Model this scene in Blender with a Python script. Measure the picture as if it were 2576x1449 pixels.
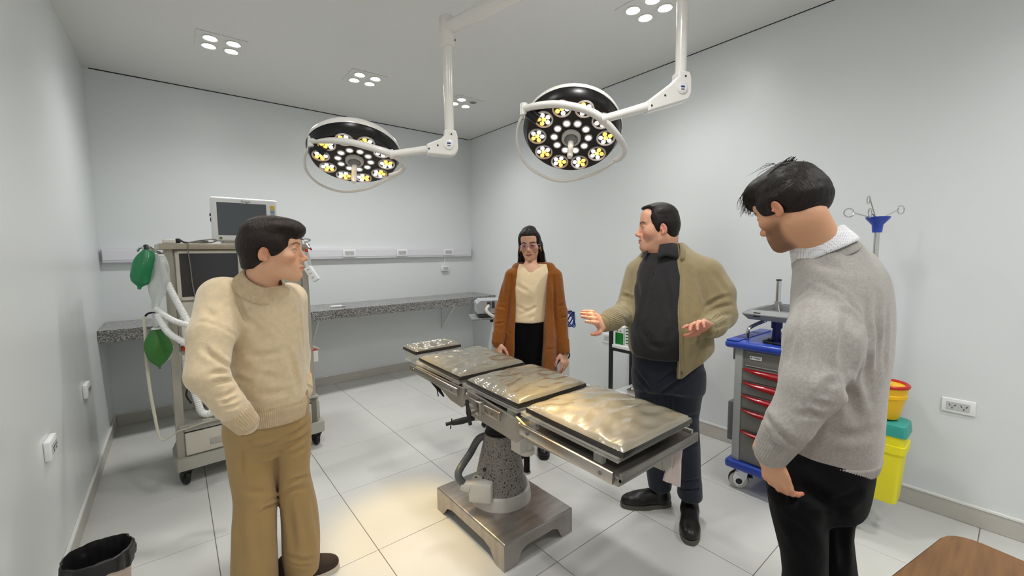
import bpy, bmesh, math, random
import numpy as np
from mathutils import Vector, Matrix, Euler
random.seed(7)
for _o in list(bpy.data.objects): bpy.data.objects.remove(_o)
SC = bpy.context.scene
COL = SC.collection
PI = math.pi

# ------------------------------------------------------------------ camera, world, exposure
IMW, IMH = 2576.0, 1449.0
FPX = 1051.9
CAM_H = 1.48
YAW, PITCH, ROLL = math.radians(38.99), math.radians(5.03), math.radians(-0.539)
_f = Vector((math.sin(YAW)*math.cos(PITCH), math.cos(YAW)*math.cos(PITCH), -math.sin(PITCH)))
_r = Vector((math.cos(YAW), -math.sin(YAW), 0))
_u = _r.cross(_f)
CR = _r*math.cos(ROLL) + _u*math.sin(ROLL)
CU = _u*math.cos(ROLL) - _r*math.sin(ROLL)
CF = _f
CC = Vector((0, 0, CAM_H))
_cd = bpy.data.cameras.new('camera')
_cd.sensor_fit = 'HORIZONTAL'; _cd.sensor_width = 36.0
_cd.lens = FPX/IMW*36.0
_cd.clip_start = 0.05; _cd.clip_end = 60
_cam = bpy.data.objects.new('camera', _cd); COL.objects.link(_cam)
_cam.matrix_world = Matrix(((CR.x, CU.x, -CF.x, CC.x), (CR.y, CU.y, -CF.y, CC.y), (CR.z, CU.z, -CF.z, CC.z), (0, 0, 0, 1)))
SC.camera = _cam
SC.view_settings.view_transform = 'Standard'
try: SC.view_settings.look = 'None'
except Exception: pass
SC.view_settings.gamma = 1.0
SC.view_settings.use_curve_mapping = False
SC.view_settings.exposure = 0.32
_w = bpy.data.worlds.new('world'); SC.world = _w; _w.use_nodes = True
_w.node_tree.nodes['Background'].inputs[0].default_value = (0.9, 0.95, 1.0, 1)
_w.node_tree.nodes['Background'].inputs[1].default_value = 0.02
CEIL_EMIT = 45.0           # glow of the lenses themselves
CEIL_SPOT = 46.0           # beam of each four-lens fitting, W

def P(px, py, t):
    """point seen at photograph position (px, py) at distance t along the view axis"""
    return CC + (CR*((px-IMW/2)/FPX) - CU*((py-IMH/2)/FPX) + CF)*t

# ------------------------------------------------------------------ room measures
XL, XR, YB, ZC = -0.4706, 3.2338, 4.884, 2.9896
YF = -1.9
TILE = 0.6275

# ------------------------------------------------------------------ materials
MATS = {}
def srgb(r, g, b):
    f = lambda c: (c/12.92 if c <= 0.04045 else ((c+0.055)/1.055)**2.4)
    return (f(r/255.), f(g/255.), f(b/255.), 1.0)
def mat(name, col, rough=0.5, metal=0.0, spec=0.5, noise=None, bump=None, emit=None, trans=0.0, coat=0.0, sheen=0.0, alpha=1.0, ior=1.45, sss=0.0, attr=None):
    """noise=(scale, amount, stretch xyz)  bump=(scale, strength, distance, stretch)"""
    m = bpy.data.materials.new(name); m.use_nodes = True
    nt = m.node_tree; b = nt.nodes['Principled BSDF']; L = nt.links
    c = srgb(*col)
    b.inputs['Base Color'].default_value = c
    b.inputs['Roughness'].default_value = rough
    b.inputs['Metallic'].default_value = metal
    b.inputs['IOR'].default_value = ior
    b.inputs['Specular IOR Level'].default_value = spec
    b.inputs['Transmission Weight'].default_value = trans
    b.inputs['Coat Weight'].default_value = coat
    b.inputs['Sheen Weight'].default_value = sheen
    b.inputs['Alpha'].default_value = alpha
    if sss:
        b.inputs['Subsurface Weight'].default_value = sss
        b.inputs['Subsurface Radius'].default_value = (0.012, 0.005, 0.003)
        b.inputs['Subsurface Scale'].default_value = 0.6
    if emit:
        b.inputs['Emission Color'].default_value = srgb(*emit[0]); b.inputs['Emission Strength'].default_value = emit[1]
    src = None
    if attr:
        a = nt.nodes.new('ShaderNodeVertexColor'); a.layer_name = attr; src = a.outputs['Color']
        L.new(src, b.inputs['Base Color'])
    tc = None
    if noise or bump:
        tc = nt.nodes.new('ShaderNodeTexCoord')
    if noise:
        sc, amt = noise[0], noise[1]; st = noise[2] if len(noise) > 2 else (1, 1, 1)
        mp = nt.nodes.new('ShaderNodeMapping'); mp.inputs['Scale'].default_value = (sc*st[0], sc*st[1], sc*st[2])
        nz = nt.nodes.new('ShaderNodeTexNoise'); nz.inputs['Detail'].default_value = 6; nz.inputs['Scale'].default_value = 1.0
        L.new(tc.outputs['Object'], mp.inputs[0]); L.new(mp.outputs[0], nz.inputs['Vector'])
        hs = nt.nodes.new('ShaderNodeHueSaturation')
        mr = nt.nodes.new('ShaderNodeMapRange'); mr.inputs[1].default_value = 0.3; mr.inputs[2].default_value = 0.7
        mr.inputs[3].default_value = 1-amt; mr.inputs[4].default_value = 1+amt
        L.new(nz.outputs['Fac'], mr.inputs[0]); L.new(mr.outputs[0], hs.inputs['Value'])
        if src: L.new(src, hs.inputs['Color'])
        else: hs.inputs['Color'].default_value = c
        L.new(hs.outputs[0], b.inputs['Base Color'])
    if bump:
        sc, stg, dist = bump[0], bump[1], bump[2]; st = bump[3] if len(bump) > 3 else (1, 1, 1)
        mp = nt.nodes.new('ShaderNodeMapping'); mp.inputs['Scale'].default_value = (sc*st[0], sc*st[1], sc*st[2])
        nz = nt.nodes.new('ShaderNodeTexNoise'); nz.inputs['Detail'].default_value = 4; nz.inputs['Scale'].default_value = 1.0
        bp = nt.nodes.new('ShaderNodeBump'); bp.inputs['Strength'].default_value = stg; bp.inputs['Distance'].default_value = dist
        L.new(tc.outputs['Object'], mp.inputs[0]); L.new(mp.outputs[0], nz.inputs['Vector'])
        L.new(nz.outputs['Fac'], bp.inputs['Height']); L.new(bp.outputs[0], b.inputs['Normal'])
    MATS[name] = m
    return m
def speckle(name, base, spots, scale=60, lo=0.35, hi=0.42, rough=0.4, second=None):
    m = mat(name, base, rough); nt = m.node_tree; L = nt.links; b = nt.nodes['Principled BSDF']
    tc = nt.nodes.new('ShaderNodeTexCoord')
    v = nt.nodes.new('ShaderNodeTexNoise'); v.inputs['Scale'].default_value = scale; v.inputs['Detail'].default_value = 3
    L.new(tc.outputs['Object'], v.inputs['Vector'])
    r = nt.nodes.new('ShaderNodeValToRGB'); e = r.color_ramp.elements
    e[0].position = lo; e[0].color = srgb(*spots); e[1].position = hi; e[1].color = srgb(*base)
    if second:
        x = e.new(0.62); x.color = srgb(*base); y = e.new(0.68); y.color = srgb(*second)
    L.new(v.outputs['Fac'], r.inputs[0]); L.new(r.outputs[0], b.inputs['Base Color'])
    return m

# ------------------------------------------------------------------ mesh builder
class MB:
    def __init__(s, M=None): s.v = []; s.f = []; s.M = M or Matrix.Identity(4); s.mi = []; s.cur = 0
    def _add(s, vs, fs):
        o = len(s.v); s.v += [tuple(s.M @ Vector(p)) for p in vs]
        s.f += [tuple(i+o for i in f) for f in fs]; s.mi += [s.cur]*len(fs); return s
    def bm(s, bm, M=None):
        M = M or Matrix.Identity(4)
        bm.verts.ensure_lookup_table()
        vs = [M @ v.co for v in bm.verts]; ix = {v: i for i, v in enumerate(bm.verts)}
        s._add(vs, [[ix[v] for v in f.verts] for f in bm.faces]); bm.free(); return s
    def box(s, lo, hi, bevel=0.0, seg=2, R=None):
        lo = Vector(lo); hi = Vector(hi); c = (lo+hi)/2; d = hi-lo
        if bevel <= 0:
            x, y, z = d/2
            vs = [(-x,-y,-z),(x,-y,-z),(x,y,-z),(-x,y,-z),(-x,-y,z),(x,-y,z),(x,y,z),(-x,y,z)]
            M = Matrix.Translation(c) @ (R or Matrix.Identity(4))
            return s._add([M @ Vector(p) for p in vs], [(0,3,2,1),(4,5,6,7),(0,1,5,4),(1,2,6,5),(2,3,7,6),(3,0,4,7)])
        b = bmesh.new(); bmesh.ops.create_cube(b, size=1)
        for v in b.verts: v.co = Vector((v.co.x*d.x, v.co.y*d.y, v.co.z*d.z))
        bmesh.ops.bevel(b, geom=b.edges[:]+b.verts[:], offset=min(bevel, min(d)*0.49), segments=seg, profile=0.5, affect='EDGES')
        return s.bm(b, Matrix.Translation(c) @ (R or Matrix.Identity(4)))
    def cbox(s, c, d, bevel=0.0, R=None, seg=2):
        c = Vector(c); d = Vector(d); return s.box(c-d/2, c+d/2, bevel, seg, R)
    def cyl(s, p0, p1, r0, r1=None, seg=20, cap=True):
        r1 = r0 if r1 is None else r1
        p0 = Vector(p0); p1 = Vector(p1); ax = (p1-p0).normalized(); u = ax.orthogonal().normalized(); w = ax.cross(u)
        vs = []
        for p, r in ((p0, r0), (p1, r1)):
            for i in range(seg):
                a = 2*PI*i/seg; vs.append(p+(u*math.cos(a)+w*math.sin(a))*r)
        fs = [(i, (i+1) % seg, seg+(i+1) % seg, seg+i) for i in range(seg)]
        if cap: fs += [tuple(range(seg-1, -1, -1)), tuple(range(seg, 2*seg))]
        return s._add(vs, fs)
    def lathe(s, prof, p0=(0,0,0), ax=(0,0,1), seg=32, close=False):
        """prof: list of (radius, height along ax)"""
        p0 = Vector(p0); ax = Vector(ax).normalized(); u = ax.orthogonal().normalized(); w = ax.cross(u)
        vs = []; fs = []; n = len(prof)
        for r, h in prof:
            r = max(r, 1e-5)
            for i in range(seg):
                a = 2*PI*i/seg; vs.append(p0+ax*h+(u*math.cos(a)+w*math.sin(a))*r)
        rng = range(n) if close else range(n-1)
        for k in rng:
            k2 = (k+1) % n
            for i in range(seg):
                j = (i+1) % seg; fs.append((k*seg+i, k*seg+j, k2*seg+j, k2*seg+i))
        if not close:
            fs += [tuple(range(seg-1, -1, -1)), tuple(range((n-1)*seg, n*seg))]
        return s._add(vs, fs)
    def tube(s, pts, r, seg=10, closed=False, smooth=0, cap=True):
        pts = [Vector(p) for p in pts]
        if smooth: pts = catmull(pts, smooth, closed)
        n = len(pts); rs = r if isinstance(r, (list, tuple)) else [r]*n
        if len(rs) != n: rs = [rs[min(int(i/(n-1)*(len(rs)-1)), len(rs)-2)]*(1-((i/(n-1)*(len(rs)-1)) % 1 if i < n-1 else 1)) + rs[min(int(i/(n-1)*(len(rs)-1)), len(rs)-2)+1]*(((i/(n-1)*(len(rs)-1)) % 1) if i < n-1 else 1) for i in range(n)]
        tg = []
        for i in range(n):
            a = pts[(i-1) % n] if (closed or i > 0) else pts[i]; b = pts[(i+1) % n] if (closed or i < n-1) else pts[i]
            t = (b-a); tg.append(t.normalized() if t.length > 1e-9 else Vector((0,0,1)))
        u = tg[0].orthogonal().normalized(); vs = []
        for i in range(n):
            u = (u - tg[i]*u.dot(tg[i]));
            u = u.normalized() if u.length > 1e-6 else tg[i].orthogonal().normalized()
            w = tg[i].cross(u)
            for k in range(seg):
                a = 2*PI*k/seg; vs.append(pts[i]+(u*math.cos(a)+w*math.sin(a))*rs[i])
        fs = []
        for i in range(n if closed else n-1):
            j = (i+1) % n
            for k in range(seg):
                l = (k+1) % seg; fs.append((i*seg+k, i*seg+l, j*seg+l, j*seg+k))
        if cap and not closed: fs += [tuple(range(seg-1, -1, -1)), tuple(range((n-1)*seg, n*seg))]
        return s._add(vs, fs)
    def prism(s, poly, d0, d1, ax='z'):
        """poly in the plane normal to ax: x -> (y,z), y -> (x,z), z -> (x,y)"""
        n = len(poly)
        mk = {'z': lambda a, b, d: (a, b, d), 'x': lambda a, b, d: (d, a, b), 'y': lambda a, b, d: (a, d, b)}[ax]
        vs = [mk(a, b, d0) for a, b in poly]+[mk(a, b, d1) for a, b in poly]
        fs = [tuple(range(n-1, -1, -1)), tuple(range(n, 2*n))]+[(i, (i+1) % n, n+(i+1) % n, n+i) for i in range(n)]
        return s._add(vs, fs)
    def ball(s, c, r, seg=16, rings=10, R=None):
        r = r if isinstance(r, (list, tuple, Vector)) else (r, r, r); c = Vector(c); vs = []; fs = []
        R = R or Matrix.Identity(3)
        for i in range(1, rings):
            t = PI*i/rings
            for k in range(seg):
                a = 2*PI*k/seg; vs.append(c+R @ Vector((r[0]*math.sin(t)*math.cos(a), r[1]*math.sin(t)*math.sin(a), r[2]*math.cos(t))))
        top = len(vs); vs += [c+R @ Vector((0,0,r[2])), c-R @ Vector((0,0,r[2]))]
        for i in range(rings-2):
            for k in range(seg):
                l = (k+1) % seg; fs.append((i*seg+k, (i+1)*seg+k, (i+1)*seg+l, i*seg+l))
        for k in range(seg):
            l = (k+1) % seg; fs.append((top, k, l)); fs.append((top+1, (rings-2)*seg+l, (rings-2)*seg+k))
        return s._add(vs, fs)
    def grid(s, fn, nu, nv, closed_u=False):
        vs = [fn(i/(nu if closed_u else nu-1), j/(nv-1)) for j in range(nv) for i in range(nu)]
        fs = []
        for j in range(nv-1):
            for i in range(nu if closed_u else nu-1):
                k = (i+1) % nu; fs.append((j*nu+i, j*nu+k, (j+1)*nu+k, (j+1)*nu+i))
        return s._add(vs, fs)
    def build(s, name, m, parent=None, smooth=True, angle=35, origin=None, fix=True):
        me = bpy.data.meshes.new(name)
        vs = np.array(s.v, dtype=np.float64)
        c = Vector((vs.min(0)+vs.max(0))/2) if origin is None else Vector(origin)
        me.from_pydata([tuple(Vector(p)-c) for p in s.v], [], s.f)
        ms = m if isinstance(m, (list, tuple)) else [m]
        for x in ms: me.materials.append(MATS[x] if isinstance(x, str) else x)
        if len(ms) > 1: me.polygons.foreach_set('material_index', s.mi)
        if fix:
            b = bmesh.new(); b.from_mesh(me); bmesh.ops.recalc_face_normals(b, faces=b.faces); b.to_mesh(me); b.free()
        me.update()
        if smooth:
            me.polygons.foreach_set('use_smooth', [True]*len(me.polygons))
            try: me.set_sharp_from_angle(angle=math.radians(angle))
            except Exception: pass
        o = bpy.data.objects.new(name, me); COL.objects.link(o)
        place(o, c, parent)
        return o
WLOC = {}
def place(o, wloc, parent=None):
    WLOC[o.name] = Vector(wloc)
    if parent is not None:
        o.parent = parent; o.location = Vector(wloc)-WLOC[parent.name]
    else: o.location = wloc
def catmull(pts, n=8, closed=False):
    out = []; N = len(pts)
    for i in range(N if closed else N-1):
        if closed: p0, p1, p2, p3 = pts[(i-1) % N], pts[i], pts[(i+1) % N], pts[(i+2) % N]
        else: p0, p1, p2, p3 = pts[max(i-1, 0)], pts[i], pts[i+1], pts[min(i+2, N-1)]
        for k in range(n):
            t = k/n
            out.append(0.5*((2*p1)+(p2-p0)*t+(2*p0-5*p1+4*p2-p3)*t*t+(3*p1-p0-3*p2+p3)*t**3))
    if not closed: out.append(pts[-1])
    return out
def empty(name, loc, label, cat, group=None):
    o = bpy.data.objects.new(name, None); COL.objects.link(o); o.empty_display_size = 0.1
    place(o, Vector(loc)); return tag(o, label, cat, group)
def tag(o, label=None, cat=None, group=None, kind=None):
    if label: o['label'] = label
    if cat: o['category'] = cat
    if group: o['group'] = group
    if kind: o['kind'] = kind
    return o
def struct(o): o['kind'] = 'structure'; return o
def copy_tree(o, wloc=None, parent=None):
    c = o.copy(); COL.objects.link(c)
    if parent is None: place(c, wloc)
    else: c.parent = parent; c.location = o.location; WLOC[c.name] = WLOC[parent.name]+o.location
    for ch in list(o.children):
        if ch.name != c.name: copy_tree(ch, None, c)
    return c
def text_mesh(s, size, M, extrude=0.0004, align='CENTER'):
    """returns (verts, faces) of flat lettering in world space"""
    cu = bpy.data.curves.new('lettering', 'FONT'); cu.body = s; cu.size = size; cu.extrude = extrude
    cu.align_x = align; cu.align_y = 'CENTER'; cu.resolution_u = 3
    ob = bpy.data.objects.new('lettering', cu); COL.objects.link(ob)
    dg = bpy.context.evaluated_depsgraph_get(); dg.update()
    me = bpy.data.meshes.new_from_object(ob.evaluated_get(dg))
    vs = [tuple(M @ v.co) for v in me.vertices]; fs = [tuple(p.vertices) for p in me.polygons]
    bpy.data.objects.remove(ob); bpy.data.curves.remove(cu); bpy.data.meshes.remove(me)
    return vs, fs
def frame(o, x, y, z):
    """4x4 matrix with the given axes and origin"""
    x = Vector(x).normalized(); y = Vector(y).normalized(); z = Vector(z).normalized(); o = Vector(o)
    return Matrix(((x.x, y.x, z.x, o.x), (x.y, y.y, z.y, o.y), (x.z, y.z, z.z, o.z), (0, 0, 0, 1)))
# ================================================================== THE ROOM
mat('wall_paint', (226, 230, 231), 0.32, spec=0.45, bump=(9, 0.05, 0.02))
mat('ceiling_paint', (228, 228, 226), 0.75, spec=0.3)
mat('tile_glaze', (212, 212, 208), 0.26, spec=0.55, noise=(3.0, 0.02))
mat('grout', (118, 112, 106), 0.8)
mat('skirting', (196, 192, 184), 0.3, noise=(8, 0.04))
mat('skirting_cap', (236, 236, 232), 0.4)
mat('gap_shade', (38, 37, 36), 0.9)
mat('pvc', (226, 226, 232), 0.4, spec=0.4)
mat('pvc_white', (240, 241, 242), 0.35)
mat('socket_grey', (196, 198, 200), 0.4)
mat('slot_dark', (30, 30, 32), 0.6)
mat('spot_rim', (226, 226, 222), 0.35)
mat('spot_off', (120, 118, 112), 0.35)
mat('spot_on', (255, 252, 240), 0.5, emit=((255, 253, 249), CEIL_EMIT))

T = 0.12
fl = MB().box((XL-T, YF-T, -0.16), (XR+T, YB+T, -0.0035)).build('floor', 'grout')
struct(fl)
# every tile is a piece of the floor, 3 mm joints
GX0, GY0 = 0.056*CAM_H, 0.474*CAM_H
def _edges(a, b, g0):
    k0 = math.floor((a-g0)/TILE); e = [a]
    k = k0+1
    while g0+k*TILE < b-0.004: e.append(g0+k*TILE); k += 1
    return e+[b]
ex, ey = _edges(XL, XR, GX0), _edges(YF, YB, GY0)
_tm = {}
for i in range(len(ex)-1):
    for j in range(len(ey)-1):
        x0, x1, y0, y1 = ex[i]+.0016, ex[i+1]-.0016, ey[j]+.0016, ey[j+1]-.0016
        k = (round(x1-x0, 4), round(y1-y0, 4))
        c = Vector(((x0+x1)/2, (y0+y1)/2, -0.006))
        if k not in _tm:
            o = MB().box((x0, y0, -0.012), (x1, y1, 0.0), 0.0012, 1).build('floor_tile', 'tile_glaze', fl, smooth=False)
            _tm[k] = o.data
        else:
            o = bpy.data.objects.new('floor_tile', _tm[k]); COL.objects.link(o); place(o, c, fl)
struct(MB().box((XL-T, YF-T, ZC), (XR+T, YB+T, ZC+T)).build('ceiling', 'ceiling_paint'))
struct(MB().box((XL-T, YB, 0), (XR+T, YB+T, ZC)).build('wall_back', 'wall_paint'))
struct(MB().box((XL-T, YF-T, 0), (XL, YB, ZC)).build('wall_left', 'wall_paint'))
struct(MB().box((XR, YF-T, 0), (XR+T, YB, ZC)).build('wall_right', 'wall_paint'))
struct(MB().box((XL, YF-T, 0), (XR, YF, ZC)).build('wall_front', 'wall_paint'))
# open joint between ceiling and walls: its shade put in as thin dark strips
struct(MB().box((XL+.04, YB-.004, ZC-.007), (XR-.02, YB, ZC)).build('joint_shade_1', 'gap_shade'))
struct(MB().box((XR-.003, 0.55, ZC-.005), (XR, YB-.01, ZC)).build('joint_shade_2', 'gap_shade'))
# skirting of cut tile with a white bead on top
def skirting(side, lo, hi, cap_lo, cap_hi, n_axis):
    o = struct(MB().box(lo, hi, 0.002, 1).build('baseboard_'+side, 'skirting'))
    MB().box(cap_lo, cap_hi, 0.003, 2).build('bead', 'skirting_cap', o)
skirting('back', (XL+.012, YB-.011, 0), (XR-.012, YB, .098), (XL+.012, YB-.014, .098), (XR-.012, YB, .110), 0)
skirting('left', (XL, YF, 0), (XL+.011, YB, .098), (XL, YF, .098), (XL+.015, YB, .113), 1)
skirting('right', (XR-.011, YF, 0), (XR, YB, .098), (XR-.015, YF, .098), (XR, YB, .113), 1)

# ------------------------------------------------------------------ ceiling spots: square plate with four lenses
def spot_panel(x, y, label, off=()):
    r = empty('ceiling_spotlight', (x, y, ZC), label, 'ceiling light', 'square four-lens ceiling spots')
    b = MB(); s = 0.15
    b.box((x-s, y-s, ZC-.006), (x+s, y+s, ZC), 0.002, 1)
    b.build('plate', 'spot_rim', r)
    for k, (dx, dy) in enumerate(((-.068, -.07), (.068, -.07), (-.068, .07), (.068, .07))):
        g = MB(); g.lathe([(.046, 0), (.048, .004), (.044, .007), (.036, .004), (.036, 0)], (x+dx, y+dy, ZC-.006), (0, 0, -1), 24, close=True)
        ring = g.build('lens_ring', 'spot_rim', r)
        q = MB(); q.lathe([(.036, 0), (.030, .003), (.016, .005), (.0, .006)], (x+dx, y+dy, ZC-.007), (0, 0, -1), 24)
        q.build('lens', 'spot_off' if k in off else 'spot_on', ring)
    l = bpy.data.lights.new('beam', 'SPOT'); l.energy = CEIL_SPOT*(4-len(off))/4; l.color = (1.0, .99, .972); l.spot_size = math.radians(150); l.spot_blend = 1.0; l.shadow_soft_size = .09
    lo = bpy.data.objects.new('beam', l); COL.objects.link(lo); place(lo, (x, y, ZC-.03), r)
    return r
LX = (0.37, 1.40, 2.395)
spot_panel(LX[0], 3.765, 'square ceiling spotlight with four lit lenses nearest the left wall')
spot_panel(LX[1], 3.74, 'middle square ceiling spotlight of the far row, left of the white lamp pole')
spot_panel(LX[2], 3.71, 'square ceiling spotlight with one dead lens near the far corner', off=(1,))
spot_panel(2.415, 1.595, 'square ceiling spotlight at the top edge beside the right lamp pole')
spot_panel(LX[0], 1.60, 'square ceiling spotlight above the woman in the cream sweater')
spot_panel(LX[1]-.02, 1.0, 'square ceiling spotlight above the foot of the operating table')
spot_panel(LX[0], -0.55, 'square ceiling spotlight left behind the photographer')
spot_panel(LX[1], -0.75, 'square ceiling spotlight in the middle behind the photographer')
spot_panel(2.415, -0.55, 'square ceiling spotlight right behind the photographer')

# ------------------------------------------------------------------ cable duct and sockets
duct = empty('cable_duct', (1.38, YB, 1.415), 'long pale plastic cable duct running along the back wall above the counter', 'cable duct')
MB().box((-0.452, YB-.052, 1.415), (3.195, YB, 1.537), 0.004, 2).build('channel', 'pvc', duct)
MB().box((-0.448, YB-.055, 1.437), (3.191, YB-.05, 1.515), 0.0015, 1).build('cover', 'pvc', duct)
def socket_plate(c, ux, uz, n, w, h, label, mods=2, body=0.0):
    """c centre on the wall, ux along the plate, n out of the wall"""
    c = Vector(c); ux = Vector(ux); uz = Vector(uz); n = Vector(n)
    r = empty('wall_socket', c, label, 'socket')
    M = frame(c, ux, uz, n)
    MB(M).box((-w/2, -h/2, 0), (w/2, h/2, .010+body), 0.006, 3).build('cover_plate', 'pvc_white', r)
    d = body+.010
    MB(M).box((-w*.34, -h*.27, d-.002), (w*.34, h*.27, d+.0025), 0.001, 1).build('insert', 'socket_grey', r)
    q = MB(M)
    for sx in ((-.17, .17) if mods == 2 else (0,)):
        x = w*sx
        for a, dx, dy in ((0.6, -.010, .004), (-0.6, .010, .004), (0, 0, -.010)):
            q.cbox((x+dx, dy, d+.003), (.0028, .011 if a else .009, .0016), 0, Matrix.Rotation(a, 4, 'Z'))
    tag(q.build('pin_holes', 'slot_dark', r), kind='stuff')
    return r
for x, lb in ((1.553, 'white double socket on the cable duct, nearest the anaesthesia machine'), (2.186, 'white double socket in the middle of the cable duct'), (2.833, 'white double socket on the cable duct next to the far corner')):
    socket_plate((x, YB-.055, 1.476), (-1, 0, 0), (0, 0, 1), (0, -1, 0), .145, .085, lb)
socket_plate((2.80, YB, 1.262), (-1, 0, 0), (0, 0, 1), (0, -1, 0), .105, .07, 'small white surface socket hanging below the cable duct', body=.03)
o = MB().box((2.79, YB-.014, 1.298), (2.812, YB, 1.415), .002, 1).build('cable_conduit', 'pvc_white')
tag(o, 'short white vertical conduit between cable duct and the small socket', 'conduit')
socket_plate((XR, .190, .627), (0, -1, 0), (0, 0, 1), (-1, 0, 0), .128, .078, 'white double socket low on the right wall above the skirting')
socket_plate((XR, 2.535, .632), (0, -1, 0), (0, 0, 1), (-1, 0, 0), .10, .10, 'white square socket on the right wall behind the black shelf post', mods=1)
socket_plate((XL, 2.615, .655), (0, 1, 0), (0, 0, 1), (1, 0, 0), .128, .085, 'white wall socket on the left wall closest to the waste bin', body=.012)
socket_plate((XL, 3.608, .655), (0, 1, 0), (0, 0, 1), (1, 0, 0), .128, .085, 'white wall socket on the left wall below the granite counter end', body=.012)

# ------------------------------------------------------------------ granite counter
mat('granite', (112, 110, 108), 0.18, spec=0.5)
def granite_nodes():
    m = MATS['granite']; nt = m.node_tree; L = nt.links; b = nt.nodes['Principled BSDF']
    tc = nt.nodes.new('ShaderNodeTexCoord')
    v = nt.nodes.new('ShaderNodeTexVoronoi'); v.inputs['Scale'].default_value = 150; v.inputs['Randomness'].default_value = 1
    n = nt.nodes.new('ShaderNodeTexNoise'); n.inputs['Scale'].default_value = 110; n.inputs['Detail'].default_value = 5
    L.new(tc.outputs['Object'], v.inputs['Vector']); L.new(tc.outputs['Object'], n.inputs['Vector'])
    r = nt.nodes.new('ShaderNodeValToRGB'); e = r.color_ramp.elements
    e[0].position = 0.32; e[0].color = srgb(72, 71, 70); e[1].position = 0.70; e[1].color = srgb(178, 177, 174)
    x = e.new(.46); x.color = srgb(116, 114, 112); y = e.new(.56); y.color = srgb(144, 143, 141)
    mx = nt.nodes.new('ShaderNodeMix'); mx.data_type = 'FLOAT'; mx.inputs[0].default_value = .35
    sp = nt.nodes.new('ShaderNodeSeparateColor'); L.new(v.outputs['Color'], sp.inputs[0])
    L.new(n.outputs['Fac'], mx.inputs[2]); L.new(sp.outputs[0], mx.inputs[3])
    L.new(mx.outputs[0], r.inputs[0]); L.new(r.outputs[0], b.inputs['Base Color'])
granite_nodes()
CY = 4.335
ct = empty('granite_counter', (1.38, YB, .82), 'speckled grey granite counter mounted along the back wall', 'counter')
MB().box((XL+.002, CY, .888), (XR-.002, YB-.002, .915), .002, 1).build('worktop', 'granite', ct)
MB().box((XL+.002, CY, .822), (XR-.002, CY+.022, .888), .002, 1).build('front_apron', 'granite', ct)
mat('bracket_white', (224, 226, 226), 0.4)
for x in (1.13, 2.75):
    b = MB(); b.tube([(x, CY+.13, .885), (x, YB-.012, .50)], .012, 8)
    b.box((x-.015, YB-.02, .46), (x+.015, YB-.002, .9)); b.box((x-.015, CY+.08, .868), (x+.015, YB-.002, .888))
    b.build('bracket', 'bracket_white', ct)
# small white object left on the counter
g = empty('thermometer', P(853, 763, 4.35), 'white handheld thermometer lying on the granite counter', 'thermometer')
gx, gy = 1.30, 4.50
g.location = (gx, gy, .915); WLOC[g.name] = Vector((gx, gy, .915))
MB().box((gx-.07, gy-.014, .915), (gx+.05, gy+.014, .938), .008, 2).build('body', 'pvc_white', g)
MB().box((gx+.045, gy-.010, .917), (gx+.085, gy+.010, .932), .006, 2).build('tip', 'socket_grey', g)
# ================================================================== SURGICAL LAMPS
mat('lamp_white', (232, 229, 224), 0.22, spec=0.5, coat=0.4)
mat('lamp_black', (20, 19, 20), 0.3, spec=0.45)
mat('lamp_face', (26, 22, 20), 0.35)
mat('pod_ring', (206, 196, 192), 0.3)
mat('lens_warm', (255, 214, 130), 0.2, emit=((255, 196, 92), 1.25))
mat('lens_white', (255, 255, 255), 0.2, emit=((255, 250, 246), 1.7))
mat('lens_small', (235, 240, 238), 0.15, emit=((236, 246, 240), 0.75))
mat('hub_grey', (196, 194, 192), 0.4)
mat('recess_grey', (128, 128, 128), 0.5)
mat('decal_white', (236, 236, 238), 0.4)
mat('decal_blue', (44, 52, 110), 0.5)
mat('screw_dark', (70, 68, 66), 0.5, metal=0.6)

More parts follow.
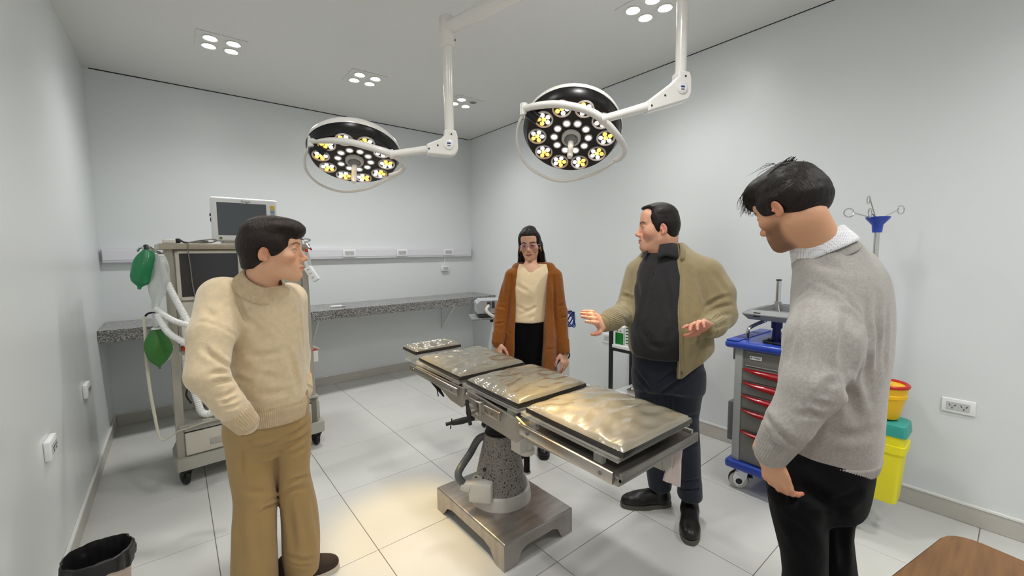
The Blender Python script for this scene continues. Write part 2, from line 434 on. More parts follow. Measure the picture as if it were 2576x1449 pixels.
def surgical_lamp(label, base, fc, t, s, roll, yoke, loop, pole, elbow_in, arm_top_z, spindle, spots):
    root = empty('surgical_lamp', base, label, 'surgical lamp', 'ceiling-mounted surgical lamps')
    c = P(fc[0], fc[1], t)
    e3 = (CC-c).normalized(); e1 = e3.cross(Vector((0, 0, 1))).normalized()*-1
    if e1.dot(CR) < 0: e1 = -e1
    e2 = e3.cross(e1)
    if e2.z < 0: e2 = -e2
    k = math.sqrt(1-s*s)
    n = (e3*s - e2*k).normalized()
    q = Matrix.Rotation(math.radians(roll), 3, e3)
    n = q @ n; x = q @ e1; y = n.cross(x)
    if y.dot(e2) < 0: y = -y
    R = 0.277
    M = frame(c, x, n.cross(x), n)
    # housing: white shell, black flared skirt, dark face
    MB(M).lathe([(R*.985, -.052), (R*1.0, -.047), (R*1.012, -.056), (R*1.0, -.075), (R*.93, -.10), (R*.6, -.128), (R*.2, -.138), (0, -.139)], seg=64).build('shell', 'lamp_white', root)
    MB(M).lathe([(R*.905, 0), (R*.925, -.006), (R*.95, -.022), (R*.99, -.044), (R*.985, -.056), (R*.3, -.058), (0, -.058)], seg=64).build('skirt', 'lamp_black', root)
    MB(M).lathe([(R*.30, .0030), (R*.60, .0022), (R*.90, .0008), (R*.90, -.012), (0, -.012), (0, .003)], seg=64).build('face_disc', 'lamp_face', root)
    for i in range(10):
        a = 2*PI*i/10; px, py = math.cos(a)*R*.69, math.sin(a)*R*.69; pr = R*.187
        ring = MB(M).lathe([(pr*.83, .002), (pr*.86, .008), (pr*.93, .011), (pr, .008), (pr*1.01, .001)], (px, py, 0), seg=32, close=True).build('led_pod', 'pod_ring', root)
        g0 = a*1.0+0.6
        for j in range(6):
            rr = 0 if j == 5 else pr*.53; b = g0+2*PI*j/5
            ll = MB(M).lathe([(pr*.235, .002), (pr*.235, .006), (pr*.16, .011), (pr*.06, .013), (0, .0133)], (px+math.cos(b)*rr, py+math.sin(b)*rr, 0), seg=16)
            ll.build('led_lens', 'lens_warm' if (j == 5 or j in (0, 1)) else 'lens_white', ring)
        sx, sy = math.cos(a)*R*.345, math.sin(a)*R*.345
        r2 = MB(M).lathe([(R*.060, .003), (R*.064, .008), (R*.080, .009), (R*.086, .003)], (sx, sy, 0), seg=24, close=True).build('led_bezel', 'pod_ring', root)
        MB(M).lathe([(R*.060, .003), (R*.052, .008), (R*.03, .011), (0, .0125)], (sx, sy, 0), seg=20).build('led_lens', 'lens_small', r2)
    hub = MB(M).lathe([(R*.195, .001), (R*.195, .018), (R*.185, .024), (R*.14, .026), (R*.13, .018), (R*.05, .014), (0, .014)], seg=40).build('hub', 'hub_grey', root)
    MB(M).lathe([(R*.125, .014), (R*.115, .03), (R*.07, .045), (R*.05, .05), (0, .05)], seg=32).build('handle_socket', 'recess_grey', hub)
    MB(M).lathe([(.016, .03), (.0155, .15), (.013, .165), (0, .168)], seg=20).build('sterile_handle', 'lamp_white', hub)
    # yoke and guard rail
    yp = [P(*p) for p in yoke]; J = P(*yoke[4])
    MB().tube(yp, [.018, .018, .019, .020, .021, .017, .015, .014, .013], 12, smooth=8).build('yoke', 'lamp_white', root)
    MB().tube([P(*p) for p in loop], .0085, 8, smooth=8).build('guard_rail', 'lamp_white', root)
    pv = MB(); d = (yp[1]-yp[0]).normalized(); o = d.orthogonal()
    pv.cyl(yp[0]-Vector((0, 0, .03)), yp[0]+Vector((0, 0, .03)), .022, .019); pv.cyl(yp[0]+e1*.0, yp[0]+e1*.06-e2*.05, .015)
    pv.build('pivot', 'lamp_white', root)
    MB().cyl(yp[0]+e1*.02-e2*.015, yp[0]+e1*.075-e2*.055, .024, .03, 16).build('pivot_clamp', 'lamp_black', root)
    # spring arm with elbow housing
    eb = P(*pole[1]); pt = P(*pole[0]); pt = Vector((eb.x, eb.y, arm_top_z))
    hd = (J-eb); hd.z = 0; hd.normalize(); sd = Vector((0, 0, 1)).cross(hd)
    E = frame(eb, hd, (0, 0, 1), hd.cross(Vector((0, 0, 1))))
    inn = P(*elbow_in); L = (inn-eb).dot(hd); dz = inn.z-eb.z
    poly = [(-.034, .075), (-.045, .04), (-.046, -.035), (-.03, -.068), (.0, -.078), (L, dz-.030), (L, dz+.028), (.055, .022), (.032, .045), (.034, .075)]
    hb = MB(E); hb.prism(poly, -.036, .036, 'z'); ho = hb.build('elbow_housing', 'lamp_white', root, angle=50)
    bv = ho.modifiers.new('round', 'BEVEL'); bv.width = .010; bv.segments = 3; bv.limit_method = 'ANGLE'; bv.angle_limit = math.radians(25)
    for sgn in (-1, 1):
        MB(E).lathe([(.030, 0), (.030, .004), (.027, .0055), (0, .0055)], (.012, -.012, .036*sgn), (0, 0, sgn), 28).build('elbow_cap', 'lamp_white', ho)
        MB(E).lathe([(.020, .0052), (.020, .0062), (0, .0062)], (.012, -.012, .036*sgn), (0, 0, sgn), 24).build('badge', 'decal_white', ho)
        bd = MB(E)
        bd.cbox((.012, -.007, sgn*.0424), (.022, .009, .0012), .0004, seg=1); bd.cbox((.012, -.019, sgn*.0424), (.020, .0025, .0012))
        bd.cbox((.012, -.0235, sgn*.0424), (.018, .0025, .0012)); bd.build('badge_print', 'decal_blue', ho)
        sc = MB(E)
        for u, w in ((L*.55, dz*.5+.0), (L*.92, dz), (-.005, .048)): sc.cyl((u, w, sgn*.034), (u, w, sgn*.0385), .005, seg=10)
        sc.build('screw', 'screw_dark', ho)
    MB().tube([eb+hd*(L-.05)+Vector((0, 0, dz*.7)), inn, inn.lerp(J, .5), J], [.024, .025, .022, .021], 16).build('spring_arm', 'lamp_white', root)
    MB().cyl(J-(J-inn).normalized()*.012, J+(J-inn).normalized()*.012, .027, seg=20).build('arm_collar', 'lamp_white', root)
    MB().cyl(eb+Vector((0, 0, .06)), pt, .0285, seg=24).build('pole', 'lamp_white', root)
    MB().lathe([(.034, -.005), (.044, .0), (.044, .022), (.040, .026)], pt-Vector((0, 0, .055)), seg=28).build('joint_ring', 'lamp_white', root)
    MB().lathe([(.041, -.035), (.043, -.03), (.043, .10), (.038, .108), (0, .108)], pt, seg=28).build('pole_joint', 'lamp_white', root)
    # horizontal arm to the ceiling spindle
    az = pt.z+.045; sp = Vector((spindle[0], spindle[1], az))
    MB().cyl((pt.x, pt.y, az), sp, .037, seg=24).build('support_arm', 'lamp_white', root)
    MB().cyl(sp-Vector((0, 0, .05)), sp+Vector((0, 0, .05)), .062, seg=32).build('spindle_sleeve', 'lamp_white', root)
    ss = MB()
    for u in (-.02, .07):
        ss.cyl(pt+Vector((0, 0, u))-hd*.04+sd*.012, pt+Vector((0, 0, u))-hd*.046+sd*.012, .006, seg=8)
    ss.build('screw', 'screw_dark', root)
    # the lamp's own light: a wide warm cone and a narrower white one
    for nm, energy, col, ang, bl, aim in spots:
        l = bpy.data.lights.new(nm, 'SPOT'); l.energy = energy; l.color = col; l.spot_size = math.radians(ang); l.spot_blend = bl; l.shadow_soft_size = .16
        lo = bpy.data.objects.new(nm, l); COL.objects.link(lo)
        pos = c+n*.06
        d = (Vector(aim)-pos).normalized() if aim else n
        place(lo, pos, root); lo.rotation_euler = d.to_track_quat('-Z', 'Y').to_euler()
    return root, c, n
SPX, SPY = 1.50, 1.43
WARM, WHT = (1.0, .66, .14), (1.0, .84, .84)
lampA = surgical_lamp('left surgical lamp with round black head, hanging nearer the anaesthesia machine', P(1134, 365, 2.5), (892, 401), 2.6, .58, -4,
    [(783, 356, 2.445), (800, 353, 2.42), (870, 356, 2.38), (930, 370, 2.38), (985, 388, 2.40), (1008, 403, 2.48), (1016, 420, 2.58), (1004, 434, 2.66), (980, 441, 2.69)],
    [(783, 360, 2.46), (767, 395, 2.56), (772, 432, 2.68), (805, 464, 2.78), (860, 482, 2.82), (920, 476, 2.8), (975, 452, 2.74), (1010, 436, 2.70)],
    [(1122, 120, 2.5), (1131, 362, 2.5)], (1072, 377, 2.46), 2.735, (SPX, SPY),
    [('warm_light', 84, WARM, 27, .22, (.93, 1.97, 0)), ('white_light', 26, WHT, 19, .9, (.93, 1.80, 0))])
lampB = surgical_lamp('right surgical lamp with round black head, hanging in front of the right wall', P(1718, 215, 2.2), (1437, 344), 2.36, .77, -4,
    [(1318, 275, 2.245), (1345, 267, 2.19), (1400, 262, 2.14), (1470, 275, 2.13), (1515, 300, 2.14), (1556, 345, 2.2), (1573, 378, 2.32), (1562, 398, 2.42), (1545, 405, 2.46)],
    [(1318, 285, 2.26), (1303, 320, 2.33), (1303, 370, 2.42), (1330, 420, 2.5), (1390, 452, 2.54), (1440, 453, 2.55), (1500, 435, 2.53), (1545, 408, 2.46)],
    [(1722, 0, 2.2), (1712, 222, 2.2)], (1625, 270, 2.17), 2.835, (SPX, SPY),
    [('warm_light', 175, WARM, 19.5, .35, (1.19, 1.20, .85)), ('white_light', 140, WHT, 13.5, .8, (1.14, 1.06, .85))])
cm = empty('ceiling_mount', (SPX, SPY, ZC), 'white round ceiling mount carrying both surgical lamp arms', 'ceiling mount')
MB().lathe([(.0, 0), (.15, 0), (.15, -.02), (.10, -.05), (.055, -.06), (.050, -.06)], (SPX, SPY, ZC), seg=40).build('canopy', 'lamp_white', cm)
MB().cyl((SPX, SPY, ZC-.05), (SPX, SPY, 2.70), .05, seg=28).build('spindle', 'lamp_white', cm)
# ================================================================== OPERATING TABLE
mat('steel', (186, 180, 172), 0.28, metal=1.0, noise=(6, .06, (1, 12, 1)), bump=(40, .05, .002, (1, 14, 1)))
mat('steel_dark', (134, 130, 126), 0.32, metal=0.7, noise=(8, .1, (1, 10, 1)))
mat('base_steel', (176, 170, 165), 0.33, metal=.85, noise=(5, .16, (1, 6, 1)), bump=(30, .06, .002, (1, 10, 1)))
mat('frame_paint', (164, 158, 148), 0.4, metal=0.35)
mat('cast_white', (206, 202, 194), 0.45)
mat('acrylic', (232, 228, 218), 0.08, alpha=0.26, ior=1.49)
mat('pad_cover', (132, 125, 108), 0.24, spec=0.6, coat=1.0, noise=(5, .05), bump=(16, .30, .010, (1.0, 2.6, 1)))
mat('pad_side', (46, 41, 37), 0.3, coat=0.5, bump=(14, .25, .006))
mat('rubber', (26, 25, 25), 0.6)
mat('hose_grey', (92, 96, 98), 0.4)
speckle('terrazzo', (142, 136, 130), (28, 24, 22), 125, .37, .42, .45, (166, 162, 156))
tb = empty('operating_table', (1.335, 1.745, 0), 'steel operating table with plastic-wrapped padded sections on a speckled column', 'operating table')
TM = Matrix.Translation((0, 1.55, .80)) @ Matrix.Rotation(math.radians(1.35), 4, 'X') @ Matrix.Translation((0, -1.55, -.80))
# --- base plate on four feet with arched sides
bx0, bx1, by0, by1, bz = 1.10, 1.555, 1.435, 2.062, .135
b = MB()
def arch(a, b_, n=10, h=.072, leg=.085):
    return [(a, 0), (a+leg*.75, 0)]+[(a+leg*.75+(b_-a-1.5*leg)*(i/n), h*min(1, 2.6*math.sin(PI*i/n)) if 0 < i < n else 0) for i in range(n+1)]+[(b_, 0)]
def side(poly0, top, d0, d1, ax):
    MBx = b; MBx.prism(poly0+[(poly0[-1][0], top), (poly0[0][0], top)], d0, d1, ax)
base = MB()
pl = arch(by0, by1)
for x0, x1 in ((bx0, bx0+.012), (bx1-.012, bx1)):
    n = len(pl)
    for i in range(n-1):
        (a, za), (c_, zc) = pl[i], pl[i+1]
        if c_-a > 1e-5: base._add([(x0, a, za), (x1, a, za), (x1, c_, zc), (x0, c_, zc), (x0, a, bz-.006), (x1, a, bz-.006), (x1, c_, bz-.006), (x0, c_, bz-.006)], [(0, 3, 2, 1), (4, 5, 6, 7), (0, 1, 5, 4), (1, 2, 6, 5), (2, 3, 7, 6), (3, 0, 4, 7)])
pl = arch(bx0+.0125, bx1-.0125)
for y0, y1 in ((by0, by0+.012), (by1-.012, by1)):
    for i in range(len(pl)-1):
        (a, za), (c_, zc) = pl[i], pl[i+1]
        if c_-a > 1e-5: base._add([(a, y0, za), (c_, y0, zc), (c_, y1, zc), (a, y1, za), (a, y0, bz-.006), (c_, y0, bz-.006), (c_, y1, bz-.006), (a, y1, bz-.006)], [(0, 3, 2, 1), (4, 5, 6, 7), (0, 1, 5, 4), (1, 2, 6, 5), (2, 3, 7, 6), (3, 0, 4, 7)])
bo = base.build('base', 'base_steel', tb, smooth=False)
MB().box((bx0-.001, by0-.001, bz-.024), (bx1+.001, by1+.001, bz), .012, 3).build('base_plate', 'base_steel', bo)
for fx in (bx0+.03, bx1-.03):
    for fy in (by0+.03, by1-.03): MB().cyl((fx, fy, -.0), (fx, fy, .012), .022, seg=14).build('rubber_foot', 'rubber', bo)
# --- column
cx, cy = 1.335, 1.765
MB().lathe([(.168, 0), (.168, .004), (.160, .060), (.152, .068), (.0, .068)], (cx, cy, bz), seg=48).build('collar', 'cast_white', tb)
MB().lathe([(.150, .060), (.146, .075), (.136, .12), (.115, .22), (.096, .30), (.085, .345), (.080, .365), (.0, .365)], (cx, cy, bz), seg=48).build('column', 'terrazzo', tb)
MB().lathe([(.082, .36), (.084, .366), (.074, .374), (.078, .382), (.068, .390), (.072, .398), (.060, .405), (0, .405)], (cx, cy, bz), seg=40).build('bellows', 'rubber', tb)
MB().box((cx-.05, cy-.055, .53), (cx+.05, cy+.045, .675), .006, 2).build('lift_post', 'frame_paint', tb)
mm = MB(); mm.cyl((cx-.118, cy-.02, .33), (cx-.128, cy-.022, .33), .009, seg=12); mm.build('plug', 'screw_dark', tb)
# hand set box on the column with its hose
px_, py_ = 1.19, 1.735
bxm = Matrix.Translation((px_, py_, .235)) @ Matrix.Rotation(math.radians(38), 4, 'Z')
q = MB(bxm); q.box((-.045, -.062, -.055), (.05, .062, .05), .010, 3); pbx = q.build('valve_box', 'cast_white', tb)
q = MB(bxm)
for yy in (-.04, 0, .04): q.cyl((.02, yy, .049), (.02, yy, .053), .006, seg=10)
q.build('screw', 'screw_dark', pbx)
MB(bxm).cyl((-.02, .06, .02), (-.03, .105, .03), .030, .026, 20).build('hose_fitting', 'cast_white', pbx)
MB().tube([bxm @ Vector((-.028, .09, .03)), bxm @ Vector((-.03, .12, .09)), (1.20, 1.86, .38), (1.25, 1.85, .45), (1.29, 1.82, .47)], .020, 12, smooth=6).build('hose', 'hose_grey', tb)
# --- tilt gear on the foot side of the column
gx, gy = 1.322, 1.528
q = MB(); q.lathe([(.078, .60), (.078, .655), (.055, .665), (.0, .665)], (gx, gy, 0), seg=28); q.lathe([(.05, .575), (.078, .602), (0, .602)], (gx, gy, 0), seg=28)
gear = q.build('gear_housing', 'cast_white', tb)
q = MB(); q.lathe([(0, .468), (.036, .468), (.040, .474), (.040, .495), (.036, .50), (.036, .575), (0, .575)], (gx, gy, 0), seg=28); q.build('gear_sleeve', 'cast_white', gear)
q = MB(); q.box((gx-.075, gy-.035, .495), (gx-.025, gy+.035, .60), .004, 1); q.box((gx+.025, gy-.03, .515), (gx+.058, gy+.03, .59), .004, 1); q.build('gear_bracket', 'cast_white', gear)
q = MB(); prof = [(0, .372)]
for i in range(18): z = .374+i*.0052; prof += [(.0125, z), (.0155, z+.0026)]
prof += [(.0125, .468), (0, .468)]
q.lathe(prof, (gx, gy, 0), seg=20); q.build('threaded_spindle', 'rubber', gear)
MB().lathe([(0, .360), (.012, .360), (.020, .366), (.020, .372), (0, .374)], (gx, gy, 0), seg=20).build('spindle_cap', 'cast_white', gear)
q = MB(); q.cyl((gx-.09, gy-.02, .63), (gx-.055, gy-.02, .63), .034, seg=24); q.build('pivot_ear', 'cast_white', gear)
MB().cyl((gx-.096, gy-.02, .63), (gx-.085, gy-.02, .63), .013, seg=6).build('bolt', 'steel_dark', gear)
# --- frames and plates (tilted with the top)
fx0, fx1 = 1.098, 1.572
q = MB(TM); q.prism([(1.72, .672), (1.335, .665), (1.30, .70), (1.30, .765), (1.72, .790)], fx0, fx0+.012, 'x'); q.prism([(1.72, .672), (1.335, .665), (1.30, .70), (1.30, .765), (1.72, .790)], fx1-.012, fx1, 'x')
q.box((fx0+.01, 1.34, .668), (fx1-.01, 1.352, .75)); q.box((fx0+.01, 1.705, .675), (fx1-.01, 1.718, .785)); q.box((fx0+.01, 1.345, .690), (fx1-.01, 1.71, .700))
seatf = q.build('seat_frame', 'frame_paint', tb, angle=30)
q = MB(TM); q.box((fx0+.012, 1.335, .752), (fx1-.012, 1.73, .768), .002, 1); q.build('seat_plate', 'steel_dark', tb)
for xx in (fx0, fx1-.010):
    q = MB(TM); q.prism([(2.285, .777), (2.285, .752), (1.98, .722), (1.88, .690), (1.77, .684), (1.745, .70), (1.745, .792), (1.80, .785)], xx, xx+.010, 'x'); q.build('back_side_plate', 'frame_paint', tb, angle=30)
    q = MB(TM); q.prism([(1.335, .785), (1.335, .735), (1.255, .700), (1.10, .712), (.80, .722), (.80, .748), (1.28, .766)], xx-.006, xx+.004, 'x'); q.build('leg_side_plate', 'frame_paint', tb, angle=30)
    sgn = -1 if xx < 1.3 else 1; ox = xx+(0 if sgn < 0 else .010)
    for (y0, y1, z0, z1) in ((1.775, 2.315, .748, .786), (1.425, 1.715, .735, .775), (.812, 1.285, .730, .772)):
        q = MB(TM); q.box((min(ox+sgn*.012, ox+sgn*.026), y0, z0), (max(ox+sgn*.012, ox+sgn*.026), y1, z1), .003, 2); rl = q.build('side_rail', 'steel', tb)
        for yy in (y0+.05, y1-.05): MB(TM).cyl((ox, yy, (z0+z1)/2), (ox+sgn*.0285, yy, (z0+z1)/2), .008, seg=12).build('rail_spacer', 'steel_dark', rl)
    q = MB(TM); q.cyl((ox, 1.305, .755), (ox+sgn*.016, 1.305, .755), .016, seg=16); q.build('hinge_bolt', 'steel', tb)
# back plate and leg tray
MB(TM).box((fx0+.008, 1.755, .762), (fx1-.008, 2.30, .776), .003, 2).build('back_plate', 'steel', tb)
q = MB(TM); q.box((fx0-.012, .785, .742), (fx1+.014, 1.285, .756), .002, 1)
q.box((fx0-.012, .785, .735), (fx1+.014, .797, .772), .002, 1); lt = q.build('leg_plate', 'steel_dark', tb)
MB(TM).box((fx0+.004, 1.255, .757), (fx1-.004, 1.30, .764), .001, 1).build('hinge_cover', 'steel', lt)
# clamp with wing knob on the centre rail
q = MB(TM); q.box((fx0-.045, 1.545, .722), (fx0-.006, 1.605, .787), .006, 2); cl = q.build('rail_clamp', 'steel', tb)
MB(TM).box((fx0-.036, 1.558, .784), (fx0-.016, 1.592, .7885), 0).build('clamp_slot', 'slot_dark', cl)
q = MB(TM); q.cyl((fx0-.075, 1.585, .738), (fx0-.04, 1.585, .738), .011, seg=16); q.build('clamp_spindle', 'steel_dark', cl)
q = MB(TM); q.tube([(fx0-.078, 1.600, .795), (fx0-.080, 1.592, .765), (fx0-.078, 1.586, .740), (fx0-.080, 1.578, .712), (fx0-.078, 1.571, .684)], [.009, .008, .013, .008, .009], 10, smooth=3); q.build('wing_knob', 'rubber', cl)
# crank handle below the frame
q = MB(); q.tube([(1.16, 1.68, .66), (1.075, 1.735, .637), (1.035, 1.765, .628)], [.012, .016, .013], 12, smooth=3); q.cyl((1.035, 1.765, .628), (1.01, 1.782, .622), .009, seg=10); q.tube([(1.028, 1.755, .655), (1.025, 1.765, .60)], .003, 6)
q.build('crank_handle', 'rubber', tb)
MB().cyl((1.17, 1.67, .663), (1.13, 1.70, .652), .020, seg=18).build('crank_collar', 'cast_white', tb)
q = MB(); q.tube([(1.115, 2.12, .74), (1.13, 2.06, .700), (1.135, 2.02, .672)], [.009, .010, .005], 8); q.tube([(1.12, 2.07, .71), (1.115, 2.045, .67)], .003, 6); q.build('release_lever', 'rubber', tb)
# --- acrylic x-ray trays and pads
def pad(x0, x1, y0, y1, z0, z1, name, crown=.006, rx=.03):
    cxp, cyp = (x0+x1)/2, (y0+y1)/2; hx, hy = (x1-x0)/2, (y1-y0)/2
    q = MB(TM); nu, nv = 40, 40
    def sup(u, v):
        return u, v
    rows = []
    # top skin
    def top(u, v):
        a, c2 = u*2-1, v*2-1
        ex = 1-abs(a)**10; ey = 1-abs(c2)**10
        e = max(0., min(ex, 1))*max(0., min(ey, 1))
        wr = .0040*math.sin(9*a+5*c2*c2+2.2*math.sin(4*c2+x0*9))*math.sin(6*c2+3*a)+.0026*math.sin(17*c2+6*a*a+y0*7)
        cr = 1-.012*(abs(c2)**6); cr2 = 1-.012*(abs(a)**6)
        return (cxp+hx*a*cr, cyp+hy*c2*cr2, z1-.016+.016*(e**.35)+crown*(1-a*a)*(1-c2*c2)+wr*e)
    q.grid(top, nu, nv)
    o = q.build(name, 'pad_cover', tb, angle=80)
    # side welt
    pts = []; n = 20
    for i in range(n): pts.append(top(i/n, 0))
    for i in range(n): pts.append(top(1, i/n))
    for i in range(n): pts.append(top(1-i/n, 1))
    for i in range(n): pts.append(top(0, 1-i/n))
    m = len(pts); s = MB(TM); vs = []
    for k, (dz, dr) in enumerate(((0, 0), (-.008, .003), (-.018, .003), (z0-z1+.016, -.002))):
        for p in pts:
            dx, dy = p[0]-cxp, p[1]-cyp; l = math.hypot(dx, dy)
            vs.append((p[0]+dx/l*dr, p[1]+dy/l*dr, (p[2]+dz) if k < 3 else z0))
    fs = [(k*m+i, k*m+(i+1) % m, (k+1)*m+(i+1) % m, (k+1)*m+i) for k in range(3) for i in range(m)]
    fs.append(tuple(3*m+i for i in range(m)))
    s._add(vs, fs); s.build('pad_edge', 'pad_side', o, angle=60)
    return o
def tray(x0, x1, y0, y1, z0, z1, posts):
    q = MB(TM); q.box((x0, y0, z0), (x1, y1, z1), .003, 1)
    o = q.build('acrylic_tray', 'acrylic', tb)
    for (px2, py2) in posts:
        MB(TM).box((px2-.012, py2-.02, .760), (px2+.012, py2+.02, z0+.001), .002, 1).build('acrylic_post', 'acrylic', o)
pad(1.108, 1.548, 1.800, 2.262, .812, .850, 'back_pad')
pad(1.112, 1.552, 1.340, 1.748, .810, .848, 'seat_pad')
pad(1.112, 1.562, .800, 1.292, .812, .848, 'leg_pad')
tray(1.100, 1.556, 1.805, 2.285, .793, .8115, ((1.115, 2.22), (1.115, 1.86), (1.54, 2.22), (1.54, 1.86)))
tray(1.104, 1.560, 1.338, 1.775, .791, .8095, ((1.118, 1.68), (1.118, 1.39), (1.546, 1.68), (1.546, 1.39)))
tray(1.100, 1.568, .812, 1.312, .793, .8115, ((1.116, 1.24), (1.116, .90), (1.552, 1.24), (1.552, .90)))
# head rest
pad(1.155, 1.490, 2.400, 2.585, .815, .848, 'head_pad', .003)
q = MB(TM); q.box((1.165, 2.405, .803), (1.48, 2.58, .8145), .002, 1); q.box((1.17, 2.41, .752), (1.182, 2.575, .803), .002, 1); q.box((1.462, 2.41, .752), (1.474, 2.575, .803), .002, 1); q.box((1.165, 2.405, .742), (1.48, 2.58, .7535), .002, 1)
q.build('head_tray', 'acrylic', tb)
q = MB(TM)
for xx in (1.22, 1.45): q.cyl((xx, 2.25, .752), (xx, 2.47, .752), .008, seg=12)
q.box((1.20, 2.42, .730), (1.46, 2.56, .742), .003, 1); q.build('head_bracket', 'steel', tb)
# socket bracket under the foot end
q = MB(); q.box((1.40, .83, .640), (1.425, .97, .735), .003, 1); q.box((1.425, .835, .625), (1.475, .885, .735), .004, 1); q.box((1.36, .90, .66), (1.42, .96, .735), .003, 1); q.build('foot_bracket', 'frame_paint', tb)
q = MB(); q.cyl((1.385, .935, .60), (1.385, .935, .665), .018, seg=16); q.build('foot_socket', 'cast_white', tb)
q = MB(); q.tube([(1.52+.03*math.cos(a), .86, .70+.03*math.sin(a)) for a in [2*PI*i/20 for i in range(20)]], .007, 8, closed=True); q.box((1.45, .852, .693), (1.50, .868, .707)); q.build('clamp_ring', 'steel', tb)
# towel hanging from the ring
mat('towel_cloth', (228, 212, 206), 0.9, sheen=0.4, bump=(220, .3, .002))
q = MB()
def tw(u, v):
    a = u*2-1; w = .030+.022*v
    return (1.552+a*w+.006*math.sin(5*v), .862-.02*math.sin(a*4+v*2)*(.3+v)*.6-.008*math.cos(a*9), .722-.205*v-.03*a*v*v)
q.grid(tw, 22, 26); o = q.build('towel', 'towel_cloth'); sm = o.modifiers.new('thickness', 'SOLIDIFY'); sm.thickness = .006
tag(o, 'pale pink cloth towel hanging below the foot end of the operating table', 'towel')
# ================================================================== ANAESTHESIA MACHINE
mat('am_cream', (206, 202, 188), 0.42, noise=(3, .02))
mat('am_grey', (176, 174, 164), 0.42)
mat('am_post', (168, 164, 152), 0.38)
mat('am_shelf', (176, 166, 150), 0.34, metal=0.55, noise=(5, .06, (12, 1, 1)))
mat('screen_dark', (58, 59, 64), 0.22, spec=0.5)
mat('screen_grey', (92, 97, 102), 0.22, spec=0.5)
mat('am_white', (226, 224, 216), 0.4)
mat('red_knob', (196, 52, 30), 0.4)
mat('bag_green', (24, 124, 76), 0.32, spec=0.5, coat=.3, bump=(14, .25, .004))
mat('bag_olive', (58, 116, 52), 0.42, spec=0.4, bump=(18, .2, .003))
mat('hose_white', (232, 232, 230), 0.45, trans=0.0, alpha=1.0)
mat('hose_cream', (206, 202, 184), 0.4)
mat('clear_bag', (236, 240, 238), 0.22, trans=.55, alpha=.75, bump=(30, .5, .004))
mat('chrome', (214, 214, 212), 0.12, metal=1.0)
mat('cable_grey', (120, 118, 112), 0.5)
mat('paper', (238, 238, 236), 0.7)
mat('caster_black', (30, 29, 29), 0.5)
AM = Matrix.Translation((-.05, 3.31, 0)) @ Matrix.Rotation(math.radians(3.8), 4, 'Z')
am = empty('anaesthesia_machine', AM @ Vector((.42, .28, 0)), 'cream wheeled anaesthesia machine with dark screen and drawer below the granite counter end', 'medical machine')
def part(name, m, fn, parent=am, M=AM, **k):
    q = MB(M); fn(q); return q.build(name, m, parent, **k)
part('base', 'am_grey', lambda q: (q.prism([(-.015, -.01), (-.005, -.03), (.875, -.03), (.888, -.01), (.888, .20), (.80, .56), (.06, .56), (-.015, .20)], .112, .190, 'z'),))
part('drawer_case', 'am_grey', lambda q: q.box((.03, .0, .185), (.855, .50, .385), .006, 2))
dr = part('drawer', 'am_cream', lambda q: q.box((.042, -.016, .198), (.80, .02, .345), .008, 3))
hd_ = part('drawer_handle', 'am_grey', lambda q: q.box((.168, -.020, .236), (.30, -.012, .278), .006, 2), dr)
part('drawer_gap', 'slot_dark', lambda q: q.box((.04, -.006, .345), (.80, .006, .351)), dr)
part('work_shelf', 'am_grey', lambda q: q.box((.015, -.02, .385), (.855, .5, .402), .004, 2))
for u0, u1, w0, w1 in ((.000, .042, .012, .054), (.80, .842, .785, .827)):
    part('post', 'am_post', lambda q: q._add([(u0, .0, .19), (u1, .0, .19), (u1, .07, .19), (u0, .07, .19), (w0, .0, 1.51), (w1, .0, 1.51), (w1, .07, 1.51), (w0, .07, 1.51)], [(0, 3, 2, 1), (4, 5, 6, 7), (0, 1, 5, 4), (1, 2, 6, 5), (2, 3, 7, 6), (3, 0, 4, 7)]), smooth=False)
part('rear_panel', 'am_grey', lambda q: q.box((.05, .30, .40), (.79, .50, .93), .004, 1))
bd = part('upper_body', 'am_cream', lambda q: q.box((.052, .02, .90), (.79, .50, 1.51), .008, 2))
part('bezel', 'am_cream', lambda q: (q.box((.062, .000, 1.19), (.43, .022, 1.212), .004, 1), q.box((.062, .0, 1.484), (.43, .022, 1.503), .004, 1), q.box((.062, .0, 1.19), (.084, .022, 1.503), .004, 1), q.box((.392, .0, 1.19), (.43, .022, 1.503), .004, 1)), bd)
part('screen', 'screen_dark', lambda q: q.box((.082, .008, 1.21), (.394, .022, 1.486), .001, 1), bd)
part('side_panel', 'am_grey', lambda q: q.box((.45, .006, .93), (.78, .024, 1.50), .004, 1), bd)
part('lower_panel', 'am_cream', lambda q: q.box((.062, .006, .915), (.43, .024, 1.18), .004, 1), bd)
part('top_shelf', 'am_shelf', lambda q: q.box((-.008, -.022, 1.510), (.845, .52, 1.548), .004, 2))
part('valve_block', 'am_white', lambda q: (q.box((.058, .03, .665), (.20, .20, .80), .006, 2), q.box((.06, .05, .80), (.22, .20, .835), .004, 1)))
part('canister_head', 'am_white', lambda q: (q.lathe([(.0, .60), (.052, .60), (.058, .612), (.058, .625), (.045, .632), (.045, .665), (0, .665)], (.13, .08, 0), seg=28), q.lathe([(.05, .52), (.05, .60), (0, .60)], (.24, .14, 0), seg=28)))
part('canister', 'am_grey', lambda q: q.lathe([(.0, .42), (.066, .42), (.07, .43), (.07, .60), (0, .60)], (.40, .15, 0), seg=28))
part('red_knob', 'red_knob', lambda q: q.box((.062, .03, .868), (.098, .07, .896), .006, 2))
part('gauge_panel', 'am_white', lambda q: q.box((.068, -.004, .945), (.12, .008, 1.05), .006, 2))
part('gauge_dot', 'slot_dark', lambda q: (q.cyl((.10, -.006, 1.01), (.10, -.001, 1.01), .008), q.cyl((.10, -.006, .965), (.10, -.001, .965), .006)))
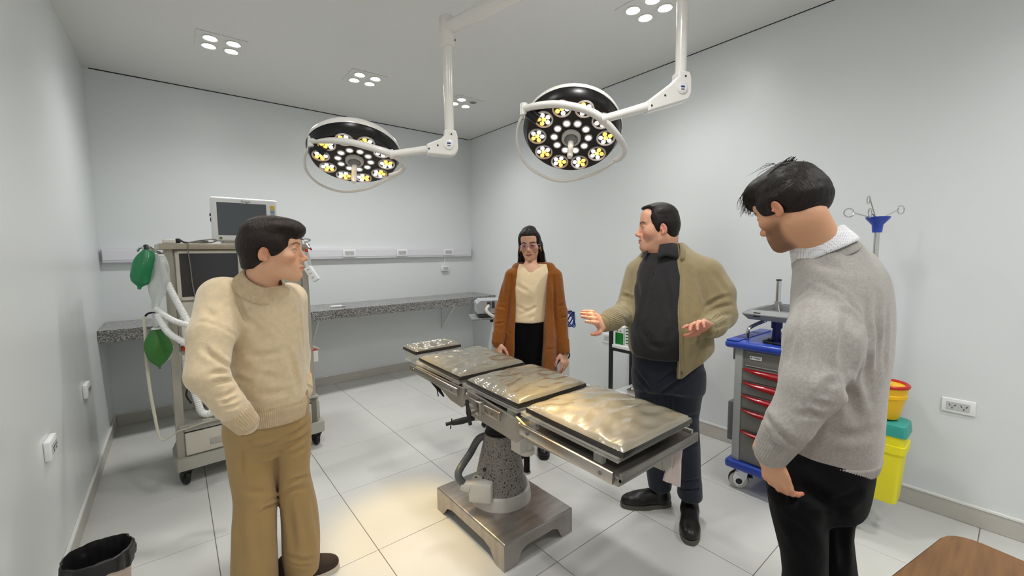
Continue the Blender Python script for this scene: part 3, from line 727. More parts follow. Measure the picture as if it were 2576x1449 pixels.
part('curved_hose', 'hose_cream', lambda q: q.tube([(.13, .07, .62), (.128, .05, .50), (.14, .03, .445), (.18, .02, .425), (.22, .05, .45), (.24, .12, .52)], .022, 12, smooth=6))
part('black_tube', 'caster_black', lambda q: (q.tube([(.085, .05, .64), (.068, .03, .58), (.09, .04, .52)], .005, 6, smooth=5), q.tube([(.165, .03, .58), (.165, .02, .50), (.20, .01, .475)], .005, 6, smooth=4)))
part('side_box', 'am_white', lambda q: q.box((.828, .0, .655), (.872, .22, .745), .004, 1))
part('red_stripe', 'red_knob', lambda q: q.box((.826, -.001, .745), (.874, .221, .750)))
part('side_ledge', 'am_post', lambda q: (q.box((.872, .05, .735), (.905, .20, .742)), q.prism([(.80, .752), (.87, .752), (.80, .80)], .02, .2, 'y')))
part('side_drawer_end', 'am_grey', lambda q: q.box((.855, .03, .20), (.872, .3, .335), .005, 2))
part('top_clip_rail', 'chrome', lambda q: q.tube([(.80, .02, 1.548), (.80, .02, 1.575), (.835, .0, 1.582), (.855, -.01, 1.572)], .008, 8, smooth=3))
def caster(M, r, w, parent, mt='caster_black', fork='caster_black', hub='am_grey', yaw=0.6, names=('caster', 'wheel', 'wheel_hub')):
    Mc = M @ Matrix.Rotation(yaw, 4, 'Z')
    q = MB(Mc); q.box((-.03, -.03, r*2-.012), (.03, .03, r*2+.012), .004, 1); q.prism([(-.028, r*2), (.032, r*2), (.03, r*.9), (.012, r*.6), (-.008, r*.9)], -w/2-.008, -w/2-.002, 'y'); q.prism([(-.028, r*2), (.032, r*2), (.03, r*.9), (.012, r*.6), (-.008, r*.9)], w/2+.002, w/2+.008, 'y')
    o = q.build(names[0], fork, parent)
    q = MB(Mc); q.lathe([(0, -w/2), (r*.85, -w/2), (r, -w/4), (r, w/4), (r*.85, w/2), (0, w/2)], (.014, 0, r), (0, 1, 0), 28); q.build(names[1], mt, o)
    q = MB(Mc); q.lathe([(0, -w/2-.010), (r*.3, -w/2-.010), (r*.42, -w/2), (r*.42, w/2), (r*.3, w/2+.010), (0, w/2+.010)], (.014, 0, r), (0, 1, 0), 20); q.build(names[2], hub, o)
for (u, v, yw) in ((.035, .02, 1.9), (.835, .02, 1.7), (.12, .50, .6), (.76, .50, 2.4)):
    caster(AM @ Matrix.Translation((u, v, 0)), .050, .028, am, hub='caster_black', yaw=yw)
# --- things hung on and standing on the machine
mon = empty('patient_monitor', AM @ Vector((.485, .18, 1.549)), 'white flat patient monitor with grey screen standing on the anaesthesia machine', 'monitor')
MM = AM @ Matrix.Translation((0, .15, 0))
z0, z1, u0, u1 = 1.566, 1.868, .283, .688
part('housing', 'pvc_white', lambda q: q.box((u0, .0, z0), (u1, .06, z1), .016, 4), mon, MM)
part('rear_housing', 'am_white', lambda q: q.box((u0+.05, .055, z0+.02), (u1-.05, .13, z1-.03), .02, 3), mon, MM)
part('foot', 'am_grey', lambda q: (q.box((u0+.06, .01, 1.549), (u1-.06, .14, 1.57), .006, 2),), mon, MM)
part('screen', 'screen_grey', lambda q: q.box((.315, -.002, 1.608), (.612, .01, 1.831), .001, 1), mon, MM)
kp = part('key_strip', 'socket_grey', lambda q: q.box((.634, -.002, 1.68), (.670, .01, 1.826), .003, 1), mon, MM)
mat('key_yellow', (226, 190, 70), .4); mat('key_blue', (130, 152, 176), .4); mat('key_green', (120, 136, 62), .4); mat('print_dark', (52, 54, 60), .5)
part('key', 'key_yellow', lambda q: q.box((.638, -.005, 1.798), (.666, .0, 1.824), .002, 1), kp, MM)
for i in range(4): part('key', 'key_blue', lambda q: q.box((.640, -.005, 1.770-i*.028), (.664, .0, 1.790-i*.028), .002, 1), kp, MM)
part('power_button', 'key_green', lambda q: q.cyl((.327, -.004, 1.588), (.327, .004, 1.588), .009), mon, MM)
part('side_port', 'slot_dark', lambda q: q.box((u0-.004, .02, 1.70), (u0+.004, .04, 1.725), .002, 1), mon, MM)
part('side_port', 'slot_dark', lambda q: q.box((u0-.006, .02, 1.735), (u0+.004, .04, 1.755), .002, 1), mon, MM)
vs, fs = text_mesh('Dräger', .021, MM @ frame((.487, -.0008, 1.842), (1, 0, 0), (0, 0, 1), (0, -1, 0)))
q = MB(); q._add(vs, fs); q.build('maker_name', 'print_dark', mon, smooth=False, fix=False)
ad = empty('power_adapter', AM @ Vector((.06, .05, 1.549)), 'small white adapter with looped grey cable on the machine top', 'adapter')
part('body', 'am_white', lambda q: q.box((.012, .02, 1.549), (.075, .07, 1.574), .005, 2), ad)
part('plug', 'caster_black', lambda q: (q.box((.076, .03, 1.550), (.10, .06, 1.578), .005, 2), q.tube([(.09, .04, 1.575), (.115, .035, 1.556), (.14, .03, 1.552)], .006, 6, smooth=3)), ad)
part('cable', 'cable_grey', lambda q: (q.tube([(.14, .03, 1.554), (.20, .02, 1.568), (.27, .03, 1.576), (.285, .03, 1.566), (.25, .03, 1.554), (.17, .02, 1.553), (.135, .01, 1.555), (.13, -.026, 1.55), (.128, -.03, 1.50), (.135, -.012, 1.40), (.140, -.005, 1.28), (.152, -.008, 1.18), (.165, -.006, 1.12)], .0036, 6, smooth=8), q.tube([(.15, .02, 1.556), (.19, .02, 1.562), (.24, .03, 1.562), (.20, .03, 1.553)], .0045, 6, smooth=6), q.box((.156, -.012, 1.085), (.174, .002, 1.125), .005, 2)), ad)
# upper green breathing bag on its clamp
def bag(name, mt, top, bot, prof, flat, label, nrm):
    top = Vector(top); bot = Vector(bot); ax = (bot-top); L = ax.length; ax.normalize()
    nv = Vector(nrm); nv = (nv-ax*nv.dot(ax)).normalized(); sx = ax.cross(nv)
    q = MB(); seg = 36; vs = []; n = len(prof)
    prof = [tuple(p) for p in catmull([Vector((a, b, 0)) for a, b in prof], 5)]
    n = len(prof)
    for p in prof:
        r, h = max(p[0], 5e-4), p[1]
        for i in range(seg):
            a = 2*PI*i/seg; w = 1+.05*math.sin(3*a+h*9)
            vs.append(top+ax*(h*L)+(sx*math.cos(a)*r*w+nv*math.sin(a)*r*flat*w))
    fs = [(k*seg+i, k*seg+(i+1) % seg, (k+1)*seg+(i+1) % seg, (k+1)*seg+i) for k in range(n-1) for i in range(seg)]
    fs += [tuple(range(seg)), tuple(range((n-1)*seg, n*seg))]
    q._add(vs, fs); o = q.build(name, mt); tag(o, label, 'breathing bag'); return o
tH = 2.44
bag('breathing_bag', 'bag_green', P(374, 629, tH), P(350, 728, tH-.02), [(.022, 0), (.030, .05), (.048, .22), (.060, .45), (.058, .65), (.042, .82), (.014, .92), (.009, .97), (.008, 1)], .62, 'shiny emerald green breathing bag hanging askew from a metal clamp', (.3, -.9, 0))
bag('breathing_bag', 'bag_olive', P(395, 828, tH), P(402, 928, tH), [(.020, 0), (.034, .06), (.056, .25), (.066, .45), (.062, .60), (.042, .78), (.014, .91), (.007, .95), (.006, 1)], .55, 'dull olive green breathing bag hanging below the white hoses', (.3, -.9, 0))
def corr(pts, r, mt, label, cat='hose', pitch=.011, amp=.0022, name='breathing_hose', seg=12):
    pts = [Vector(p) for p in pts]; fine = catmull(pts, 12)
    d = [0]
    for a, b_ in zip(fine, fine[1:]): d.append(d[-1]+(b_-a).length)
    n = int(d[-1]/pitch*4); out = []; k = 0; rs = []
    for i in range(n+1):
        s = d[-1]*i/n
        while k < len(d)-2 and d[k+1] < s: k += 1
        t = (s-d[k])/max(d[k+1]-d[k], 1e-9); out.append(fine[k].lerp(fine[k+1], t)); rs.append(r+amp*math.cos(2*PI*i/4))
    q = MB(); q.tube(out, rs, seg); o = q.build(name, mt, angle=80); return tag(o, label, cat)
corr([P(404, 640, 2.47), P(407, 668, 2.47), P(416, 702, 2.48), P(440, 750, 2.48), P(470, 805, 2.46), P(498, 852, 2.44), P(530, 890, 2.42)], .0175, 'hose_white', 'longest white corrugated breathing hose slanting across the machine front')
corr([P(393, 777, 2.43), P(412, 792, 2.42), P(440, 808, 2.42), P(475, 818, 2.42), P(520, 822, 2.42)], .0155, 'hose_white', 'upper short white breathing hose running towards the sweater sleeve')
corr([P(396, 792, 2.41), P(406, 812, 2.40), P(425, 838, 2.39), P(456, 858, 2.39), P(492, 876, 2.39), P(530, 890, 2.39)], .0165, 'hose_white', 'lower curved white breathing hose above the olive bag')
corr([P(468, 922, 2.38), P(482, 965, 2.38), P(498, 1012, 2.38), P(508, 1036, 2.38), P(526, 1040, 2.38), P(545, 1020, 2.40), P(560, 990, 2.42)], .0165, 'hose_white', 'white breathing hose loop hanging in front of the drawer')
hk = empty('hose_holder', P(372, 625, 2.48), 'metal clamp and black arm holding the green bag beside the machine', 'clamp')
q = MB(); q.tube([P(345, 632, 2.44), P(350, 624, 2.44), P(362, 621, 2.45), P(372, 619, 2.46), P(385, 628, 2.5), P(408, 640, 2.56)], .008, 8, smooth=4); q.tube([P(362, 622, 2.45), P(361, 632, 2.44), P(365, 642, 2.44)], .006, 8, smooth=3); q.build('clamp_arm', 'chrome', hk)
q = MB(); q.cyl(P(366, 618, 2.45), P(372, 632, 2.44), .012, .010, 10); q.tube([P(407, 636, 2.50), P(409, 644, 2.49), P(407, 652, 2.49), P(412, 660, 2.5)], .004, 6, smooth=3); q.tube([P(347, 646, 2.45), P(353, 654, 2.45)], .003, 6); q.build('strap', 'caster_black', hk)
q = MB(); q.tube([P(366, 795, 2.46), P(372, 789, 2.46), P(386, 787, 2.48), P(410, 793, 2.56)], .006, 8, smooth=4); q.build('support_arm', 'caster_black', hk)
q = MB(); q.lathe([(.011, 0), (.012, .02), (.016, .03), (.016, .055), (.012, .06), (.012, .085)], P(392, 824, tH), (0, 0, 1), 20); q.build('connector', 'clear_bag', hk)
q = MB(); q.lathe([(.014, 0), (.022, .002), (.022, .010), (.014, .012)], P(393, 829, tH), (0, 0, 1), 24, close=True); q.build('connector_ring', 'pvc_white', hk)
# crumpled clear bag round the hoses
q = MB()
def cb(u, v):
    a = 2*PI*u; yy = 640+v*138; w = (13+15*math.sin(min(1, v*1.25)*PI)**.7+2*math.sin(a*5+v*9))*2.45/FPX*(1-.45*max(0, v-.72)/.28)
    c = P(396-2*v+4*math.sin(v*4), yy, 2.47)
    return c+CR*math.cos(a)*w+CF*math.sin(a)*w*.5
q.grid(cb, 28, 24, True); o = q.build('plastic_bag', 'clear_bag', angle=80); tag(o, 'crumpled clear plastic bag hanging behind the emerald green bag', 'plastic bag')
q = MB(); q.tube([P(362, 797, 2.44), P(366, 850, 2.44), P(370, 920, 2.44), P(378, 985, 2.44), P(390, 1050, 2.44), P(397, 1085, 2.44), P(406, 1106, 2.44), P(424, 1102, 2.44), P(448, 1085, 2.45), P(470, 1078, 2.46), P(505, 1066, 2.47), P(528, 1058, 2.48), P(530, 1053, 2.48), P(510, 1056, 2.48)], [.0085, .0085, .0085, .008, .008, .007, .004, .004, .004, .004, .004, .004, .004, .004], 8, smooth=6)
tag(q.build('suction_tube', 'hose_cream'), 'long thin cream tube looping down beside the anaesthesia machine', 'tube')
q = MB(); q._add([P(424, 868, 2.5), P(437, 872, 2.5), P(427, 905, 2.5), P(414, 908, 2.5)], [(0, 1, 2, 3)]); o = q.build('paper_tag', 'paper'); o.modifiers.new('t', 'SOLIDIFY').thickness = .0015; tag(o, 'white paper tag behind the olive breathing bag', 'tag')
# extension socket hung on the right side
es = empty('extension_socket', P(781, 690, 2.98), 'white hanging extension socket with red switch at the machine right side', 'extension socket')
tE = 2.97
ex_ = (P(795, 705, tE)-P(773, 672, tE)).normalized()
EM = frame(P(779, 680, tE), CR, ex_, CR.cross(ex_))
EMf = frame(P(785, 688, tE), (CR-ex_*CR.dot(ex_)), ex_, (CR-ex_*CR.dot(ex_)).normalized().cross(ex_))
q = MB(EMf); q.box((-.026, -.055, -.02), (.024, .06, .02), .005, 2); q.build('body', 'pvc_white', es)
q = MB(EMf)
for yy in (-.032, 0, .032):
    for dx in (-.005, .005): q.cyl((dx-.002, yy, -.0215), (dx-.002, yy, -.019), .0035, seg=8); q.cyl((dx-.002, yy, .019), (dx-.002, yy, .0215), .0035, seg=8)
tag(q.build('socket_holes', 'cable_grey', es), kind='stuff')
q = MB(); q.tube([P(776, 672, tE), P(771, 650, tE), P(768, 632, tE)], [.022, .026, .02], 10); q.build('wrapping', 'clear_bag', es)
q = MB(); q.cbox(P(771, 630, tE-.03), (.018, .01, .024), .002); q.build('red_label', 'red_knob', es)
q = MB(); q.tube([AM @ Vector((.835, .06, 1.556)), AM @ Vector((.845, .0, 1.565)), P(766, 608, tE), P(770, 612, tE), P(777, 622, tE), P(782, 628, tE)], .0045, 8, smooth=3); q.build('hook', 'chrome', es)
q = MB(); q.tube([P(780, 624, tE), P(784, 629, tE)], [.008, .005], 8); mat('plug_red', (150, 28, 34), .4); q.build('red_tip', 'plug_red', es)
# ================================================================== EMERGENCY CART AT THE RIGHT WALL
mat('cart_blue', (44, 72, 172), 0.32, spec=0.5, coat=.2)
mat('cart_grey', (150, 150, 148), 0.42)
mat('cart_front', (128, 127, 122), 0.42)
mat('cart_post', (176, 178, 178), 0.4)
mat('cart_red', (166, 22, 30), 0.3, coat=.3)
mat('cart_tray', (138, 140, 140), 0.45)
mat('tray_side', (112, 114, 116), 0.5)
mat('blue_dark', (24, 38, 104), 0.4)
CX0, CX1, CYa, CYb = 2.63, 3.10, .555, 1.095
ec = empty('emergency_cart', ((CX0+CX1)/2, (CYa+CYb)/2, 0), 'grey emergency cart with blue top and red drawer handles by the right wall', 'cart')
q = MB(); q.box((CX0+.012, CYa+.02, .18), (CX1-.01, CYb-.02, .885), .004, 1); q.build('cabinet', 'cart_grey', ec)
for yy in (CYa, CYb-.045):
    for xx in (CX0, CX1-.05):
        MB().box((xx, yy, .18), (xx+.05, yy+.045, .885), .008, 2).build('corner_post', 'cart_post', ec)
q = MB(); q.box((CX0+.008, CYa+.05, .775), (CX0+.014, CYb-.05, .878), .004, 2); hp = q.build('header_panel', 'cart_front', ec)
q = MB(); q.tube([(CX0+.006, CYa+.06, .785), (CX0+.006, CYb-.06, .785), (CX0+.006, CYb-.06, .868), (CX0+.006, CYa+.06, .868)], .0025, 6, closed=True); q.build('header_rim', 'cart_post', hp)
MB().box((CX0+.002, .945, .826), (CX0+.009, 1.01, .848), .001, 1).build('name_plate', 'paper', hp)
LM = frame((CX0+.0012, .9775, .837), (0, -1, 0), (0, 0, 1), (-1, 0, 0))
vs, fs = text_mesh('AMEX', .0125, LM @ Matrix.Translation((.010, -.0005, 0)), .0003); q = MB(); q._add(vs, fs)
q.v += [tuple(LM @ Vector(p)) for p in ((-.028, -.006, .0004), (-.024, .007, .0004), (-.0225, .007, .0004), (-.0175, -.006, .0004), (-.0205, -.006, .0004), (-.0235, .003, .0004), (-.0255, -.006, .0004))]
k = len(q.v)-7; q.f.append(tuple(range(k, k+7))); q.mi.append(0)
q.build('plate_lettering', 'print_dark', hp, smooth=False, fix=False)
zs = [(.685, .765), (.615, .680), (.530, .610), (.375, .525), (.185, .370)]
zs = [(.690, .768), (.608, .684), (.520, .602), (.385, .514), (.190, .379)]
for i, (a, b_) in enumerate(zs):
    d_ = MB().box((CX0+.002, CYa+.048, a), (CX0+.02, CYb-.048, b_), .004, 2).build('drawer', 'cart_front', ec)
    q = MB(); pts = []
    def hnd(u, v):
        yy = CYb-.052-(CYb-CYa-.104)*u; dip = .034*(1-abs(2*u-1)**2.2)
        return (CX0-.001-.016*math.sin(PI*min(1, v*1.0))*(1-abs(2*u-1)**6)-.002, yy, b_-.004-dip*v)
    q.grid(hnd, 24, 6); o = q.build('drawer_handle', 'cart_red', d_); o.modifiers.new('t', 'SOLIDIFY').thickness = -.006
MB().box((CX0+.02, CYb-.019, .2), (CX1-.03, CYb-.014, .87), .001, 1).build('side_strip', 'cart_red', ec)
q = MB(); q.box((CX0+.06, CYb+.0, .27), (CX1-.10, CYb+.055, .52), .006, 2); bn = q.build('side_bin', 'tray_side', ec)
MB().box((CX0+.07, CYb-.005, .79), (CX0+.13, CYb+.04, .875), .006, 2).build('side_bracket', 'tray_side', ec)
# blue base and top
q = MB(); q.box((CX0-.025, CYa-.03, .128), (CX1+.02, CYb+.03, .182), .018, 3); q.build('base', 'cart_blue', ec)
tp = MB().box((CX0-.035, CYa-.05, .883), (CX1+.03, CYb+.05, .928), .020, 4).build('top', 'cart_blue', ec)
for ya_, yb_ in ((CYb-.03, CYb+.042), (CYa-.042, CYa+.03)): MB().box((CX0-.028, ya_, .926), (CX1+.02, yb_, .934), .004, 2).build('top_edge', 'cart_blue', tp)
for xx in (2.70, 2.80, 2.91): MB().box((xx, CYb-.022, .9335), (xx+.07, CYb+.030, .9352), .0008, 1).build('top_pocket', 'blue_dark', tp)
q = MB(); q.tube([(2.68, 1.045, .925), (2.68, 1.045, .985), (2.70, 1.035, 1.01), (2.76, .985, 1.045), (2.80, .95, 1.055), (2.80, .66, 1.055), (2.80, .575, 1.03), (2.80, .555, .93)], .011, 10, smooth=6); q.build('guard_rail', 'chrome', ec)
for (xx, yy, yw, mm_) in ((2.66, 1.045, 1.2, 0), (3.06, 1.045, 2.5, 0), (2.69, .555, .9, 0), (3.05, .555, 2.0, 0)):
    Mx = Matrix.Translation((xx, yy, 0)) @ Matrix.Rotation(yw+.9, 4, 'Z')
    q = MB(Mx); q.cyl((0, 0, .108), (0, 0, .13), .028, seg=20); q.prism([(-.034, .112), (.034, .112), (.046, .072), (.040, .040), (.022, .020), (-.004, .030), (-.030, .080)], -.026, -.018, 'y'); q.prism([(-.034, .112), (.034, .112), (.046, .072), (.040, .040), (.022, .020), (-.004, .030), (-.030, .080)], .018, .026, 'y')
    co = q.build('caster', 'pvc_white', ec)
    MB(Mx).lathe([(0, -.016), (.046, -.016), (.052, -.010), (.052, .010), (.046, .016), (0, .016)], (.012, 0, .052), (0, 1, 0), 32).build('wheel', 'cast_white', co)
    MB(Mx).lathe([(.050, -.010), (.056, -.006), (.056, .006), (.050, .010)], (.012, 0, .0565), (0, 1, 0), 32, close=True).build('tyre', 'caster_black', co)
    MB(Mx).lathe([(0, -.0285), (.017, -.0285), (.019, -.0255), (.019, .0255), (.017, .0285), (0, .0285)], (.012, 0, .052), (0, 1, 0), 20).build('axle_cap', 'caster_black', co)
    q = MB(Mx); q.box((-.065, -.018, .078), (-.025, .018, .088), .003, 1); q.build('brake', 'caster_black', co)
# shelf on a stem
sx, sy = 2.80, .93
q = MB(); q.cyl((sx, sy, .925), (sx, sy, 1.005), .026, .022, 20); q.cyl((sx, sy, 1.005), (sx, sy, 1.065), .030, .030, 20); q.cyl((sx, sy, .925), (sx, sy, .94), .045, seg=24); q.build('stem', 'blue_dark', ec)
q = MB(); a0, a1, b0, b1 = 2.64, 3.02, .60, 1.07
def rr(x0, x1, y0, y1, r, n=5):
    o = []
    for cx_, cy_, s in ((x1-r, y1-r, 0), (x0+r, y1-r, 90), (x0+r, y0+r, 180), (x1-r, y0+r, 270)):
        for i in range(n+1): a = math.radians(s+90*i/n); o.append((cx_+r*math.cos(a), cy_+r*math.sin(a)))
    return o
def stack(q, rings):
    n = len(rings[0][0]); vs = [(x, y, z) for poly, z in rings for x, y in poly]
    fs = [(k*n+i, k*n+(i+1) % n, (k+1)*n+(i+1) % n, (k+1)*n+i) for k in range(len(rings)-1) for i in range(n)]
    fs += [tuple(range(n-1, -1, -1)), tuple(range((len(rings)-1)*n, len(rings)*n))]
    q._add(vs, fs)
stack(q, [(rr(a0+.02, a1-.02, b0+.02, b1-.02, .03), 1.062), (rr(a0+.005, a1-.005, b0+.005, b1-.005, .03), 1.080), (rr(a0-.004, a1+.004, b0-.004, b1+.004, .03), 1.092), (rr(a0-.004, a1+.004, b0-.004, b1+.004, .03), 1.097), (rr(a0+.02, a1-.02, b0+.02, b1-.02, .03), 1.118), (rr(a0+.035, a1-.035, b0+.035, b1-.035, .03), 1.120), (rr(a0+.045, a1-.045, b0+.045, b1-.045, .02), 1.112)])
sh = q.build('shelf', 'cart_tray', ec, angle=30)
for y_ in (.985, .80, .67):
    MB().box((a0-.003, y_-.018, 1.083), (a0+.006, y_+.018, 1.089), 0, R=None).build('shelf_slot', 'slot_dark', sh)
    MB().box((a0+.002, y_-.018, 1.1025), (a0+.012, y_+.018, 1.108), 0).build('shelf_slot', 'slot_dark', sh)
for (x2, y2) in ((a0+.04, b1-.05), (a0+.04, sy-.05), (a0+.04, b0+.06), (a1-.04, b0+.06), (a1-.04, sy), (a1-.05, b1-.05), (sx-.02, b1-.045)):
    d = Vector((x2-sx, y2-sy, 0)); q = MB(); w = d.normalized().cross(Vector((0, 0, 1)))*.003
    p0 = Vector((sx, sy, 1.105)); p1 = Vector((x2, y2, 1.105))
    q._add([p0+w, p0-w, p1-w, p1+w, p0+w+Vector((0, 0, .05)), p0-w+Vector((0, 0, .05)), p1-w+Vector((0, 0, .014)), p1+w+Vector((0, 0, .014))], [(0, 3, 2, 1), (4, 5, 6, 7), (0, 1, 5, 4), (1, 2, 6, 5), (2, 3, 7, 6), (3, 0, 4, 7)])
    q.build('shelf_rib', 'cart_tray', sh, smooth=False)
q = MB(); q.cyl((sx, sy, 1.11), (sx, sy, 1.165), .022, .018, 20); q.build('pole_socket', 'cart_tray', sh)
q = MB(); q.cyl((sx, sy, 1.16), (sx, sy, 1.292), .0135, seg=20); q.build('short_pole', 'chrome', sh)
q = MB(); q.cyl((sx, sy, 1.290), (sx, sy, 1.298), .0142, seg=20); q.build('pole_plug', 'caster_black', sh)
# IV pole fixed to the cart
ivx, ivy = 2.90, .514
q = MB(); q.cyl((ivx, ivy, .40), (ivx, ivy, 1.572), .0125, seg=20); iv = q.build('drip_pole', 'chrome', ec)
q = MB(); q.lathe([(0, 1.56), (.020, 1.56), (.022, 1.575), (.024, 1.60), (.05, 1.632), (.052, 1.642), (0, 1.642)], (ivx, ivy, 0), seg=24); q.build('hook_hub', 'cart_blue', iv)
def hook(ang, ln, lift):
    d = Vector((math.cos(ang), math.sin(ang), 0)); b0_ = Vector((ivx, ivy, 1.636))+d*.03
    tip = b0_+d*ln+Vector((0, 0, lift)); s = d.cross(Vector((0, 0, 1)))
    pts = [b0_, b0_.lerp(tip, .6), tip]
    for i in range(1, 9):
        a = 2*PI*i/9; pts.append(tip+d*(.024*(1-math.cos(a)))*1.0+s*.0+Vector((0, 0, .022*math.sin(a))))
    pts.append(tip+Vector((0, 0, .001))); q = MB(); q.tube(pts, .0032, 8, smooth=4); q.build('hook', 'chrome', iv)
vr = math.atan2(CR.y, CR.x)
hook(vr+.25, .105, .045); hook(vr+PI-.15, .085, .030); hook(vr+PI+.6, .07, .022); hook(vr+1.15, .10, .110)
# black loop of cable on the cart top
q = MB(); q.tube([(2.76, .93, .936), (2.69, .96, .936), (2.665, .90, .936), (2.66, .82, .936), (2.68, .70, .937), (2.74, .66, .937), (2.80, .74, .94), (2.78, .84, .945), (2.76, .87, .945)], .007, 8, smooth=6); q.box((2.72, .70, .932), (2.82, .86, .955), .008, 2)
tag(q.build('power_cable', 'caster_black'), 'black coiled cable lying on the blue cart top', 'cable')
# sharps container with red rim and tall yellow bin with teal lid, hung on the cart end
mat('sharps_yellow', (244, 190, 12), 0.4); mat('bin_yellow', (238, 226, 34), 0.45); mat('teal', (54, 160, 146), 0.45); mat('rim_red', (188, 32, 22), 0.35)
c0 = Vector((2.765, .412, 0))
sc_ = empty('sharps_container', c0+Vector((0, 0, .62)), 'small amber sharps container with red rim behind the man in the grey sweater', 'sharps container')
q = MB(); q.lathe([(0, .628), (.052, .628), (.055, .634), (.074, .735), (.080, .738), (.080, .752), (.077, .756), (.084, .790), (0, .790)], c0, seg=36); q.build('body', 'sharps_yellow', sc_)
q = MB(); q.lathe([(.070, .790), (.088, .790), (.089, .800), (.082, .806), (.070, .800)], c0, seg=36, close=True); q.build('rim', 'rim_red', sc_)
q = MB(); q.lathe([(0, .796), (.070, .796), (.070, .789), (0, .789)], c0, seg=32); q.box((c0.x-.035, c0.y-.02, .795), (c0.x+.03, c0.y+.025, .802), .003, 1); q.build('lid', 'sharps_yellow', sc_)
MB().box((c0.x-.01, c0.y+.07, .68), (c0.x+.01, CYa-.03, .70)).build('holder', 'chrome', sc_)
c1 = Vector((2.765, .412, 0))
wb = empty('waste_bin', c1+Vector((0, 0, .19)), 'tall lemon yellow waste container with teal lid hanging on the cart end', 'waste container')
q = MB(); stack(q, [(rr(c1.x-.058, c1.x+.058, c1.y-.068, c1.y+.068, .02), .205), (rr(c1.x-.062, c1.x+.062, c1.y-.072, c1.y+.072, .02), .212), (rr(c1.x-.076, c1.x+.076, c1.y-.086, c1.y+.086, .022), .47), (rr(c1.x-.084, c1.x+.084, c1.y-.094, c1.y+.094, .022), .472), (rr(c1.x-.085, c1.x+.085, c1.y-.095, c1.y+.095, .022), .51), (rr(c1.x-.079, c1.x+.079, c1.y-.089, c1.y+.089, .022), .512), (rr(c1.x-.080, c1.x+.080, c1.y-.090, c1.y+.090, .022), .56)]); q.build('body', 'bin_yellow', wb, angle=30)
q = MB(); stack(q, [(rr(c1.x-.085, c1.x+.085, c1.y-.096, c1.y+.096, .022), .558), (rr(c1.x-.086, c1.x+.086, c1.y-.098, c1.y+.098, .022), .562), (rr(c1.x-.080, c1.x+.080, c1.y-.092, c1.y+.092, .022), .612), (rr(c1.x-.072, c1.x+.072, c1.y-.084, c1.y+.084, .022), .618)]); q.build('lid', 'teal', wb, angle=30)
MB().box((c1.x-.012, c1.y+.08, .50), (c1.x+.012, CYa-.03, .52)).build('holder', 'chrome', wb)

# ================================================================== BLACK SHELF TROLLEY BEHIND THE MAN
mat('tube_black', (32, 34, 36), 0.4)
tr = empty('shelf_trolley', (2.98, 1.95, 0), 'black square-tube shelf trolley with white boards behind the man in the khaki jacket', 'trolley')
tx0, tx1, ty0, ty1 = 2.83, 3.15, 1.68, 2.20
for xx in (tx0, tx1-.028):
    for yy in (ty0, ty1-.028): MB().box((xx, yy, 0.0), (xx+.028, yy+.028, .86), .002, 1).build('post', 'tube_black', tr)
for zz in (.235, .640):
    q = MB(); q.box((tx0+.001, ty0+.028, zz), (tx0+.027, ty1-.028, zz+.024)); q.box((tx1-.027, ty0+.028, zz), (tx1-.001, ty1-.028, zz+.024)); q.box((tx0+.028, ty0+.001, zz), (tx1-.028, ty0+.027, zz+.024)); q.box((tx0+.028, ty1-.027, zz), (tx1-.028, ty1-.001, zz+.024)); q.build('shelf_frame', 'tube_black', tr, smooth=False)
    MB().box((tx0+.004, ty0+.03, zz+.024), (tx1-.004, ty1-.03, zz+.05), .002, 1).build('board', 'pvc_white', tr)
mat('box_green', (10, 128, 46), .45); mat('print_green', (36, 120, 74), .5)
def carton(x0, x1, y0, y1, z0, z1, label):
    e = empty('carton', ((x0+x1)/2, (y0+y1)/2, z0), label, 'carton')
    MB().box((x0, y0, z0), (x1, y1, z1), .001, 1).build('body', 'paper', e); return e
e = carton(2.87, 2.95, 2.08, 2.165, .690, .84, 'white carton with a green panel on the black trolley')
MB().box((2.868, 2.083, .694), (2.8705, 2.160, .790)).build('green_panel', 'box_green', e)
q = MB()
for i in range(2): q.box((2.8675, 2.108+i*.012, .705), (2.8685, 2.110+i*.012, .78))
for i in range(2): q.cyl((2.8685, 2.11+i*.03, .805), (2.8695, 2.11+i*.03, .805), .006, seg=10)
tag(q.build('print', 'print_green', e), kind='stuff')
e = carton(2.86, 2.97, 1.985, 2.06, .690, .87, 'white carton with green print next to the green-panel box')
q = MB()
for i in range(6): q.box((2.8585, 1.995+(i % 2)*.01, .71+i*.025), (2.8605, 2.05, .72+i*.025))
tag(q.build('print', 'print_green', e), kind='stuff')
q = MB(); q.lathe([(0, 0), (.04, 0), (.055, .03), (.06, .034), (.05, .028), (.036, .006), (0, .004)], (2.875, 2.00-.04, .69), seg=28, close=False); tag(q.build('steel_bowl', 'chrome'), 'small shiny steel bowl on the upper board of the black trolley', 'bowl')
bk = empty('instrument_basket', (2.95, 1.92, .286), 'metal instrument basket with tubing on the lower trolley board', 'basket')
q = MB(); stack(q, [(rr(2.86, 3.10, 1.78, 2.03, .02), .286), (rr(2.85, 3.11, 1.77, 2.04, .02), .33)]); q.build('tray', 'steel', bk)
q = MB(); q.tube([(2.88, 2.0, .335), (2.9, 1.93, .36), (2.95, 1.87, .35), (3.0, 1.93, .37), (2.95, 2.0, .35), (2.89, 1.92, .345), (2.9, 1.82, .35)], .012, 8, smooth=6); q.build('tubing', 'hose_cream', bk)

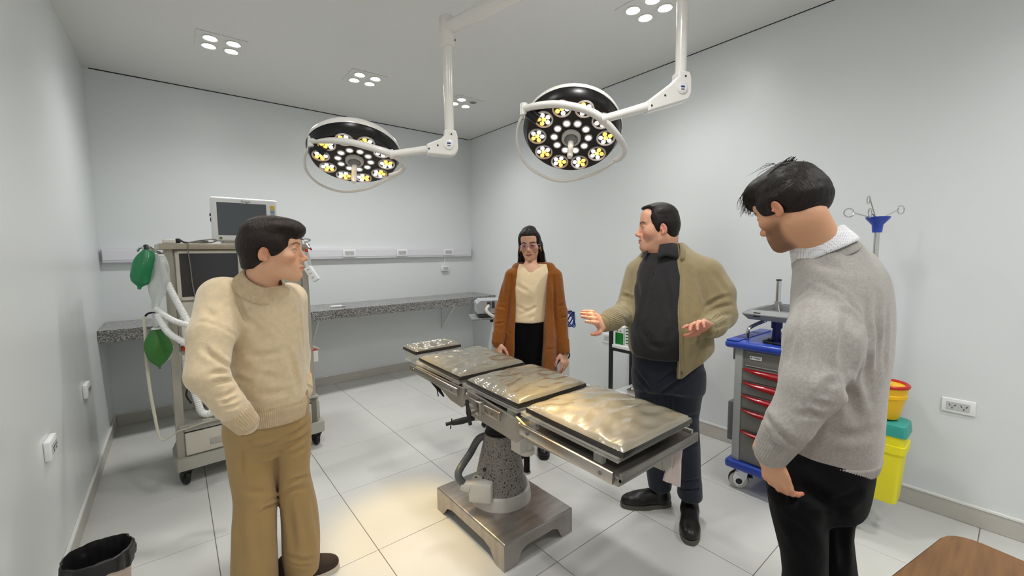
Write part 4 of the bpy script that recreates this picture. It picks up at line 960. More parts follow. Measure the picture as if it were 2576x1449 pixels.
# ================================================================== DEVICE ON A STAND BY THE FAR CORNER
tS = 3.55
ds = empty('device_stand', (2.11, 2.93, 0), 'grey medical device on a white column stand behind the woman in the rust cardigan', 'medical stand')
dx, dy = 2.165, 2.93
DM = Matrix.Translation((dx, dy, 0)) @ Matrix.Rotation(math.radians(-28), 4, 'Z')
mat('dev_grey', (172, 176, 180), .42); mat('dev_dark', (66, 68, 70), .5)
q = MB(DM); q.box((-.21, -.14, .905), (.22, .14, .918), .004, 1); q.build('tray', 'cart_tray', ds)
q = MB(DM); q.box((-.15, -.11, .918), (.19, .12, .965), .012, 3); q.build('device_base', 'dev_dark', ds)
q = MB(DM); q.prism([(-.16, .955), (.19, .955), (.19, 1.065), (-.13, 1.065), (-.16, 1.04)], -.115, .12, 'y'); dv = q.build('device_housing', 'dev_grey', ds, angle=30)
q = MB(DM); q.box((-.075, -.119, 1.01), (-.045, -.112, 1.055), .003, 1); q.box((-.035, -.122, 1.0), (-.01, -.112, 1.06), .003, 1); q.build('port', 'dev_dark', dv)
q = MB(DM); q.tube([(-.06, -.12, 1.025), (-.085, -.15, .99), (-.05, -.165, .95), (.02, -.165, .925), (.12, -.16, .93), (.20, -.13, .95)], .013, 10, smooth=6); q.build('patient_cable', 'am_white', ds)
q = MB(DM); q.tube([(.06, -.12, 1.05), (.10, -.15, 1.02), (.14, -.15, .97)], .010, 8, smooth=5); q.build('patient_cable', 'am_white', ds)
q = MB(DM); q.cyl((.02, 0, .10), (.02, 0, .91), .030, .030, 20); q.build('column', 'am_white', ds)
q = MB(DM); q.ball((-.03, -.06, .885), .016); q.build('knob', 'caster_black', ds)
q = MB(DM); q.box((-.02, -.05, .30), (.07, .05, .70), .006, 2); q.build('column_cover', 'cart_post', ds)
for a in range(5):
    ang = 2*PI*a/5+.3; p = DM @ Vector((.02+.24*math.cos(ang), .24*math.sin(ang), 0)); p0 = DM @ Vector((.02, 0, .11))
    q = MB(); q.tube([p0, (p.x, p.y, .075)], [.02, .014], 8); lg = q.build('leg', 'am_grey', ds)
    q = MB(); q.lathe([(0, -.01), (.024, -.01), (.026, 0), (.024, .01), (0, .01)], (p.x, p.y, .026), (math.cos(ang+.8), math.sin(ang+.8), 0), 18); q.cyl((p.x, p.y, .03), (p.x, p.y, .08), .008); q.build('caster', 'caster_black', lg)
# blue cable coil hanging on the stand
tC = 3.3
mat('cable_blue', (34, 62, 150), .4)
cc = empty('cable_coil', P(1436, 820, tC), 'blue coiled cable bundle hanging beside the rust cardigan sleeve', 'cable')
q = MB()
for k_ in range(5):
    q.tube([P(1434+(9+k_)*math.cos(2*PI*i/16+k_)*1.0, 803+(17+k_*.8)*math.sin(2*PI*i/16), tC+.006*k_) for i in range(16)], .0045, 6, closed=True)
q.build('coil', 'cable_blue', cc)
q = MB(); q.tube([P(1426, 784, tC), P(1437, 782, tC), P(1442, 792, tC), P(1436, 796, tC)], .004, 6, smooth=3); q.build('tie', 'caster_black', cc)
q = MB(); q.tube([P(1446, 808, tC), P(1443, 820, tC), P(1434, 820, tC)], .004, 6, smooth=3); q.build('cable_end', 'cable_blue', cc)
q = MB(); q.tube([P(1424, 880, tC), P(1431, 888, tC), P(1432, 897, tC), P(1425, 903, tC), P(1412, 902, tC), P(1404, 912, tC), P(1398, 920, tC)], .006, 8, smooth=5)
tag(q.build('black_cable', 'caster_black'), 'black cable looping beside the hand of the woman in the rust cardigan', 'cable')
st2 = empty('equipment_column', (2.14, 2.42, 0), 'white equipment column standing behind the rust cardigan', 'equipment')
pc = P(1412, 820, tC+.12)
q = MB(); q.box((pc.x-.05, pc.y-.05, .06), (pc.x+.05, pc.y+.05, 1.02), .01, 2); st2.location = (pc.x, pc.y, 0); WLOC[st2.name] = Vector((pc.x, pc.y, 0)); q.build('body', 'am_white', st2)
q = MB(); q.box((pc.x-.14, pc.y-.14, 0), (pc.x+.14, pc.y+.14, .06), .012, 2); q.build('foot', 'am_grey', st2)
q = MB(); q.cyl((pc.x-.055, pc.y-.0, .70), (pc.x-.075, pc.y-.0, .70), .03); q.build('gauge', 'chrome', st2)

# ================================================================== WASTE BIN (lower left)
mat('bin_beige', (214, 196, 180), .45); mat('bag_black', (30, 29, 30), .38, bump=(22, .5, .006))
bc = Vector((-.297, 2.215, 0)); zt = .315
wbn = empty('waste_basket', bc, 'beige waste basket lined with a black bin bag at the left wall', 'waste bin')
q = MB(); q.lathe([(0, 0), (.072, 0), (.075, .006), (.096, zt-.02), (.099, zt-.015), (.097, zt-.012), (.074, .012), (0, .012)], bc, seg=36); q.build('bucket', 'bin_beige', wbn)
q = MB()
def bg(u, v):
    a = 2*PI*u; cr_ = .003*math.sin(11*a)+.004*math.sin(7*a+2)+.002*math.sin(23*a)
    prof = [(.104, zt-.05), (.106, zt-.02), (.104, zt+.012), (.096, zt+.016), (.088, zt-.02), (.080, zt-.08), (.072, zt-.14), (.0, zt-.16)]
    k = v*(len(prof)-1); i = min(int(k), len(prof)-2); f = k-i
    r = prof[i][0]*(1-f)+prof[i+1][0]*f+cr_*(1 if v < .2 or v > .55 else .6)*(0 if v > .99 else 1); z = prof[i][1]*(1-f)+prof[i+1][1]*f
    z += .012*math.sin(5*a+1)*(1 if v < .1 else 0)+.006*math.sin(3*a)*(.5 if .15 < v < .6 else 0)+(.008*math.sin(4*a+9*v) if v > .6 else 0)
    return (bc.x+r*math.cos(a), bc.y+r*math.sin(a), z)
q.grid(bg, 72, 32, True); q.build('bin_bag', 'bag_black', wbn, angle=80)

# ================================================================== WOODEN CHAIR BACK (lower right)
mat('wood', (134, 94, 54), .45, noise=(5, .25, (1.2, 12, 1.2)), bump=(60, .2, .002, (1, 8, 1)))
mat('wood_dark', (92, 56, 26), .5)
# ================================================================== SCULPTING TOOLS (smooth distance fields -> one continuous mesh)
F4 = np.float32
class Field:
    """distance field on a regular grid in its own frame M (local -> world)"""
    def __init__(s, lo, hi, h, M=None):
        s.lo = np.array(lo, float); s.h = h
        s.n = np.ceil((np.array(hi, float)-s.lo)/h).astype(int)+1
        s.d = np.full(s.n, 0.25, F4); s.M = M or Matrix.Identity(4)
        s.ax = [(s.lo[i]+np.arange(s.n[i])*h).astype(F4) for i in range(3)]
    def _box(s, lo, hi):
        a = np.maximum(np.floor((np.array(lo)-s.lo)/s.h).astype(int), 0); b = np.minimum(np.ceil((np.array(hi)-s.lo)/s.h).astype(int)+1, s.n)
        if (b <= a).any(): return None
        sl = tuple(slice(a[i], b[i]) for i in range(3))
        return sl, s.ax[0][sl[0]][:, None, None], s.ax[1][sl[1]][None, :, None], s.ax[2][sl[2]][None, None, :]
    def _mix(s, sl, p, k, op):
        a = s.d[sl]
        if op == 'u': h = np.maximum(k-np.abs(a-p), 0)/k if k > 0 else 0; s.d[sl] = np.minimum(a, p)-(h*h*k*.25 if k > 0 else 0)
        elif op == 's':
            q = -p; h = np.maximum(k-np.abs(a-q), 0)/k if k > 0 else 0; s.d[sl] = np.maximum(a, q)+(h*h*k*.25 if k > 0 else 0)
        elif op == 'i':
            h = np.maximum(k-np.abs(a-p), 0)/k if k > 0 else 0; s.d[sl] = np.maximum(a, p)+(h*h*k*.25 if k > 0 else 0)
    def cone(s, a, b, ra, rb=None, k=.02, op='u'):
        rb = ra if rb is None else rb; a = np.array(a, float); b = np.array(b, float); m = max(ra, rb)+k+.03
        r = s._box(np.minimum(a, b)-m, np.maximum(a, b)+m)
        if r is None: return s
        sl, X, Y, Z = r; ab = b-a; L2 = max(float(ab@ab), 1e-9)
        t = np.clip(((X-a[0])*ab[0]+(Y-a[1])*ab[1]+(Z-a[2])*ab[2])/L2, 0, 1).astype(F4)
        p = np.sqrt((X-a[0]-ab[0]*t)**2+(Y-a[1]-ab[1]*t)**2+(Z-a[2]-ab[2]*t)**2)-(ra+(rb-ra)*t)
        s._mix(sl, p, k, op); return s
    def ell(s, c, r, k=.02, op='u', R=None):
        c = np.array(c, float); r = np.array(r if hasattr(r, '__len__') else (r, r, r), float); m = r.max()+k+.03
        q = s._box(c-m, c+m)
        if q is None: return s
        sl, X, Y, Z = q; X = X-c[0]; Y = Y-c[1]; Z = Z-c[2]
        if R is not None:
            R = np.array(R)   # columns: local axes
            X, Y, Z = (X*R[0, 0]+Y*R[1, 0]+Z*R[2, 0], X*R[0, 1]+Y*R[1, 1]+Z*R[2, 1], X*R[0, 2]+Y*R[1, 2]+Z*R[2, 2])
        k0 = np.sqrt((X/r[0])**2+(Y/r[1])**2+(Z/r[2])**2); k1 = np.sqrt((X/r[0]**2)**2+(Y/r[1]**2)**2+(Z/r[2]**2)**2)
        p = (k0*(k0-1)/np.maximum(k1, 1e-4)).astype(F4)
        p = np.where(k1 < 1e-3, -r.min(), p)
        s._mix(sl, p, k, op); return s
    def sym(s, fn, a, *args, **kw):
        """mirror over local x"""
        fl = lambda p: (-p[0], p[1], p[2])
        for sg in (1, -1):
            if fn == 'cone': s.cone(a if sg > 0 else fl(a), args[0] if sg > 0 else fl(args[0]), *args[1:], **kw)
            else:
                kw2 = dict(kw)
                if sg < 0 and kw.get('R') is not None:
                    R = np.array(kw['R']).copy(); R[0, :] *= -1; kw2['R'] = R
                s.ell(a if sg > 0 else fl(a), *args, **kw2)
        return s
    def plane(s, p, n, k=.004, op='i'):
        """keep the side the normal points away from"""
        n = np.array(n, float); n /= np.linalg.norm(n)
        X, Y, Z = s.ax[0][:, None, None], s.ax[1][None, :, None], s.ax[2][None, None, :]
        q = ((X-p[0])*n[0]+(Y-p[1])*n[1]+(Z-p[2])*n[2]).astype(F4)
        s._mix(np.s_[:, :, :], q, k, op); return s
    def loft(s, sec, e1, e2, k=.03, op='u', pw=2.3, cap=.015):
        """sec: list of (centre xyz, a, b), stacked along z; e1, e2 horizontal axes"""
        sec = sorted(sec, key=lambda q: q[0][2]); zs = np.array([q[0][2] for q in sec])
        cx = np.array([q[0][0] for q in sec]); cy = np.array([q[0][1] for q in sec]); A = np.array([q[1] for q in sec]); B = np.array([q[2] for q in sec])
        m = max(A.max(), B.max())+k+.03
        r = s._box((cx.min()-m, cy.min()-m, zs[0]-cap-.03), (cx.max()+m, cy.max()+m, zs[-1]+cap+.03))
        if r is None: return s
        sl, X, Y, Z = r; z = Z.ravel()
        def I(v):
            # smooth (monotone-ish) interpolation
            x = np.interp(z, zs, v); w = max((zs[-1]-zs[0])/len(zs)*.5, .008)
            return ((np.interp(z-w, zs, v)+np.interp(z+w, zs, v)+2*x)/4).astype(F4)[None, None, :]
        U = (X-I(cx))*F4(e1[0])+(Y-I(cy))*F4(e1[1]); V = (X-I(cx))*F4(e2[0])+(Y-I(cy))*F4(e2[1]); a = I(A); b = I(B)
        q = (np.abs(U/a)**pw+np.abs(V/b)**pw)**(1/pw); rr_ = np.sqrt(U*U+V*V)
        p = np.where(q > .02, rr_*(1-1/np.maximum(q, .02)), -np.minimum(a, b)).astype(F4)
        ca = np.maximum(zs[0]-Z, Z-zs[-1]).astype(F4); h = np.maximum(cap-np.abs(p-ca), 0)/cap
        p = np.maximum(p, ca)+h*h*cap*.25
        s._mix(sl, p, k, op); return s
    def fold(s, a, b, w, amp, ridge=.5):
        """soft groove (amp>0) or ridge (amp<0) along a segment, with raised lips"""
        a = np.array(a, float); b = np.array(b, float); m = w*4.2
        r = s._box(np.minimum(a, b)-m, np.maximum(a, b)+m)
        if r is None: return s
        sl, X, Y, Z = r; ab = b-a; L2 = max(float(ab@ab), 1e-9)
        t = np.clip(((X-a[0])*ab[0]+(Y-a[1])*ab[1]+(Z-a[2])*ab[2])/L2, 0, 1).astype(F4)
        q = np.sqrt((X-a[0]-ab[0]*t)**2+(Y-a[1]-ab[1]*t)**2+(Z-a[2]-ab[2]*t)**2)
        s.d[sl] += (amp*np.sin(np.pi*np.clip(t, .03, .97))**.6*(np.exp(-(q/w)**2)-ridge*np.exp(-((q-2.0*w)/w)**2))).astype(F4); return s
    def pfold(s, x0, y0, x1, y1, w, amp, t0, t1, bend=0, ridge=.5):
        """fold between two photograph points, laid on the present surface"""
        n = 4; pts = []
        for i in range(n+1):
            u = i/n; x = x0+(x1-x0)*u-bend*(y1-y0)*4*u*(1-u); y = y0+(y1-y0)*u+bend*(x1-x0)*4*u*(1-u)
            ts = np.linspace(t0, t1, 160); P_ = np.array([tuple(P(x, y, t)) for t in ts]); d = s.sample(P_)
            if not (d < 0).any(): continue
            pts.append(P_[np.argmax(d < 0)])
        if len(pts) < 2: return s
        lo = np.min(pts, 0)-w*4.2; hi = np.max(pts, 0)+w*4.2; r = s._box(lo, hi)
        if r is None: return s
        sl, X, Y, Z = r; best = None; L = len(pts)-1
        for i in range(L):
            a = np.array(pts[i]); ab = np.array(pts[i+1])-a; L2 = max(float(ab@ab), 1e-9)
            t = np.clip(((X-a[0])*ab[0]+(Y-a[1])*ab[1]+(Z-a[2])*ab[2])/L2, 0, 1).astype(F4)
            q = np.sqrt((X-a[0]-ab[0]*t)**2+(Y-a[1]-ab[1]*t)**2+(Z-a[2]-ab[2]*t)**2); g = (i+t)/L
            if best is None: best, gg = q, g
            else: m = q < best; best = np.where(m, q, best); gg = np.where(m, g, gg)
        s.d[sl] += (amp*np.sin(np.pi*np.clip(gg, .04, .96))**.6*(np.exp(-(best/w)**2)-ridge*np.exp(-((best-2.0*w)/w)**2))).astype(F4); return s
    def pfolds(s, lst, t0, t1):
        for f in lst: s.pfold(*f[:6], t0, t1, *(f[6:] if len(f) > 6 else ()))
        return s
    def noise(s, f, amp, seed=0, st=(1, 1, 1)):
        X, Y, Z = s.ax[0][:, None, None]*f*st[0], s.ax[1][None, :, None]*f*st[1], s.ax[2][None, None, :]*f*st[2]; o = seed*1.7
        w = np.sin(Y*1.3+o)+np.sin(Z*1.1-o*.7)
        s.d += (amp*(np.sin(X+w+o)*np.sin(Y*1.17-o+np.sin(X*.9))+np.sin(Z*1.31+o*2+np.sin(X*1.2+Y*.8)))*.5).astype(F4); return s
    def sample(s, pts):
        p = (np.asarray(pts, float)-s.lo)/s.h; i = np.clip(np.floor(p).astype(int), 0, s.n-2); f = p-i; o = 0
        for dx in (0, 1):
            for dy in (0, 1):
                for dz in (0, 1):
                    w = (f[:, 0] if dx else 1-f[:, 0])*(f[:, 1] if dy else 1-f[:, 1])*(f[:, 2] if dz else 1-f[:, 2])
                    o = o+w*s.d[i[:, 0]+dx, i[:, 1]+dy, i[:, 2]+dz]
        return o
    def mesh(s):
        """surface nets -> (verts, quads) in local space"""
        d = s.d.copy()
        d[0] = d[-1] = .1; d[:, 0] = d[:, -1] = .1; d[:, :, 0] = d[:, :, -1] = .1
        g = d < 0; n = np.array(d.shape)-1
        cnt = np.zeros(n, np.int8)
        for dx in (0, 1):
            for dy in (0, 1):
                for dz in (0, 1): cnt += g[dx:dx+n[0], dy:dy+n[1], dz:dz+n[2]]
        act = (cnt > 0) & (cnt < 8); I = np.argwhere(act); N = len(I)
        idx = np.full(n, -1, np.int64); idx[act] = np.arange(N)
        corner = {}
        for dx in (0, 1):
            for dy in (0, 1):
                for dz in (0, 1): corner[(dx, dy, dz)] = d[I[:, 0]+dx, I[:, 1]+dy, I[:, 2]+dz].astype(float)
        acc = np.zeros((N, 3)); c = np.zeros(N)
        for a in corner:
            for ax in range(3):
                if a[ax] == 0:
                    b = list(a); b[ax] = 1; b = tuple(b); da, db = corner[a], corner[b]; m = (da < 0) != (db < 0)
                    t = np.where(m, da/np.where(m, da-db, 1), 0)
                    p = np.array(a, float)[None, :].repeat(N, 0); p[:, ax] += t; acc += p*m[:, None]; c += m
        V = s.lo+(I+acc/np.maximum(c, 1)[:, None])*s.h
        Q = []
        for ax in range(3):
            o = [0, 1, 2]; o.remove(ax); u, v = o
            a = g.take(range(0, g.shape[ax]-1), ax); b = g.take(range(1, g.shape[ax]), ax)
            E = np.argwhere(a != b); E = E[(E[:, u] > 0) & (E[:, v] > 0) & (E[:, u] < n[u]) & (E[:, v] < n[v])]
            if len(E) == 0: continue
            ins = g[E[:, 0], E[:, 1], E[:, 2]]
            def at(du, dv):
                e = E.copy(); e[:, u] += du; e[:, v] += dv; return idx[e[:, 0], e[:, 1], e[:, 2]]
            q = np.stack([at(-1, -1), at(0, -1), at(0, 0), at(-1, 0)], 1)
            fl = ins if ax != 1 else ~ins
            q[~fl] = q[~fl][:, ::-1]; Q.append(q)
        Q = np.concatenate(Q); Q = Q[(Q >= 0).all(1)]
        # two relaxation passes
        for _ in range(2):
            sm = np.zeros_like(V); ct = np.zeros(N)
            for i in range(4):
                np.add.at(sm, Q[:, i], V[Q[:, (i+1) % 4]]); np.add.at(ct, Q[:, i], 1)
                np.add.at(sm, Q[:, i], V[Q[:, (i+3) % 4]]); np.add.at(ct, Q[:, i], 1)
            V = V*.55+.45*(sm/np.maximum(ct, 1)[:, None])
        return V, Q
def xform(M, V):
    A = np.array(M); return V@A[:3, :3].T+A[:3, 3]
def np_mesh(name, parts, mats, parent=None, origin=None, attr='Col'):
    """parts: list of (verts world, quads/tris, colours or None, material index)"""
    V = []; Fs = []; C_ = []; mi = []; off = 0
    for v, q, col, k in parts:
        V.append(v); Fs += [tuple(int(a)+off for a in f) for f in q]; mi += [k]*len(q)
        C_.append(col if col is not None else np.ones((len(v), 3))*.5); off += len(v)
    V = np.concatenate(V); C_ = np.concatenate(C_)
    o_ = Vector((V.min(0)+V.max(0))/2) if origin is None else Vector(origin)
    me = bpy.data.meshes.new(name); me.from_pydata((V-np.array(o_)).tolist(), [], Fs)
    for m in (mats if isinstance(mats, (list, tuple)) else [mats]): me.materials.append(MATS[m])
    me.polygons.foreach_set('material_index', mi); me.polygons.foreach_set('use_smooth', [True]*len(me.polygons))
    if attr:
        ca = me.color_attributes.new(attr, 'FLOAT_COLOR', 'POINT'); ca.data.foreach_set('color', np.concatenate([C_, np.ones((len(C_), 1))], 1).astype(F4).ravel())
    me.update(); ob = bpy.data.objects.new(name, me); COL.objects.link(ob); place(ob, o_, parent); return ob
def lin(c): return np.array(srgb(*c)[:3])
def seg_dist(V, a, b):
    a = np.array(a); b = np.array(b); ab = b-a; t = np.clip(((V-a)@ab)/(ab@ab), 0, 1); return np.linalg.norm(V-a-t[:, None]*ab, axis=1)
def smooth01(x, a, b): t = np.clip((x-a)/(b-a), 0, 1); return t*t*(3-2*t)

# ------------------------------------------------------------------ head
def head_field(M, o, h=.0026):
    f = Field((-.105, -.135, -.235), (.105, .145, .150), h, M); w = o.get('w', 1.0); jw = o.get('jaw', 1.0); nz = o.get('nose', 1.0); sm = o.get('smile', 0.0); fat = o.get('fat', 0.0)
    bk = o.get('back', 1.0); f.ell((0, -.008+.043*(1-bk), .028), (.073*w, .086-.043*(1-bk), .083), .01)
    f.ell((0, .022, -.030), ((.058+fat)*w, .063, .078), .03)
    f.sym('cone', (.047*w*jw, -.004, -.058), (.014*jw, .066, -.099), .014+fat*.9, .0130+fat*.6, k=.026)
    f.ell((0, .0745, -.099), (.020*jw, .0165, .0150), .018)
    f.sym('ell', (.043*w, .051, -.024), (.020, .026, .018+fat), k=.025)
    f.sym('cone', (.010, .083, .0215), (.043, .067, .0225), .0085*o.get('brow', 1), .007, k=.014)
    f.ell((0, .060, .055), (.052, .028, .038), .03)
    f.sym('ell', (.0325, .0945, .0005), (.0175, .0135, .0100), k=.014, op='s')
    f.sym('ell', (.0315, .0705, .0), (.0146, .0146, .0140), k=.005)
    f.sym('ell', (.0315, .088, o.get('lid', 0.)), (.0125, .0085, .0048*o.get('open', 1)), k=.0012, op='s')
    f.cone((0, .0855, .008), (0, .0985+.006*(nz-1), -.027), .0076, .0092, k=.013)
    f.ell((0, .1035+.012*(nz-1), -.0335), (.0102*nz, .0105, .0094*nz), .009)
    f.sym('ell', (.0122*nz, .0945, -.0385), (.0078, .0100, .0072), k=.006)
    f.sym('ell', (.0062, .1000, -.0460), (.0032, .0050, .0030), k=.003, op='s')
    f.ell((0, .0760, -.068), (.030, .0185, .027), .02)
    mz = -.0685; mw = .0215+.004*sm; mlift = .006*sm
    f.sym('cone', (0, .0945, mz+.0042), (mw, .0825, mz+.001+mlift), .0052, .0026, k=.006)
    f.sym('cone', (0, .0930, mz-.0052), (mw*.88, .0815, mz-.002+mlift), .0060, .0028, k=.006)
    op_ = o.get('mouth_open', 0.0)
    f.sym('cone', (0, .1005, mz-.0004), (mw, .0865, mz+mlift), .0012+op_, .0009, k=.003, op='s')
    f.ell((0, .0965, -.0845), (.016, .006, .004), .006, 's')
    if sm > 0: f.sym('cone', (.021, .092, -.040), (.034, .078, mz+.004), .0020*sm, .0015, k=.006, op='s')
    # ears: rim, hollow, tragus and lobe
    Re = np.array(Matrix.Rotation(math.radians(-14), 3, 'X') @ Matrix.Rotation(math.radians(20), 3, 'Z'))
    ex_ = .0760*w+fat*.4
    f.sym('ell', (ex_, -.006, -.013), (.0068, .0155, .0270), k=.005, R=Re)
    f.sym('ell', (ex_+.0075, -.0030, -.008), (.0068, .0100, .0175), k=.002, op='s', R=Re)
    f.sym('ell', (ex_+.0012, -.0085, -.009), (.0048, .0032, .0115), k=.003, R=Re)
    f.sym('ell', (ex_+.0030, .0055, -.014), (.0042, .0040, .0058), k=.003)
    f.sym('ell', (ex_, -.001, -.0335), (.0055, .0068, .0072), k=.004)
    # neck
    nr = o.get('neck', .054); nv = o.get('neck_to', (0, -.040, -.21)); n0 = o.get('neck_from', (0, -.022, -.055))
    f.cone(n0, nv, nr, nr*1.08, k=.024)
    if o.get('under', 0): f.ell((0, .028, -.104), (.046, .046, .024), .03)
    return f
def head_mesh(M, o):
    f = head_field(M, o); V, Q = f.mesh(); sk = lin(o['skin']); n = len(V); C_ = np.tile(sk, (n, 1)); sm = o.get('smile', 0.)
    # natural complexion: redder cheeks, nose and ears, lips, brows, stubble
    x, y, z = np.abs(V[:, 0]), V[:, 1], V[:, 2]; red = lin(o.get('blush', (196, 110, 92)))
    def blend(mask, col): 
        nonlocal C_
        C_ = C_*(1-mask[:, None])+col*mask[:, None]
    blend(.35*np.exp(-(((x-.045)/.02)**2+((z+.032)/.02)**2))*(y > .02), red)
    blend(.40*np.exp(-((x/.014)**2+((z+.034)/.012)**2))*(y > .09), red)
    blend(.40*(x > .0745)*smooth01(-np.abs(y+.005), -.03, -.01)*(np.abs(z) < .045), red)
    if o.get('beard'):
        col, st = lin(o['beard'][0]), o['beard'][1]
        zj = smooth01(-(z+.028), -.005, .03)*smooth01(y+.35*(z+.05), -.004, .022)*smooth01(z+.25*np.maximum(.06-y, 0)*-1, -.138, -.112)
        mouthclear = 1-np.exp(-((x/.028)**2+((z+.066)/.010)**2))*(y > .07)*.9
        cheek = smooth01(x+.9*(-z-.03), .028, .05)+(smooth01(-z, .075, .09)); cheek = np.clip(cheek, 0, 1)
        mus = np.exp(-((x/.026)**2+((z+.054)/.0055)**2))*(y > .08)
        blend(st*np.clip(zj*cheek*mouthclear+mus*.7, 0, 1), col)
    if o.get('scalp'):
        col, st = lin(o['scalp'][0]), o['scalp'][1]
        blend(st*smooth01(z-.55*y, .035, .065), col)
    mz = -.0685; lc = lin(o.get('lip', (168, 96, 88))); mw = .0235+.004*sm; zc = mz+.006*sm*np.clip(x/mw, 0, 1)
    lipm = (1-smooth01(x, mw*.85, mw))*np.exp(-(np.maximum(np.abs(z-zc+.0005)-.0050*(1-.7*(x/mw)**2), 0)/.0018)**2)*(y > .075)
    blend(np.clip(lipm*o.get('lipk', .85), 0, 1), lc)
    if o.get('mouth_open', 0) > 0: blend((np.abs(z-zc+.0003) < .0024)*(x < mw*.72)*(y > .075)*(y < .0975)*.85, lin((214, 200, 190)))
    bc_ = lin(o.get('brow_col', (40, 28, 22))); bt = o.get('brow_t', .0042)
    bd = np.minimum(seg_dist(np.stack([x, y*0, z], 1), (.014, 0, .0205), (.034, 0, .0260)), seg_dist(np.stack([x, y*0, z], 1), (.034, 0, .0260), (.048, 0, .0205)))
    blend((1-smooth01(bd, bt*.6, bt*1.15))*(y > .04)*.92, bc_)
    # lash line
    ed = np.sqrt(((x-.0315)/.0125)**2+((z-o.get('lid', 0.))/(.0058*o.get('open', 1)))**2)
    blend(np.exp(-((ed-1.0)/.16)**2)*(y > .07)*(z > -.001)*.8, lin((40, 26, 22)))
    return f, V, Q, C_
def eyeballs(M, gaze, iris=(58, 38, 26)):
    out = []
    for sx in (-1, 1):
        seg, rings = 20, 14; c = np.array((.0315*sx, .0708, 0.)); vs = []; g = np.array(gaze, float); g /= np.linalg.norm(g)
        u = np.cross(g, (0, 0, 1)); u /= np.linalg.norm(u); w = np.cross(u, g)
        for i in range(rings+1):
            t = math.pi*i/rings
            for k in range(seg): a = 2*math.pi*k/seg; vs.append(c+.0128*(g*math.cos(t)+(u*math.cos(a)+w*math.sin(a))*math.sin(t)))
        vs = np.array(vs); ang = np.repeat(np.arange(rings+1)*math.pi/rings, seg)
        col = np.where((ang < .24)[:, None], lin((12, 9, 8)), np.where((ang < .50)[:, None], lin(iris), lin((226, 220, 214))))
        q = [(i*seg+k, i*seg+(k+1) % seg, (i+1)*seg+(k+1) % seg, (i+1)*seg+k) for i in range(rings) for k in range(seg)]
        out.append((xform(M, vs), q, col))
    return out
# ------------------------------------------------------------------ hand: x along the fingers, y to the thumb side, z out of the back of the hand
def hand_parts(M, skin, curls=(.25, .25, .3, .35), spread=.10, thumb=(.55, -.35, .3), scale=1.0, mirror=1, red=(196, 104, 88), arm=.025, h=.0024, nails=True):
    f = Field((-.10, -.075, -.11), (.20, .10, .06), h, M)
    my = mirror
    f.ell((.050, 0, -.001), (.056, .044, .0155), .01); f.ell((.030, .006*my, -.006), (.034, .034, .0165), .012); f.ell((.080, -.001, 0), (.024, .043, .0130), .012)
    f.cone((-arm, 0, 0), (-.005, 0, 0), .031, .0255, k=.02)
    f.ell((-.02, 0, 0), (.04, .030, .0215), .02)
    tips = []
    for i, (yy, L, r) in enumerate(((.0315, .072, .0092), (.0105, .081, .0094), (-.0110, .075, .0090), (-.0310, .058, .0080))):
        a = np.array((.086-.004*abs(i-1), yy*my, .0015)); dirx = np.array((1, spread*(1.2-i)*my*1.0, 0.)); dirx /= np.linalg.norm(dirx); ang = 0; c = curls[i]
        for j, (fr, cm) in enumerate(((.45, .8), (.32, 1.1), (.26, .9))):
            ang += c*cm; d = dirx*math.cos(ang)+np.array((0, 0, -1.))*math.sin(ang); b = a+d*L*fr
            f.cone(a, b, r*(1-.10*j), r*(.93-.11*j), k=.0045 if j else .009); a = b
        tips.append((a, d, r*.72))
    a = np.array((.022, .030*my, -.010)); td = np.array((thumb[0], 1.0*my*thumb[2]+.25*my, thumb[1])); td /= np.linalg.norm(td)
    b = a+td*.042; f.cone(a, b, .0155, .0118, k=.014); d2 = td*.8+np.array((.55, -.1*my, -.05)); d2 /= np.linalg.norm(d2); c = b+d2*.032; f.cone(b, c, .0112, .0100, k=.005); d3 = d2*.8+np.array((.4, -.05*my, .0)); d3 /= np.linalg.norm(d3); e = c+d3*.024; f.cone(c, e, .0100, .0082, k=.004)
    tips.append((e, d3, .0078))
    for i in range(3): f.fold((.083, (.021-.0215*i)*my, .013), (.098, (.021-.0215*i)*my, .006), .005, .0022)
    for yy in (.0315, .0105, -.011, -.031): f.ell((.084, yy*my, .0085), (.008, .0065, .005), .006)
    V, Q = f.mesh(); sk = lin(skin); C_ = np.tile(sk, (len(V), 1)); rd = lin(red)
    for t, d, r in tips:
        m = np.exp(-(np.linalg.norm(V-t, axis=1)/.014)**2)*.45; C_ = C_*(1-m[:, None])+rd*m[:, None]
        nd = V-t; up = np.array((0, 0, 1.))-d*d[2]; up /= np.linalg.norm(up)+1e-9
        nm = ((nd@up) > r*.55)*np.exp(-((np.linalg.norm(nd-up*r, axis=1))/.0055)**2)
        C_ = C_*(1-.6*nm[:, None])+lin((226, 180, 166))*.6*nm[:, None]
    kn = np.exp(-((V[:, 0]-.084)/.012)**2)*(V[:, 2] > .004)*.3; C_ = C_*(1-kn[:, None])+rd*kn[:, None]
    pl = smooth01(-V[:, 2], .006, .014)*.4; C_ = C_*(1-pl[:, None])+rd*pl[:, None]
    S = Matrix.Scale(scale, 4)
    return xform(M @ S, V), Q, C_
def hframe(o, fwd, up):
    """frame with local y = fwd, z ~ up (for heads)"""
    y = Vector(fwd).normalized(); z = Vector(up); z = (z-y*z.dot(y)).normalized(); x = y.cross(z); return frame(o, x, y, z)
def handframe(wrist, fingers, back):
    x = Vector(fingers).normalized(); z = Vector(back); z = (z-x*z.dot(x)).normalized(); y = z.cross(x); return frame(wrist, x, y, z)
